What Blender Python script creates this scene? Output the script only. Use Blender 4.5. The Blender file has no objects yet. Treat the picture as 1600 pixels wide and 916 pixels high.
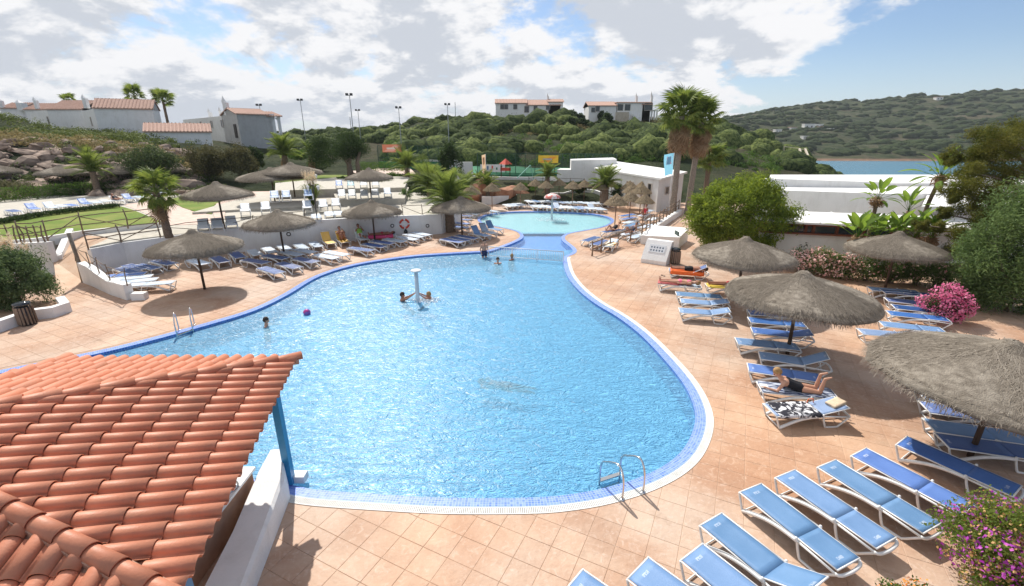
import bpy, bmesh, math, random
import numpy as np
from mathutils import Vector, Matrix, noise
from mathutils.geometry import tessellate_polygon
S = bpy.context.scene; COL = S.collection
R = math.radians; rnd = random.Random(7); NR = np.random.RandomState(5)
# ------------------------------------------------------------ camera
FPX, HOR, CH = 720.0, 215.0, 6.9
TH = math.atan((458-HOR)/FPX)
cd = bpy.data.cameras.new('camera'); cam = bpy.data.objects.new('camera', cd); COL.objects.link(cam)
cam.location = (0, 0, CH); cam.rotation_euler = (math.pi/2-TH, 0, 0)
cd.sensor_width = 36; cd.lens = FPX/1600*36; cd.clip_start = .1; cd.clip_end = 20000
S.camera = cam
# ------------------------------------------------------------ light
SUN_EL = R(49); SUN_AZ = math.atan2(-.38, .925)          # towards the sun: left of straight ahead
world = bpy.data.worlds.new('World'); S.world = world; world.use_nodes = True
S.view_settings.view_transform = 'Standard'; S.view_settings.look = 'None'
S.view_settings.exposure = 0.14; S.view_settings.gamma = 1; S.view_settings.use_curve_mapping = False
sl = bpy.data.lights.new('sun', 'SUN'); sl.energy = 4.9; sl.angle = R(.5); sl.color = (1, .955, .88)
so = bpy.data.objects.new('sun', sl); COL.objects.link(so)
sdir = Vector((math.sin(SUN_AZ)*math.cos(SUN_EL), math.cos(SUN_AZ)*math.cos(SUN_EL), math.sin(SUN_EL)))
so.rotation_euler = sdir.to_track_quat('Z', 'Y').to_euler()
def build_world():
    nt = world.node_tree; N = nt.nodes; L = nt.links; N.clear()
    out = N.new('ShaderNodeOutputWorld'); bg = N.new('ShaderNodeBackground'); bg.inputs[1].default_value = .092
    sky = N.new('ShaderNodeTexSky'); sky.sky_type = 'NISHITA'; sky.sun_disc = False
    sky.sun_elevation = SUN_EL; sky.sun_rotation = SUN_AZ; sky.altitude = 20; sky.air_density = 1; sky.dust_density = .6; sky.ozone_density = 1.5
    def m(op, *a):
        n = N.new('ShaderNodeMath'); n.operation = op
        for i, v in enumerate(a):
            if isinstance(v, (int, float)): n.inputs[i].default_value = v
            else: L.new(v, n.inputs[i])
        return n.outputs[0]
    def sm(v, a, b, c=0, d=1):
        n = N.new('ShaderNodeMapRange'); n.interpolation_type = 'SMOOTHSTEP'; L.new(v, n.inputs[0])
        for i, q in enumerate((a, b, c, d)): n.inputs[i+1].default_value = q
        return n.outputs[0]
    tc = N.new('ShaderNodeTexCoord'); sp = N.new('ShaderNodeSeparateXYZ'); L.new(tc.outputs['Generated'], sp.inputs[0])
    x, y, z = sp.outputs
    zz = m('ADD', m('MAXIMUM', z, 0.0), .36)
    cx = m('DIVIDE', x, zz); cy = m('DIVIDE', y, zz)
    cmb = N.new('ShaderNodeCombineXYZ'); L.new(cx, cmb.inputs[0]); L.new(cy, cmb.inputs[1])
    def nz(scale, det, rough, off=(0, 0, 0), dist=0):
        mp = N.new('ShaderNodeMapping'); L.new(cmb.outputs[0], mp.inputs[0]); mp.inputs[1].default_value = off
        n = N.new('ShaderNodeTexNoise'); L.new(mp.outputs[0], n.inputs[0]); n.inputs['Scale'].default_value = scale
        n.inputs['Detail'].default_value = det; n.inputs['Roughness'].default_value = rough; n.inputs['Distortion'].default_value = dist
        return n.outputs[0]
    n1 = nz(2.0, 10, .60, (3.1, 1.7, 0), .15); n2 = nz(2.0, 10, .60, (3.13, 1.62, .0), .15); n3 = nz(5.5, 7, .6, (7, 2, 0), .2)
    # open sky on the right: clear beyond a slanting edge, and low on the far right
    azr = m('DIVIDE', x, m('MAXIMUM', y, .05))
    el = m('DIVIDE', z, m('MAXIMUM', y, .05))
    edge = m('SUBTRACT', azr, m('MULTIPLY', el, 1.5))       # clear beyond a slanting edge
    edge = m('ADD', edge, m('MULTIPLY', m('SUBTRACT', n3, .5), .35))
    clear = sm(edge, .34, .56, 0, .40)
    right = sm(azr, .86, 1.1, 0, .1)
    base = m('ADD', .095, m('MULTIPLY', sm(azr, -.9, .1, 1, 0), .03))
    cov = m('ADD', m('SUBTRACT', m('SUBTRACT', n1, clear), right), base)
    mask = sm(cov, .48, .57)
    # brightness: thin edges white, thick cores grey
    den = m('ADD', m('MULTIPLY', m('SUBTRACT', n1, n2), 2.2), m('MULTIPLY', m('SUBTRACT', n3, .5), .5))
    core = sm(m('SUBTRACT', cov, m('MULTIPLY', den, .85)), .53, .70)
    mixc = N.new('ShaderNodeMix'); mixc.data_type = 'RGBA'; L.new(core, mixc.inputs[0])
    mixc.inputs[6].default_value = (9.6, 9.6, 9.75, 1); mixc.inputs[7].default_value = (6.2, 6.6, 7.3, 1)
    bl = N.new('ShaderNodeMix'); bl.data_type = 'RGBA'; bl.blend_type = 'MULTIPLY'; bl.inputs[0].default_value = 1
    L.new(sky.outputs[0], bl.inputs[6]); bl.inputs[7].default_value = (1.0, 1.08, 1.2, 1)
    hz = N.new('ShaderNodeMix'); hz.data_type = 'RGBA'; L.new(sm(z, 0.0, .16, .5, 0), hz.inputs[0])
    L.new(bl.outputs[2], hz.inputs[6]); hz.inputs[7].default_value = (6.8, 8.0, 9.4, 1)
    mx = N.new('ShaderNodeMix'); mx.data_type = 'RGBA'; L.new(mask, mx.inputs[0])
    L.new(hz.outputs[2], mx.inputs[6]); L.new(mixc.outputs[2], mx.inputs[7])
    L.new(mx.outputs[2], bg.inputs[0]); L.new(bg.outputs[0], out.inputs[0])
build_world()
# ------------------------------------------------------------ picking points of the place
CT, ST = math.cos(TH), math.sin(TH)
def at(px, py, z=0.0):                                   # point of the place at height z
    v = py-458; t = (CH-z)/(FPX*ST+v*CT); return Vector(((px-800)*t, (FPX*CT-v*ST)*t, z))
def atY(px, py, Y):                                      # point of the place at depth Y
    v = py-458; t = Y/(FPX*CT-v*ST); return Vector(((px-800)*t, Y, CH-(FPX*ST+v*CT)*t))
# ------------------------------------------------------------ materials
MT = {}
def mat(name, c1, c2=None, scale=6, rough=.8, bump=0, bscale=None, det=4, spec=.3, metal=0, island=0, stretch=None, trans=0, objvar=0, sheen=0, coord='Object', dist=0, contrast=(.35, .65), dirt=0, dcol=(.3, .25, .2)):
    if name in MT: return MT[name]
    m = bpy.data.materials.new(name); m.use_nodes = True; nt = m.node_tree; N = nt.nodes; L = nt.links
    p = N['Principled BSDF']; p.inputs['Roughness'].default_value = rough; p.inputs['Metallic'].default_value = metal
    p.inputs['Specular IOR Level'].default_value = spec
    tc = N.new('ShaderNodeTexCoord'); vec = N.new('ShaderNodeNewGeometry').outputs['Position'] if coord == 'World' else tc.outputs[coord]
    if stretch:
        mp = N.new('ShaderNodeMapping'); mp.inputs[3].default_value = stretch; L.new(vec, mp.inputs[0]); vec = mp.outputs[0]
    col = None
    if c2 is not None:
        n = N.new('ShaderNodeTexNoise'); n.inputs['Scale'].default_value = scale; n.inputs['Detail'].default_value = det; n.inputs['Roughness'].default_value = .6
        n.inputs['Distortion'].default_value = dist
        L.new(vec, n.inputs[0]); fac = n.outputs[0]
        mr = N.new('ShaderNodeMapRange'); L.new(fac, mr.inputs[0]); mr.inputs[1].default_value = contrast[0]; mr.inputs[2].default_value = contrast[1]; fac = mr.outputs[0]
        if island:
            g = N.new('ShaderNodeNewGeometry'); mm = N.new('ShaderNodeMix'); mm.inputs[0].default_value = island
            L.new(fac, mm.inputs[2]); L.new(g.outputs['Random Per Island'], mm.inputs[3]); fac = mm.outputs[0]
        mx = N.new('ShaderNodeMix'); mx.data_type = 'RGBA'; L.new(fac, mx.inputs[0])
        mx.inputs[6].default_value = (*c1, 1); mx.inputs[7].default_value = (*c2, 1); col = mx.outputs[2]
    else:
        rgb = N.new('ShaderNodeRGB'); rgb.outputs[0].default_value = (*c1, 1); col = rgb.outputs[0]
    if dirt:                                              # weather stains, fixed to the place
        gp = N.new('ShaderNodeNewGeometry'); dn = N.new('ShaderNodeTexNoise'); dn.inputs['Scale'].default_value = 1.3; dn.inputs['Detail'].default_value = 9; dn.inputs['Roughness'].default_value = .72; dn.inputs['Distortion'].default_value = .5
        mp_ = N.new('ShaderNodeMapping'); mp_.inputs[3].default_value = (1.4, 1.4, .45); L.new(gp.outputs['Position'], mp_.inputs[0]); L.new(mp_.outputs[0], dn.inputs[0])
        dr = N.new('ShaderNodeMapRange'); L.new(dn.outputs[0], dr.inputs[0]); dr.inputs[1].default_value = .50; dr.inputs[2].default_value = .74; dr.inputs[4].default_value = dirt
        dm = N.new('ShaderNodeMix'); dm.data_type = 'RGBA'; L.new(dr.outputs[0], dm.inputs[0]); L.new(col, dm.inputs[6]); dm.inputs[7].default_value = (*dcol, 1); col = dm.outputs[2]
    if objvar:
        oi = N.new('ShaderNodeObjectInfo'); hs = N.new('ShaderNodeHueSaturation'); mr = N.new('ShaderNodeMapRange')
        L.new(oi.outputs['Random'], mr.inputs[0]); mr.inputs[3].default_value = 1-objvar; mr.inputs[4].default_value = 1+objvar
        L.new(mr.outputs[0], hs.inputs['Value']); L.new(col, hs.inputs['Color']); col = hs.outputs[0]
    L.new(col, p.inputs['Base Color'])
    if bump:
        n = N.new('ShaderNodeTexNoise'); n.inputs['Scale'].default_value = bscale or scale*3; n.inputs['Detail'].default_value = 5; L.new(vec, n.inputs[0])
        b = N.new('ShaderNodeBump'); b.inputs['Strength'].default_value = bump; b.inputs['Distance'].default_value = .03
        L.new(n.outputs[0], b.inputs['Height']); L.new(b.outputs[0], p.inputs['Normal'])
    if trans:
        tr = N.new('ShaderNodeBsdfTranslucent'); ms = N.new('ShaderNodeMixShader'); ms.inputs[0].default_value = trans
        hs = N.new('ShaderNodeHueSaturation'); hs.inputs['Value'].default_value = 1.5; hs.inputs['Saturation'].default_value = 1.1; hs.inputs['Hue'].default_value = .485
        L.new(col, hs.inputs['Color']); L.new(hs.outputs[0], tr.inputs[0])
        L.new(p.outputs[0], ms.inputs[1]); L.new(tr.outputs[0], ms.inputs[2]); L.new(ms.outputs[0], N['Material Output'].inputs[0])
    MT[name] = m; return m
white = mat('white render', (.80, .79, .77), (.70, .69, .67), 1.2, .85, .25, 14, spec=.2, det=7, contrast=(.45, .85), dirt=.35, dcol=(.50, .47, .42))
offwhite = mat('cream paving', (.54, .50, .43), (.43, .40, .34), 2.5, .85, .2, 20, det=6)
plastic = mat('white plastic', (.80, .80, .80), (.72, .72, .70), 5, .38, spec=.5)
steel = mat('polished steel', (.62, .62, .62), rough=.18, metal=1)
woodpole = mat('dark wood pole', (.06, .038, .026), (.12, .075, .05), 5, .75, .6, 20, stretch=(8, 8, 1))
rustic = mat('weathered branch', (.16, .11, .075), (.28, .21, .155), 9, .85, .6, 30)
thatch = mat('grey thatch', (.165, .14, .112), (.32, .28, .23), 6, .95, 1.0, 45, det=8, stretch=(1, 1, 2.2), spec=.08, objvar=.1)
straw = mat('thatch straw', (.165, .14, .112), (.37, .325, .27), 12, .95, spec=.08, island=.8, trans=.25, objvar=.08)
straw2 = mat('golden straw', (.25, .19, .12), (.48, .39, .27), 12, .95, spec=.08, island=.7, trans=.2)
darkglass = mat('dark glass', (.03, .035, .04), rough=.1, spec=.6)
terra = mat('pink roof tile far', (.52, .34, .27), (.43, .27, .21), 3, .85, .3, 8)
# ------------------------------------------------------------ mesh helpers
class MB:
    def __init__(s): s.v = []; s.f = []
    def add(s, vs, fs):
        o = len(s.v); s.v += [tuple(v) for v in vs]; s.f += [tuple(i+o for i in f) for f in fs]; return s
    def box(s, c, d, rz=0, ry=0):
        M = Matrix.Rotation(rz, 3, 'Z') @ Matrix.Rotation(ry, 3, 'Y'); c = Vector(c)
        vs = [c+M @ Vector((x*d[0]/2, y*d[1]/2, z*d[2]/2)) for x in (-1, 1) for y in (-1, 1) for z in (-1, 1)]
        return s.add(vs, [(0, 1, 3, 2), (4, 6, 7, 5), (0, 4, 5, 1), (2, 3, 7, 6), (0, 2, 6, 4), (1, 5, 7, 3)])
    def beam(s, a, b, w, h):                              # rectangular bar from a to b
        a = Vector(a); b = Vector(b); d = (b-a).normalized(); up = Vector((0, 0, 1))
        if abs(d.z) > .95: up = Vector((0, 1, 0))
        sd = d.cross(up).normalized()*w/2; u = sd.cross(d).normalized()*h/2
        vs = [p+q for p in (a, b) for q in (-sd-u, sd-u, sd+u, -sd+u)]
        return s.add(vs, [(0, 1, 2, 3), (7, 6, 5, 4), (0, 4, 5, 1), (1, 5, 6, 2), (2, 6, 7, 3), (3, 7, 4, 0)])
    def tube(s, pts, r, n=8, caps=True, closed=False):
        pts = [Vector(p) for p in pts]; m = len(pts); rs = r if isinstance(r, (list, tuple)) else [r]*m
        base = len(s.v); prev = None
        for i, p in enumerate(pts):
            a = pts[i-1] if (i > 0 or closed) else p; b = pts[(i+1) % m] if (i < m-1 or closed) else p
            d = (b-a).normalized()
            if prev is None:
                up = Vector((0, 0, 1)) if abs(d.z) < .9 else Vector((1, 0, 0)); u = d.cross(up).normalized()
            else: u = (prev-d*prev.dot(d)).normalized()
            prev = u; w = d.cross(u)
            for k in range(n):
                t = 2*math.pi*k/n; s.v.append(tuple(p+(u*math.cos(t)+w*math.sin(t))*rs[i]))
        for i in range(m if closed else m-1):
            for k in range(n):
                j = (i+1) % m
                s.f.append((base+i*n+k, base+i*n+(k+1) % n, base+j*n+(k+1) % n, base+j*n+k))
        if caps and not closed:
            s.f.append(tuple(base+k for k in range(n))[::-1]); s.f.append(tuple(base+(m-1)*n+k for k in range(n)))
        return s
    def lathe(s, prof, n=24, c=(0, 0, 0), jit=0, caps=True):
        base = len(s.v); c = Vector(c)
        for r, z in prof:
            for k in range(n):
                t = 2*math.pi*k/n; j = 1+jit*noise.noise(Vector((math.cos(t)*3, math.sin(t)*3, z*5+r)))
                s.v.append(tuple(c+Vector((r*j*math.cos(t), r*j*math.sin(t), z))))
        for i in range(len(prof)-1):
            for k in range(n):
                s.f.append((base+i*n+k, base+i*n+(k+1) % n, base+(i+1)*n+(k+1) % n, base+(i+1)*n+k))
        if caps:
            if prof[0][0] > 1e-4: s.f.append(tuple(base+k for k in range(n))[::-1])
            if prof[-1][0] > 1e-4: s.f.append(tuple(base+(len(prof)-1)*n+k for k in range(n)))
        return s
    def prism(s, poly, z0, z1):                           # poly: list of (x,y); z1 a number or one per corner
        n = len(poly); zs = z1 if isinstance(z1, (list, tuple)) else [z1]*n
        area = sum(poly[i][0]*poly[(i+1) % n][1]-poly[(i+1) % n][0]*poly[i][1] for i in range(n))
        if area < 0: poly = poly[::-1]; zs = zs[::-1]
        vs = [(p[0], p[1], z0) for p in poly]+[(p[0], p[1], z) for p, z in zip(poly, zs)]
        fs = [(i, (i+1) % n, n+(i+1) % n, n+i) for i in range(n)]
        tri = tessellate_polygon([[Vector((p[0], p[1], 0)) for p in poly]])
        for t in tri:
            a, b, c = t
            cr = (Vector(poly[b][:2])-Vector(poly[a][:2])).cross(Vector(poly[c][:2])-Vector(poly[a][:2]))
            if cr < 0: b, c = c, b
            fs.append((n+a, n+b, n+c)); fs.append((c, b, a))
        return s.add(vs, fs)
    def wall(s, pts, th, z0, zt):                          # polyline wall; zt per point
        pts = [Vector((p[0], p[1])) for p in pts]; n = len(pts)
        z0 = z0 if isinstance(z0, (list, tuple)) else [z0]*n; zt = zt if isinstance(zt, (list, tuple)) else [zt]*n
        vs = []
        for i, p in enumerate(pts):
            d = (pts[min(i+1, n-1)]-pts[max(i-1, 0)]).normalized(); nn = Vector((-d.y, d.x))*th/2
            vs += [(p.x-nn.x, p.y-nn.y, z0[i]), (p.x+nn.x, p.y+nn.y, z0[i]), (p.x+nn.x, p.y+nn.y, zt[i]), (p.x-nn.x, p.y-nn.y, zt[i])]
        fs = []
        for i in range(n-1):
            a = 4*i; b = a+4
            for k in range(4): fs.append((a+k, a+(k+1) % 4, b+(k+1) % 4, b+k))
        fs += [(3, 2, 1, 0), tuple(4*(n-1)+k for k in range(4))]
        return s.add(vs, fs)
    def mesh(s, name, m, smooth=False): return np_mesh(name, s.v, s.f, m, smooth)
def np_mesh(name, V, F, m, smooth=False):
    me = bpy.data.meshes.new(name)
    if isinstance(F, np.ndarray):
        V = np.asarray(V, dtype=np.float32); nv = len(V); nf, k = F.shape
        me.vertices.add(nv); me.vertices.foreach_set('co', V.ravel())
        me.loops.add(nf*k); me.loops.foreach_set('vertex_index', F.ravel().astype(np.int32))
        me.polygons.add(nf); me.polygons.foreach_set('loop_start', np.arange(0, nf*k, k, dtype=np.int32))
        me.update(calc_edges=True)
    else:
        me.from_pydata(V, [], F); me.update()
    if m is not None: me.materials.append(m)
    if smooth: me.polygons.foreach_set('use_smooth', [True]*len(me.polygons)); me.update()
    return me
def ob(name, me, parent=None, loc=(0, 0, 0), rot=(0, 0, 0), sc=None, kind=None, label=None, cat=None, group=None):
    if isinstance(me, tuple): me = me[0].mesh(name, me[1], *me[2:])
    o = bpy.data.objects.new(name, me); COL.objects.link(o)
    o.location = loc; o.rotation_euler = rot
    if sc is not None: o.scale = sc if isinstance(sc, (tuple, list)) else (sc, sc, sc)
    if parent: o.parent = parent
    if kind: o['kind'] = kind
    if label: o['label'] = label
    if cat: o['category'] = cat
    if group: o['group'] = group
    return o
def thing(name, label, cat, loc=(0, 0, 0), rz=0, group=None, sc=None):
    return ob(name, None, None, loc, (0, 0, rz) if not isinstance(rz, tuple) else rz, sc, None, label, cat, group)
ORD = 'first second third fourth fifth sixth seventh eighth ninth tenth eleventh twelfth thirteenth fourteenth fifteenth sixteenth seventeenth eighteenth nineteenth twentieth'.split()
def smooth_loop(pts, n=6, closed=True):
    pts = [Vector(p) for p in pts]; out = []; m = len(pts)
    for i in range(m if closed else m-1):
        g = lambda k: pts[k % m] if closed else pts[min(max(k, 0), m-1)]
        p0, p1, p2, p3 = g(i-1), g(i), g(i+1), g(i+2)
        for k in range(n):
            t = k/n; out.append(.5*((2*p1)+(-p0+p2)*t+(2*p0-5*p1+4*p2-p3)*t*t+(-p0+3*p1-3*p2+p3)*t**3))
    if not closed: out.append(pts[-1])
    return out
# leaf clouds -------------------------------------------------
def leaf_cloud(C, Rr, per, size, seed=1, fill=.35, asp=.45, outward=.5, up=.2):
    r = np.random.RandomState(seed); C = np.asarray(C, float).reshape(-1, 3); n = len(C)
    Rr = np.asarray(Rr, float); Rr = np.broadcast_to(Rr if Rr.ndim == 2 else (Rr[:, None] if Rr.ndim == 1 and len(Rr) == n and n != 3 else Rr.reshape(1, -1)), (n, 3))
    N = n*per; d = r.normal(size=(N, 3)); d /= np.linalg.norm(d, axis=1)[:, None]
    rad = (1-fill*r.rand(N)**1.5)*(1+.12*r.randn(N))
    P = np.repeat(C, per, 0)+d*rad[:, None]*np.repeat(Rr, per, 0)
    nrm = d*outward+r.normal(size=(N, 3))*.6; nrm[:, 2] += up; nrm /= np.linalg.norm(nrm, axis=1)[:, None]
    t = np.cross(nrm, r.normal(size=(N, 3))); t /= np.linalg.norm(t, axis=1)[:, None]; b = np.cross(nrm, t)
    s = size*(.6+.8*r.rand(N))[:, None]; t = t*s*.5; b = b*s*asp*.5
    V = np.stack([P-t, P+b-t*.1, P+t, P-b-t*.1], 1).reshape(-1, 3)
    F = np.arange(N*4).reshape(-1, 4); return V, F
def join_np(parts):
    V = np.concatenate([p[0] for p in parts]); o = 0; Fs = []
    for v, f in parts: Fs.append(f+o); o += len(v)
    return V, np.concatenate(Fs)
def clump_centers(n, rx, ry, rz, seed, low=-.6, r0=.55):
    r = np.random.RandomState(seed); out = []
    while len(out) < n:
        d = r.normal(size=3); d /= np.linalg.norm(d)
        if d[2] < low: continue
        q = d*(r0+(1-r0)*r.rand()**.6); out.append(q*np.array([rx, ry, rz]))
    return np.array(out)
def leafmat(name, c1, c2, trans=.35, rough=.7): return mat(name, c1, c2, .8, rough, island=.6, trans=trans, spec=.12, coord='Object')
lf_olive = leafmat('olive leaves', (.045, .075, .03), (.10, .13, .055), .3)
lf_dark = leafmat('dark leaves', (.02, .04, .015), (.06, .095, .03), .3)
lf_hedge = leafmat('hedge leaves', (.04, .09, .02), (.11, .19, .04), .4)
lf_bright = leafmat('bright feathery leaves', (.06, .11, .02), (.27, .34, .06), .4)
lf_pine = leafmat('pine needles', (.05, .075, .015), (.18, .17, .04), .35)
lf_grey = leafmat('grey green leaves', (.08, .14, .045), (.18, .25, .10), .4)
lf_scrub = leafmat('scrub leaves', (.035, .06, .02), (.13, .16, .055), .35)
lf_palm = leafmat('palm leaf', (.07, .12, .03), (.25, .30, .08), .45, .5)
lf_dead = leafmat('dead palm leaf', (.22, .14, .08), (.40, .28, .17), .3, .9)
bark = mat('bark', (.16, .12, .09), (.27, .21, .16), 6, .9, .8, 18, stretch=(3, 3, 1))
greybark = mat('grey palm bark', (.16, .13, .105), (.40, .34, .28), 9, .95, 1, 24, stretch=(1, 1, 5))
palmbark = mat('palm bark', (.12, .085, .06), (.30, .22, .16), 10, .95, 1, 22, stretch=(1, 1, 4))
# ============================================================ SETTING: pool, deck, terrain
WL = -.12                                                 # water level
px_out = [(455,757),(500,765),(600,772),(700,777),(820,777),(880,773),(940,763),(1000,745),(1045,722),(1072,695),(1086,660),(1083,630),(1066,596),(1035,558),
          (1000,522),(965,495),(930,474),(903,452),(886,430),(880,410),(881,401),(893,395),(894,389),(885,381),(878,375),(878,369),(888,364),(915,359),(940,354),(954,347),(950,340),(925,334.5),(880,331.5),
          (840,330.5),(795,331.5),(765,335),(751,341),(755,348),(775,353),(800,358),(814,363),(818,370),(808,377),(785,386),(764,392.5),(735,394.5),(700,396.5),(640,401),(560,413),(500,431),(450,460),
          (400,484),(330,506),(200,541),(100,563),(0,583),(-110,606)]
POOL = [at(x, y) for x, y in px_out]+[Vector((-20.5, 10.2, 0)), Vector((-18, 8.7, 0)), Vector((-13, 8.3, 0)), Vector((-9, 8.15, 0)), Vector((-6.2, 8.1, 0)), Vector((-5.2, 8.0, 0))]
P2 = [Vector((p.x, p.y)) for p in smooth_loop([Vector((p.x, p.y)) for p in POOL], 5)]
if sum(P2[i].x*P2[(i+1) % len(P2)].y-P2[(i+1) % len(P2)].x*P2[i].y for i in range(len(P2))) < 0: P2.reverse()
P2A = np.array([(p.x, p.y) for p in P2])
def offs(loop, d):                                        # outward offset of a ccw loop
    n = len(loop); out = []
    for i in range(n):
        t = (loop[(i+1) % n]-loop[i-1]).normalized(); out.append(loop[i]+Vector((t.y, -t.x))*d)
    return out
def inside(q, A=P2A):
    x, y = q; a = A; b = np.roll(A, -1, 0)
    c = (a[:, 1] > y) != (b[:, 1] > y)
    xs = a[:, 0]+(y-a[:, 1])/(b[:, 1]-a[:, 1]+1e-12)*(b[:, 0]-a[:, 0])
    return bool(np.sum(c & (x < xs)) % 2)
O1 = offs(P2, .26); O2 = offs(P2, .44)
O1A = np.array([(p.x, p.y) for p in O1])
# grout bed under the slabs, with the pool cut out
bed_mat = mat('paving joint', (.42, .28, .19), (.50, .36, .26), 3, .9)
def sheet(outer, holes, z, m, name, kind='structure', parent=None):
    lists = [[Vector((p[0], p[1], 0)) for p in outer]]+[[Vector((p[0], p[1], 0)) for p in h] for h in holes]
    tri = tessellate_polygon(lists); vs = [(p.x, p.y, z) for l in lists for p in l]; fs = []
    for a, b, c in tri:
        A, B, C = vs[a], vs[b], vs[c]
        if (B[0]-A[0])*(C[1]-A[1])-(B[1]-A[1])*(C[0]-A[0]) < 0: b, c = c, b
        fs.append((a, b, c))
    return ob(name, np_mesh(name, vs, fs, m), parent, kind=kind if not parent else None)
deck = sheet([(-60, -12), (60, -12), (60, 52), (-60, 52)], [O1], -.0065, bed_mat, 'pool_deck')
# stamped paving slabs, half a metre square, laid on the slant
slab_mat = mat('terracotta stamped concrete', (.42, .26, .168), (.55, .405, .295), .45, .62, .5, 9, det=9, spec=.35, objvar=.05, coord='Object', dist=.6, contrast=(.38, .62))
def slab_tint():                                          # slab to slab differences and pale worn veins
    nt = slab_mat.node_tree; N = nt.nodes; L = nt.links; p = N['Principled BSDF']; src = p.inputs['Base Color'].links[0].from_socket
    g = N.new('ShaderNodeNewGeometry'); hs = N.new('ShaderNodeHueSaturation'); mr = N.new('ShaderNodeMapRange'); L.new(g.outputs['Random Per Island'], mr.inputs[0])
    mr.inputs[3].default_value = .94; mr.inputs[4].default_value = 1.05; L.new(mr.outputs[0], hs.inputs['Value']); L.new(src, hs.inputs['Color'])
    tc = N.new('ShaderNodeTexCoord'); n = N.new('ShaderNodeTexNoise'); n.inputs['Scale'].default_value = 5.5; n.inputs['Detail'].default_value = 10; n.inputs['Roughness'].default_value = .7; n.inputs['Distortion'].default_value = 1.4
    L.new(tc.outputs['Object'], n.inputs[0]); mr2 = N.new('ShaderNodeMapRange'); L.new(n.outputs[0], mr2.inputs[0]); mr2.inputs[1].default_value = .52; mr2.inputs[2].default_value = .72; mr2.inputs[4].default_value = .75
    mx = N.new('ShaderNodeMix'); mx.data_type = 'RGBA'; L.new(mr2.outputs[0], mx.inputs[0]); L.new(hs.outputs[0], mx.inputs[6]); mx.inputs[7].default_value = (.62, .50, .40, 1)
    n3 = N.new('ShaderNodeTexNoise'); n3.inputs['Scale'].default_value = .16; n3.inputs['Detail'].default_value = 5; L.new(tc.outputs['Object'], n3.inputs[0])
    mr3 = N.new('ShaderNodeMapRange'); L.new(n3.outputs[0], mr3.inputs[0]); mr3.inputs[1].default_value = .40; mr3.inputs[2].default_value = .62
    tn = N.new('ShaderNodeMix'); tn.data_type = 'RGBA'; L.new(mr3.outputs[0], tn.inputs[0]); tn.inputs[6].default_value = (1.06, .93, .84, 1); tn.inputs[7].default_value = (.98, 1.02, 1.10, 1)
    mm = N.new('ShaderNodeMix'); mm.data_type = 'RGBA'; mm.blend_type = 'MULTIPLY'; mm.inputs[0].default_value = 1; L.new(mx.outputs[2], mm.inputs[6]); L.new(tn.outputs[2], mm.inputs[7])
    n4 = N.new('ShaderNodeTexNoise'); n4.inputs['Scale'].default_value = .9; n4.inputs['Detail'].default_value = 10; n4.inputs['Roughness'].default_value = .75; L.new(tc.outputs['Object'], n4.inputs[0])
    mr4 = N.new('ShaderNodeMapRange'); L.new(n4.outputs[0], mr4.inputs[0]); mr4.inputs[1].default_value = .56; mr4.inputs[2].default_value = .70; mr4.inputs[4].default_value = .45
    st = N.new('ShaderNodeMix'); st.data_type = 'RGBA'; L.new(mr4.outputs[0], st.inputs[0]); L.new(mm.outputs[2], st.inputs[6]); st.inputs[7].default_value = (.24, .145, .09, 1)
    L.new(st.outputs[2], p.inputs['Base Color'])
slab_tint()
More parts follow.
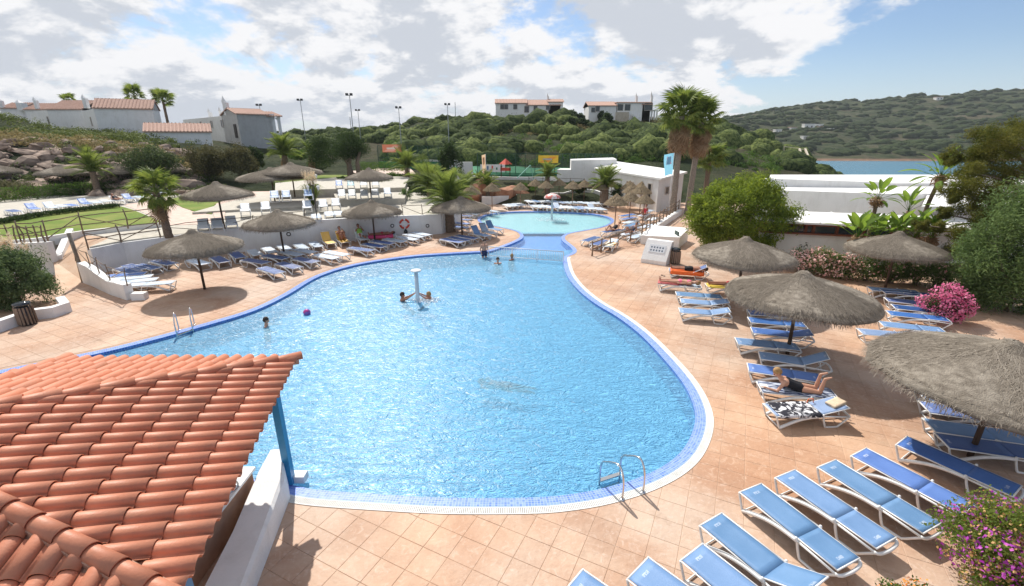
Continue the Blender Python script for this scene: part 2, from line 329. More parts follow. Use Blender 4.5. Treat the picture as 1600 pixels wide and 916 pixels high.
def build_slabs():
    a = R(-26.3); e1 = Vector((math.cos(a), math.sin(a))); e2 = Vector((-math.sin(a), math.cos(a))); o0 = at(931, 807).xy; SZ = .51
    cells = []; stuffV = []; stuffF = []
    o2a = np.array([(p.x, p.y) for p in O2]); n = len(O2)
    def cell(i, j):
        g = .0035
        q = [o0+e1*(SZ*(i+u))+e2*(SZ*(j+v)) for u, v in ((0, 0), (1, 0), (1, 1), (0, 1))]
        c = (q[0]+q[2])/2
        d2 = np.hypot(o2a[:, 0]-c.x, o2a[:, 1]-c.y); k = int(np.argmin(d2))
        q = [o0+e1*(SZ*(i+u)+(g if u == 0 else -g))+e2*(SZ*(j+v)+(g if v == 0 else -g)) for u, v in ((0, 0), (1, 0), (1, 1), (0, 1))]
        if d2[k] < .75 or True:
            t = (O2[(k+1) % n]-O2[k-1]).normalized(); nn = Vector((t.y, -t.x)); p0 = O2[k]
            if d2[k] < .75:
                out = []
                for m in range(len(q)):
                    A = q[m]; B = q[(m+1) % len(q)]; da = (A-p0).dot(nn)-.012; db = (B-p0).dot(nn)-.012
                    if da >= 0: out.append(A)
                    if (da >= 0) != (db >= 0): out.append(A+(B-A)*(da/(da-db)))
                if len(out) < 3: return None
                q = out
            elif inside((c.x, c.y), o2a): return None
        return q
    def geom(q):
        c = sum(q, Vector((0, 0)))/len(q); m = len(q); b = .007
        inn = [p+(c-p).normalized()*b*1.3 for p in q]
        dz = rnd.uniform(-.0015, .0015)
        V = [(p.x, p.y, -.009) for p in q]+[(p.x, p.y, -.005+dz) for p in q]+[(p.x, p.y, dz) for p in inn]
        F = [(k, (k+1) % m, m+(k+1) % m, m+k) for k in range(m)]+[(m+k, m+(k+1) % m, 2*m+(k+1) % m, 2*m+k) for k in range(m)]+[tuple(range(2*m, 3*m))]
        return c, V, F
    for i in range(-75, 85):
        for j in range(-60, 125):
            c = o0+e1*(SZ*(i+.5))+e2*(SZ*(j+.5))
            if not (-1 < c.y < 51.5 and abs(c.x) < 4+c.y*1.25): continue
            if c.y > 24 and (c.x < -17): continue
            q = cell(i, j)
            if q is None: continue
            cells.append((c.length_squared, q))
    cells.sort(key=lambda t: t[0] if t[1][0].y > 3.9 and abs(t[1][0].x) < t[1][0].y*1.05+.6 else 1e9)
    for k, (dd, q) in enumerate(cells):
        c, V, F = geom(q)
        if k < 300:
            ob('paving_slab', np_mesh('paving_slab', V, F, slab_mat), deck)
        else:
            o = len(stuffV); stuffV.extend(V); stuffF.extend(tuple(x+o for x in f) for f in F)
    s = ob('paving', np_mesh('paving', stuffV, stuffF, slab_mat), deck); s['kind'] = 'stuff'
build_slabs()
far_deck = mat('terracotta far paving', (.52, .32, .20), (.60, .43, .30), 1.4, .7, .3, 12, det=8)
sheet([(-30, 39.6), (60, 39.6), (60, 52), (-30, 52)], [[p for p in O1 if p.y > 39.7]], -.003, far_deck, 'paved_ground') if False else None
# basin
def tile_mat(name, c1, c2, grout, sz=.06, rough=.25):
    m = bpy.data.materials.new(name); m.use_nodes = True; nt = m.node_tree; N = nt.nodes; L = nt.links; p = N['Principled BSDF']
    uv = N.new('ShaderNodeTexCoord'); b = N.new('ShaderNodeTexBrick'); b.offset = 0; L.new(uv.outputs['UV'], b.inputs[0])
    b.inputs['Color1'].default_value = (*c1, 1); b.inputs['Color2'].default_value = (*c2, 1); b.inputs['Mortar'].default_value = (*grout, 1)
    b.inputs['Scale'].default_value = 1; b.inputs['Brick Width'].default_value = sz; b.inputs['Row Height'].default_value = sz; b.inputs['Mortar Size'].default_value = sz*.09
    L.new(b.outputs[0], p.inputs[0]); p.inputs['Roughness'].default_value = rough; MT[name] = m; return m
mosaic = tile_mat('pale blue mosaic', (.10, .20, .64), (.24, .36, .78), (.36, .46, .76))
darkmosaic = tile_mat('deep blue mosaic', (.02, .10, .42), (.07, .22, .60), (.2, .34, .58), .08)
floor_m = mat('pool floor tiles', (.13, .54, .86), (.17, .60, .90), 2, .5)
neck_m = mat('lavender blue floor tiles', (.30, .50, .90), (.40, .60, .95), 6, .5)
kid_m = mat('pale cyan floor tiles', (.68, .95, .96), (.6, .93, .96), 2, .5)
def ring(name, A, B, za, zb, m, parent=None, kind='structure'):
    n = len(A); V = []; 
    for p, q in zip(A, B): V += [(p.x, p.y, za), (q.x, q.y, zb)]
    F = [(2*i, 2*i+1, 2*((i+1) % n)+1, 2*((i+1) % n)) for i in range(n)]
    me = np_mesh(name, V, F, m); uv = me.uv_layers.new(name='UVMap'); L = [0]
    for i in range(n): L.append(L[-1]+(A[(i+1) % n]-A[i]).length)
    w = max(abs(za-zb), (A[0]-B[0]).length)
    data = []
    for i in range(n): data += [L[i], 0, L[i], w, L[i+1], w, L[i+1], 0]
    uv.data.foreach_set('uv', data)
    return ob(name, me, parent, kind=None if parent else kind)
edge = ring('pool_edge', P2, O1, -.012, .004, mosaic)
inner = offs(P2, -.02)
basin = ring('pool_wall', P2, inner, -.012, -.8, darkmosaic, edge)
# dry rim course of deep blue mosaic where the far side shows
# floor in three depths
YA, YB = 29.6, 35.6
def split(loop, lo, hi):
    out = []; n = len(loop)
    def clip(ps, y, keep_above):
        o = []
        for i in range(len(ps)):
            A, B = ps[i], ps[(i+1) % len(ps)]; ia = (A.y >= y) == keep_above; ib = (B.y >= y) == keep_above
            if ia: o.append(A)
            if ia != ib: o.append(A+(B-A)*((y-A.y)/(B.y-A.y)))
        return o
    p = loop
    if lo is not None: p = clip(p, lo, True)
    if hi is not None: p = clip(p, hi, False)
    return p
sheet(split(P2, None, YA), [], -.75, floor_m, 'pool_floor')
sheet(split(P2, YA, YB), [], -.42, neck_m, 'step_floor')
sheet(split(P2, YB, None), [], -.22, kid_m, 'paddling_pool_floor')
x0, x1 = min(p.x for p in split(P2, YA-.05, YA+.05)), max(p.x for p in split(P2, YA-.05, YA+.05))
ob('floor_step', (MB().add([(x0, YA, -.75), (x1, YA, -.75), (x1, YA, -.42), (x0, YA, -.42)], [(0, 1, 2, 3)]), floor_m), kind='structure')
def water_material(nm='pool water', dcol=(.27, .66, .95, 1), mixf=.62):
    m = bpy.data.materials.new(nm); m.use_nodes = True; nt = m.node_tree; N = nt.nodes; L = nt.links; N.remove(N['Principled BSDF'])
    tc = N.new('ShaderNodeTexCoord')
    def wv(scale, st, det, dist):
        mp = N.new('ShaderNodeMapping'); mp.inputs[3].default_value = st; L.new(tc.outputs['Object'], mp.inputs[0])
        n = N.new('ShaderNodeTexNoise'); n.inputs['Scale'].default_value = scale; n.inputs['Detail'].default_value = det; n.inputs['Distortion'].default_value = dist; n.inputs['Roughness'].default_value = .6
        L.new(mp.outputs[0], n.inputs[0]); return n.outputs[0]
    a = wv(1.7, (1, 1.9, 1), 3, 1.6); b = wv(4.6, (1, 1.7, 1), 3, 1.2)
    def ridged(v):
        s = N.new('ShaderNodeMath'); s.operation = 'SUBTRACT'; L.new(v, s.inputs[0]); s.inputs[1].default_value = .5
        t = N.new('ShaderNodeMath'); t.operation = 'ABSOLUTE'; L.new(s.outputs[0], t.inputs[0]); return t.outputs[0]
    ad = N.new('ShaderNodeMath'); ad.operation = 'MULTIPLY_ADD'; L.new(ridged(b), ad.inputs[0]); ad.inputs[1].default_value = .55; L.new(ridged(a), ad.inputs[2])
    bp = N.new('ShaderNodeBump'); bp.inputs['Strength'].default_value = 1; bp.inputs['Distance'].default_value = .5; bp.invert = True; L.new(ad.outputs[0], bp.inputs['Height'])
    bg = N.new('ShaderNodeBump'); bg.inputs['Strength'].default_value = 1; bg.inputs['Distance'].default_value = .035; bg.invert = True; L.new(ad.outputs[0], bg.inputs['Height'])
    tr = N.new('ShaderNodeBsdfTransparent'); tr.inputs[0].default_value = (.80, .93, .99, 1)
    df = N.new('ShaderNodeBsdfDiffuse'); df.inputs[0].default_value = dcol; L.new(bp.outputs[0], df.inputs['Normal'])
    gl = N.new('ShaderNodeBsdfGlossy'); gl.inputs['Roughness'].default_value = .26; L.new(bg.outputs[0], gl.inputs['Normal'])
    fr = N.new('ShaderNodeFresnel'); fr.inputs[0].default_value = 1.33
    m1 = N.new('ShaderNodeMixShader'); m1.inputs[0].default_value = mixf; L.new(tr.outputs[0], m1.inputs[1]); L.new(df.outputs[0], m1.inputs[2])
    m2 = N.new('ShaderNodeMixShader'); fm = N.new('ShaderNodeMath'); fm.operation = 'MULTIPLY'; fm.inputs[1].default_value = .6; L.new(fr.outputs[0], fm.inputs[0]); L.new(fm.outputs[0], m2.inputs[0]); L.new(m1.outputs[0], m2.inputs[1]); L.new(gl.outputs[0], m2.inputs[2])
    L.new(m2.outputs[0], N['Material Output'].inputs[0]); return m
sheet(split(P2, None, YA), [], WL, water_material(), 'pool_water')
sheet(split(P2, YA, YB), [], WL, water_material('shallow water', (.24, .50, .90, 1), .35), 'shallow_water')
sheet(split(P2, YB, None), [], WL, water_material('paddling water', (.55, .90, .92, 1), .5), 'paddling_pool_water')
# white overflow grating round the near and right side of the pool
grate_m = mat('white plastic grating', (.82, .81, .77), (.70, .69, .65), 3, .6)
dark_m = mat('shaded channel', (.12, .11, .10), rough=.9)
def grating():
    n = len(P2); idx = [i for i in range(n) if (P2[i].x > -4.7 and P2[i].y < 10) or (P2[i].x > 2.5 and P2[i].y < 27.6)]
    start = next(i for i in idx if (i-1) % n not in idx); seq = []; i = start
    while i in idx: seq.append(i); i = (i+1) % n
    A = [O1[i] for i in seq]; B = [O2[i] for i in seq]
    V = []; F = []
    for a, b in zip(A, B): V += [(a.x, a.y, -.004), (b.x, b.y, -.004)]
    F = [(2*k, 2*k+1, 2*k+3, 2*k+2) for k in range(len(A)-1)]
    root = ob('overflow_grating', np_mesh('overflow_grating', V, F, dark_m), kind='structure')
    for f0, f1, nm in ((0, .10, 'grating_frame'), (.90, 1, 'grating_frame')):
        mb = MB(); V = []
        for a, b in zip(A, B):
            p = a+(b-a)*f0; q = a+(b-a)*f1; V += [(p.x, p.y, -.004), (p.x, p.y, .006), (q.x, q.y, .006), (q.x, q.y, -.004)]
        F = [(4*k+m, 4*k+m+1, 4*k+m+5, 4*k+m+4) for k in range(len(A)-1) for m in range(3)]
        mb.add(V, F); ob(nm, (mb, grate_m), root)
    mb = MB(); acc = 0
    for k in range(len(A)-1):
        L = ((A[k+1]-A[k]).length+(B[k+1]-B[k]).length)/2; 
        while acc < L:
            t = acc/L; p = A[k].lerp(A[k+1], t); q = B[k].lerp(B[k+1], t); d = (q-p); p2 = p+d*.08; q2 = p+d*.92
            mb.beam((p2.x, p2.y, 0), (q2.x, q2.y, 0), .024, .008); acc += .036
        acc -= L
    o = ob('grating_bars', (mb, grate_m), root); o['kind'] = 'stuff'
grating()
# ------------------------------------------------------------ upper terraces on the left (solid blocks)
def poly_at(pts, z): return [(at(x, y, z).x, at(x, y, z).y) for x, y in pts]
earth = mat('dry earth', (.20, .15, .09), (.32, .25, .16), .6, .95, .6, 4, det=8)
pinkpave = mat('pink paving', (.55, .40, .33), (.64, .50, .42), 2.2, .8, .3, 16, det=7)
grass_m = mat('lawn soil and grass', (.12, .19, .022), (.24, .25, .06), .45, .95, .7, 30, det=9, contrast=(.4, .68))
T1 = 1.45
def wtop(px, py, Y): return atY(px, py, Y)
WALLPX = [(150,428),(200,416),(260,407),(330,398),(400,391),(480,383),(560,375),(630,369),(690,365)]
WB = [at(x, y).xy for x, y in WALLPX]
back = [(-60, 52), (-12, 52), (-3.5, 47), (-4.6, 38)]
ob('upper_terrace', (MB().prism([(p.x, p.y+.1) for p in WB]+[(-4.6, 38), (-5.5, 45), (-7, 49), (-60, 49), (-60, 24.6), (-25.2, 24.6), (-26.4, 27.2), (-23.0, 25.9)], -.5, T1), offwhite), kind='structure')
RA, RB = at(90, 460).xy, at(131, 441).xy
ob('ramp', (MB().prism([tuple(RA), tuple(RB), (WB[0].x, WB[0].y), (-23.0, 25.95), (-26.3, 27.25), (-24.2, 23.6)], -.3, [.004, .004, .6, 1.47, 1.47, .75]), far_deck), kind='structure')
def pad(name, pts, z, m, th=.12, kind='structure'): return ob(name, (MB().prism(poly_at(pts, z), z-th, z), m), kind=kind)
pad('lower_lawn', [(-220,356),(0,346),(60,336),(120,328),(187,322),(205,327),(235,339),(258,349),(245,354),(200,358),(130,366),(60,378),(0,384),(-220,410)], T1+.05, grass_m, .3)
pad('middle_lawn', [(262,312),(300,303),(345,296),(385,291),(389,297),(360,308),(335,320),(331,334),(310,332),(285,324)], T1+.05, grass_m, .3)
pad('path', [(185,314),(258,308),(300,330),(330,336),(338,345),(320,350),(262,352),(236,337),(206,325),(188,318)], T1+.02, pinkpave, .3)
pad('lounger_terrace', [(-220,345),(-220,318),(0,318),(100,312),(215,306),(300,294),(380,284),(384,290),(340,295),(262,310),(190,320),(100,330),(0,345)], T1+.04, offwhite, .3)
pad('pink_terrace', [(332,330),(338,318),(364,308),(392,298),(396,290),(420,282),(520,270),(522,282),(470,290),(430,300),(404,311),(372,318),(352,330),(350,342),(336,342)], T1+.06, pinkpave, .3)
# tiers
def tier(name, front, backp, z):
    pad(name, front+backp, z, offwhite, 1.2)
tier('lower_tier', [(300,332),(380,327),(460,324),(530,318),(632,314)], [(640,300),(540,298),(440,300),(370,312)], 1.62)
tier('middle_tier', [(526,312),(580,311),(632,310)], [(640,290),(540,290),(520,300)], 1.95)
tier('upper_tier', [(430,298),(500,296),(580,294),(632,293)], [(640,276),(540,276),(430,286)], 2.35)
pad('upper_lawn', [(420,276),(470,266),(530,262),(552,270),(548,278),(500,282),(430,285)], 2.3, grass_m, .9)
pad('promenade', [(380,268),(450,255),(520,252),(640,262),(650,272),(560,272),(530,262),(470,266),(400,280)], 2.4, pinkpave, 1.2)
# ------------------------------------------------------------ heightfield terrain to the horizon
def zt(py, Y): return atY(800, py, Y).z
SEA = -8.0
PROF = {
 -900: [(30,-3),(44,1.2),(46,1.4),(52,7.5),(75,11),(140,12),(400,2),(1500,-12)],
 -200: [(30,-3),(44,1.2),(46,1.4),(55,8.2),(75,zt(182,75)),(140,11),(400,2),(1500,-12)],
 0:    [(30,-3),(44,1.2),(46,1.4),(50,3.2),(56,zt(226,56)),(60,zt(212,60)),(72,zt(186,72)),(110,9),(200,7),(400,-12),(1500,-12)],
 110:  [(30,-3),(44,1.2),(47,1.5),(50,3.2),(57,zt(228,57)),(62,zt(216,62)),(80,zt(208,80)),(200,7),(400,-12),(1500,-12)],
 220:  [(30,-3),(44,1.2),(48,1.5),(52,2.8),(58,zt(236,58)),(64,zt(220,64)),(80,zt(212,80)),(200,7),(400,-12),(1500,-12)],
 300:  [(30,-3),(44,1.2),(50,1.6),(58,3.2),(66,zt(226,66)),(85,zt(216,85)),(200,6),(400,-12),(1500,-12)],
 430:  [(30,-3),(46,1.2),(55,1.9),(70,2.6),(85,zt(232,85)),(110,4.2),(150,zt(212,150)),(200,5),(400,-12),(1500,-12)],
 560:  [(30,-3),(47,1.2),(58,2.2),(72,2.6),(88,3.0),(110,4.8),(150,zt(208,150)),(190,zt(203,190)),(260,4),(420,-12),(1500,-12)],
 700:  [(30,-3),(50,-.2),(53,.9),(60,1.6),(86,1.8),(100,4),(130,9),(165,zt(187,165)),(260,4),(420,-12),(1500,-12)],
 800:  [(30,-3),(50,-.2),(53,.9),(60,1.6),(86,1.8),(100,5),(125,9.5),(148,zt(183,148)),(175,zt(181,175)),(300,0),(450,-12),(1500,-12)],
 900:  [(30,-3),(50,-.2),(54,.7),(60,1.4),(84,1.8),(95,4.5),(118,9),(138,zt(186,138)),(165,zt(183,165)),(300,-4),(450,-12),(1500,-12)],
 1000: [(30,-3),(50,-.2),(54,.5),(66,1.0),(80,1.8),(92,4),(112,8),(130,zt(192,130)),(158,zt(187,158)),(220,-2),(300,-12),(1500,-12)],
 1075: [(30,-3),(50,-.2),(54,.2),(70,1.0),(90,3.5),(112,6.8),(130,zt(196,130)),(150,zt(194,150)),(190,-2),(240,-12),(1500,-12)],
 1130: [(30,-3),(50,-.3),(66,.2),(90,2.8),(112,6.0),(130,zt(205,130)),(150,4),(180,-6),(230,-12),(330,-10),(350,-6),(500,22),(700,zt(184,700)),(1500,10)],
 1200: [(30,-3),(50,-.4),(66,-.3),(88,1.6),(105,4),(122,zt(222,122)),(138,2),(165,-8),(200,-12),(318,-12),(326,-7.0),(420,3),(560,30),(700,zt(172,700)),(1500,10)],
 1250: [(30,-3),(50,-.5),(66,-1),(86,.4),(102,2.4),(114,zt(240,114)),(125,0),(145,-9),(200,-12),(318,-12),(326,-6.6),(420,4),(560,30),(690,zt(164,690)),(1500,10)],
 1310: [(30,-3),(50,-.5),(66,-2),(84,-1.0),(95,-1.3),(103,-5),(115,-9),(200,-12),(316,-12),(324,-6.6),(400,3),(520,22),(680,zt(159,680)),(1500,10)],
 1400: [(30,-3),(50,-.5),(66,-3),(80,-7),(92,-10),(200,-12),(314,-12),(322,-6.8),(360,1),(420,3.5),(520,24),(660,zt(151,660)),(1500,10)],
 1450: [(30,-3),(50,-.5),(66,-3),(80,-7),(92,-10),(200,-12),(314,-12),(322,-6.8),(360,1),(420,4.5),(520,28),(650,zt(149,650)),(1500,12)],
 1530: [(30,-3),(50,-.5),(66,-3),(80,-7),(92,-10),(200,-12),(314,-12),(322,-6.8),(360,2),(420,7),(520,32),(640,zt(143,640)),(1500,12)],
 1620: [(30,-3),(50,-.5),(66,-3),(80,-7),(92,-10),(200,-12),(314,-12),(322,-6.8),(360,4),(420,12),(520,38),(630,zt(138,630)),(1500,12)],
 2400: [(30,-3),(50,-.5),(66,-3),(80,-7),(92,-10),(200,-12),(314,-12),(322,-6.8),(360,8),(420,20),(520,48),(630,74),(1500,12)],
}
PK = sorted(PROF)
def th(X, Y):                                              # terrain height
    u = 800+760*X/max(Y, 1); u = min(max(u, PK[0]), PK[-1])
    for i in range(len(PK)-1):
        if PK[i] <= u <= PK[i+1]: break
    t = (u-PK[i])/(PK[i+1]-PK[i]); t = t*t*(3-2*t)*.5+t*.5
    f = lambda k: float(np.interp(math.log(Y), [math.log(a) for a, _ in PROF[k]], [b for _, b in PROF[k]]))
    z = f(PK[i])*(1-t)+f(PK[i+1])*t
    if Y > 52:
        a = min(1, (Y-52)/40)*(1 if Y < 250 else 3.5); sc = .06 if Y < 250 else .014
        q = Vector((X*sc, Y*sc, 0)); z += a*(noise.noise(q)*1.1+noise.noise(q*2.7)*.6+noise.noise(q*7)*.25)*(1 if Y < 250 else min(1, (z+8)/8) if z > -8 else 0)
    return z
def terrain_material():
    m = bpy.data.materials.new('scrub covered ground'); m.use_nodes = True; nt = m.node_tree; N = nt.nodes; L = nt.links; p = N['Principled BSDF']; p.inputs['Roughness'].default_value = .95; p.inputs['Specular IOR Level'].default_value = .1
    tc = N.new('ShaderNodeTexCoord')
    def nz(s, d=6, w=0, r=.6):
        n = N.new('ShaderNodeTexNoise'); n.inputs['Scale'].default_value = s; n.inputs['Detail'].default_value = d; n.inputs['Distortion'].default_value = w; n.inputs['Roughness'].default_value = r; L.new(tc.outputs['Object'], n.inputs[0]); return n.outputs[0]
    def rmp(v, a, b):
        r = N.new('ShaderNodeMapRange'); L.new(v, r.inputs[0]); r.inputs[1].default_value = a; r.inputs[2].default_value = b; return r.outputs[0]
    def mix(f, a, b):
        x = N.new('ShaderNodeMix'); x.data_type = 'RGBA'; L.new(f, x.inputs[0])
        for i, c in ((6, a), (7, b)):
            if isinstance(c, tuple): x.inputs[i].default_value = (*c, 1)
            else: L.new(c, x.inputs[i])
        return x.outputs[2]
    a = mix(rmp(nz(.11, 10, 0, .7), .42, .58), (.028, .042, .018), (.07, .082, .038))
    b = mix(rmp(nz(.028, 7, .5, .65), .50, .60), a, (.10, .09, .055))
    c = mix(rmp(nz(.3, 6, 0, .7), .62, .72), b, (.17, .14, .095))
    sp = N.new('ShaderNodeSeparateXYZ'); L.new(tc.outputs['Object'], sp.inputs[0])
    shore = mix(rmp(sp.outputs[2], -7.4, -6.3), (.30, .19, .13), c)                       # reddish rock above the waterline
    L.new(shore, p.inputs[0])
    bp = N.new('ShaderNodeBump'); bp.inputs['Strength'].default_value = 1; bp.inputs['Distance'].default_value = 3; L.new(nz(.16, 10, 0, .72), bp.inputs['Height']); L.new(bp.outputs[0], p.inputs['Normal'])
    return m
def build_terrain():
    us = np.concatenate([np.linspace(-900, -100, 30)[:-1], np.linspace(-100, 1700, 330), np.linspace(1700, 2400, 22)[1:]])
    Ys = np.concatenate([np.linspace(30, 46, 4)[:-1], np.linspace(46, 70, 34)[:-1], np.linspace(70, 200, 90)[:-1], np.linspace(200, 330, 22)[:-1], np.linspace(330, 760, 120)[:-1], np.geomspace(760, 1500, 8)])
    V = [((u-800)/760*Y, Y, th((u-800)/760*Y, Y)) for Y in Ys for u in us]
    nu = len(us); F = [(j*nu+i, j*nu+i+1, (j+1)*nu+i+1, (j+1)*nu+i) for j in range(len(Ys)-1) for i in range(nu-1)]
    ob('hills', np_mesh('hills', V, np.array(F), terrain_material(), True), kind='structure')
build_terrain()
def sea_mat():
    m = bpy.data.materials.new('sea water'); m.use_nodes = True; nt = m.node_tree; N = nt.nodes; L = nt.links; p = N['Principled BSDF']
    p.inputs['Base Color'].default_value = (.035, .17, .26, 1); p.inputs['Roughness'].default_value = .22
    tc = N.new('ShaderNodeTexCoord'); n = N.new('ShaderNodeTexNoise'); n.inputs['Scale'].default_value = .5; n.inputs['Detail'].default_value = 8; L.new(tc.outputs['Object'], n.inputs[0])
    b = N.new('ShaderNodeBump'); b.inputs['Strength'].default_value = 1; b.inputs['Distance'].default_value = .6; L.new(n.outputs[0], b.inputs['Height']); L.new(b.outputs[0], p.inputs['Normal']); return m
ob('sea', (MB().add([(-9000, -9000, SEA), (9000, -9000, SEA), (9000, 9000, SEA), (-9000, 9000, SEA)], [(0, 1, 2, 3)]), sea_mat()), kind='structure')
# ============================================================ POOL BAR with tiled roof
tile_m = mat('terracotta roof tile', (.55, .20, .11), (.61, .245, .145), 2.5, .5, .12, 40, spec=.35, objvar=.05, det=9, coord='World', dirt=.5, dcol=(.30, .17, .11))
mortar = mat('roof mortar', (.42, .24, .17), (.52, .34, .25), 8, .95, .5)
bluepaint = mat('blue paint', (.02, .20, .42), (.03, .26, .50), 3, .35, spec=.5)
def build_bar():
    ze = 2.6; C1 = at(465, 562, ze); C4 = at(105, 564, ze); C2 = at(281, 944, ze); A = at(-214, 673, 3.24)
    d = (C2-C1).normalized(); C3 = C2+Vector((d.y, -d.x, 0))*4.9; C3.z = ze
    bar = thing('pool_bar', 'pool bar in the near left corner under a terracotta tile roof, blue post', 'bar', (-5.2, 6.2, 0))
    org = Vector((-5.2, 6.2, 0))
    W = .252; r = .094
    prof = [(-.130, .020), (-.115, .006), (-.098, 0), (-.078, .004)]+[(.025-r*math.cos(t), .006+r*.92*math.sin(t)) for t in [math.pi*k/8 for k in range(9)]]
    def tile_mesh(name, prof, Ln, th=.012, tap=.96):
        V = []; n = len(prof)
        for y, s, lift in ((0, 1.0, .014), (0, 1.0, .014-th), (Ln, tap, 0)):
            V += [(x*s, y-(.0 if lift > .01 else -.002), z*s+lift) for x, z in prof]
        F = [(i, i+1, 2*n+i+1, 2*n+i) for i in range(n-1)]+[(n+i, n+i+1, i+1, i) for i in range(n-1)]
        V += [(x*tap, Ln, z*tap-th) for x, z in prof]; F += [(n+i+1, n+i, 3*n+i, 3*n+i+1) for i in range(n-1)]
        return np_mesh(name, V, F, tile_m, True)
    T = tile_mesh('roof_tile', prof, .50)
    RT = tile_mesh('ridge_tile', [(-.108*math.cos(math.pi*k/10), .108*math.sin(math.pi*k/10)) for k in range(11)], .50, .016, .9)
    cnt = 0; extra = []
    def plane(E0, E1, ex, rest):
        nonlocal cnt
        e = (E1-E0).normalized(); L = (E1-E0).length; n = e.cross(A-E0); n = n if n.z > 0 else -n; n.normalize(); s = n.cross(e); s = s if s.z > 0 else -s
        x = e if e.cross(s).dot(n) > 0 else -e
        av = (A-E0).dot(e); ah = (A-E0).dot(s); nr = int(L/W)
        off = (L-nr*W)/2
        for k in range(nr):
            u = off+(k+.5)*W; lim = ah*(u/av) if u < av else ah*((L-u)/(L-av)); v = -.01; j = 0
            if av < 0: lim = ah*((L-u)/(L-av))
            if av > L: lim = ah*(u/av)
            lim -= .06
            while v < lim-.10:
                ln = min(1.0, (lim-v)/.50+.05)
                P = E0+e*u+s*v+n*.0
                M = Matrix((x, s, n)).transposed()
                M = M @ Matrix.Rotation(-math.atan(.012/ex), 3, 'X')
                M = M @ Matrix.Rotation(rnd.uniform(-.008, .008), 3, 'Z')
                P = P+n*(rnd.uniform(-.003, .003)+.018)
                q = P+s*.3; vis = q.x > -6.8*q.y/7.5-2.2 if True else 0
                scr = Vector(((q.x)/(q.y*CT-(q.z-CH)*ST)*FPX+800, 458-FPX*((q.y*ST+(q.z-CH)*CT)/(q.y*CT-(q.z-CH)*ST)), 0))
                if scr.x > -60 and scr.y < 960 and cnt < 270 and not rest:
                    o = ob('roof_tile', T, bar, P-org, M.to_euler(), (1, ln, 1)); cnt += 1
                else: extra.append((P-org, M.copy(), ln))
                v += ex; j += 1
    plane(C1, C2, .50, False); plane(C1, C4, .50, False); plane(C2, C3, .50, False)
    C5 = C4+(C3-C4)*.5+Vector((-3, 0, 0)); C5.z = ze
    plane(C4, C5, .50, True); plane(C5, C3, .50, True)
    mb = MB()
    TV = [Vector(v.co) for v in T.vertices]; TF = [tuple(p.vertices) for p in T.polygons]
    for P, M, ln in extra: mb.add([P+M @ Vector((v.x, v.y*ln, v.z)) for v in TV], TF)
    o = ob('roof_tiling', np_mesh('roof_tiling', mb.v, mb.f, tile_m, True), bar); o['kind'] = 'stuff'
    for C in (C1, C4, C2, C3, C5):
        a = C+Vector((0, 0, .045)); b = A+Vector((0, 0, .05)); dd = (b-a); L = dd.length; dd.normalize(); sx = dd.cross(Vector((0, 0, 1))).normalized(); nn = sx.cross(dd)
        k = -.08
        while k < L:
            M = Matrix((sx, dd, nn)).transposed() @ Matrix.Rotation(R(-2.0), 3, 'X')
            ob('ridge_tile', RT, bar, a+dd*k+nn*.0-org, M.to_euler()); k += .44
        mo = MB().beam(a-org-Vector((0, 0, .05)), b-org-Vector((0, 0, .05)), .22, .1); ob('ridge_mortar', (mo, mortar), bar)
    rb = MB(); P5 = [C1, C2, C3, C5, C4]
    vs = [tuple(p-org+(A-p)*.035+Vector((0, 0, -.01))) for p in P5]+[tuple(A-org+Vector((0, 0, -.01)))]+[tuple(p-org+(A-p)*.035+Vector((0, 0, -.09))) for p in P5]
    fs = [(i, (i+1) % 5, 5) for i in range(5)]+[(6+i, 6+(i+1) % 5, (i+1) % 5, i) for i in range(5)]+[(10, 9, 8, 7, 6)]
    ob('roof_board', (rb.add(vs, fs), mortar), bar)
    # posts
    for P in (Vector((-4.66, 7.93, 0)), Vector((-9.1, 7.6, 0)), Vector((-3.75, 3.9, 0)), Vector((-8.6, 3.2, 0))):
        ob('post', (MB().prism([(-.07, -.07), (.07, -.07), (.07, .07), (-.07, .07)], 0, 2.52), bluepaint), bar, P-org)
    # low white wall flaring towards the camera
    pts = [((-5.12, 8.2), (-4.90, 8.23), .62), ((-5.04, 7.55), (-4.50, 7.50), .60), ((-4.80, 6.2), (-4.30, 6.35), .48), ((-4.66, 5.0), (-4.10, 5.2), .40), ((-4.62, 3.6), (-4.0, 3.6), .38)]
    V = []
    for (a, b, z) in pts:
        V += [(a[0], a[1], 0), (a[0], a[1], z), (b[0]-.05, b[1], z), (b[0], b[1], z-.06), (b[0]+.02, b[1], 0)]
    F = [(5*i+k, 5*i+(k+1), 5*i+k+6, 5*i+k+5) for i in range(4) for k in range(4)]+[(4, 3, 2, 1, 0), (20, 21, 22, 23, 24)]
    ob('low_wall', (MB().add([Vector(v)-org for v in V], F), white), bar)
    # counter with sink behind the wall
    ct = mat('white counter', (.78, .78, .76), rough=.3, spec=.5)
    ctx = ob('counter', (MB().box(Vector((-5.36, 6.35, .74))-org, (.62, 2.3, .05)), ct), bar)
    ob('cabinet', (MB().box(Vector((-5.38, 6.35, .36))-org, (.55, 2.2, .70)), mat('brown cabinet', (.40, .22, .14), (.48, .28, .18), 4)), bar)
    sk = MB().lathe([(.17, .012), (.15, .01), (.13, -.10), (0, -.11)], 20, Vector((-5.3, 6.9, .765))-org); ob('sink', (sk, steel, True), bar)
    sk = MB().lathe([(.23, .004), (.18, .008), (.165, .003)], 20, Vector((-5.3, 6.9, .765))-org); ob('sink_rim', (sk, steel, True), bar)
    ob('ledge', (MB().box(Vector((-4.55, 8.04, .06))-org, (.34, .22, .16)), white), bar)
build_bar()
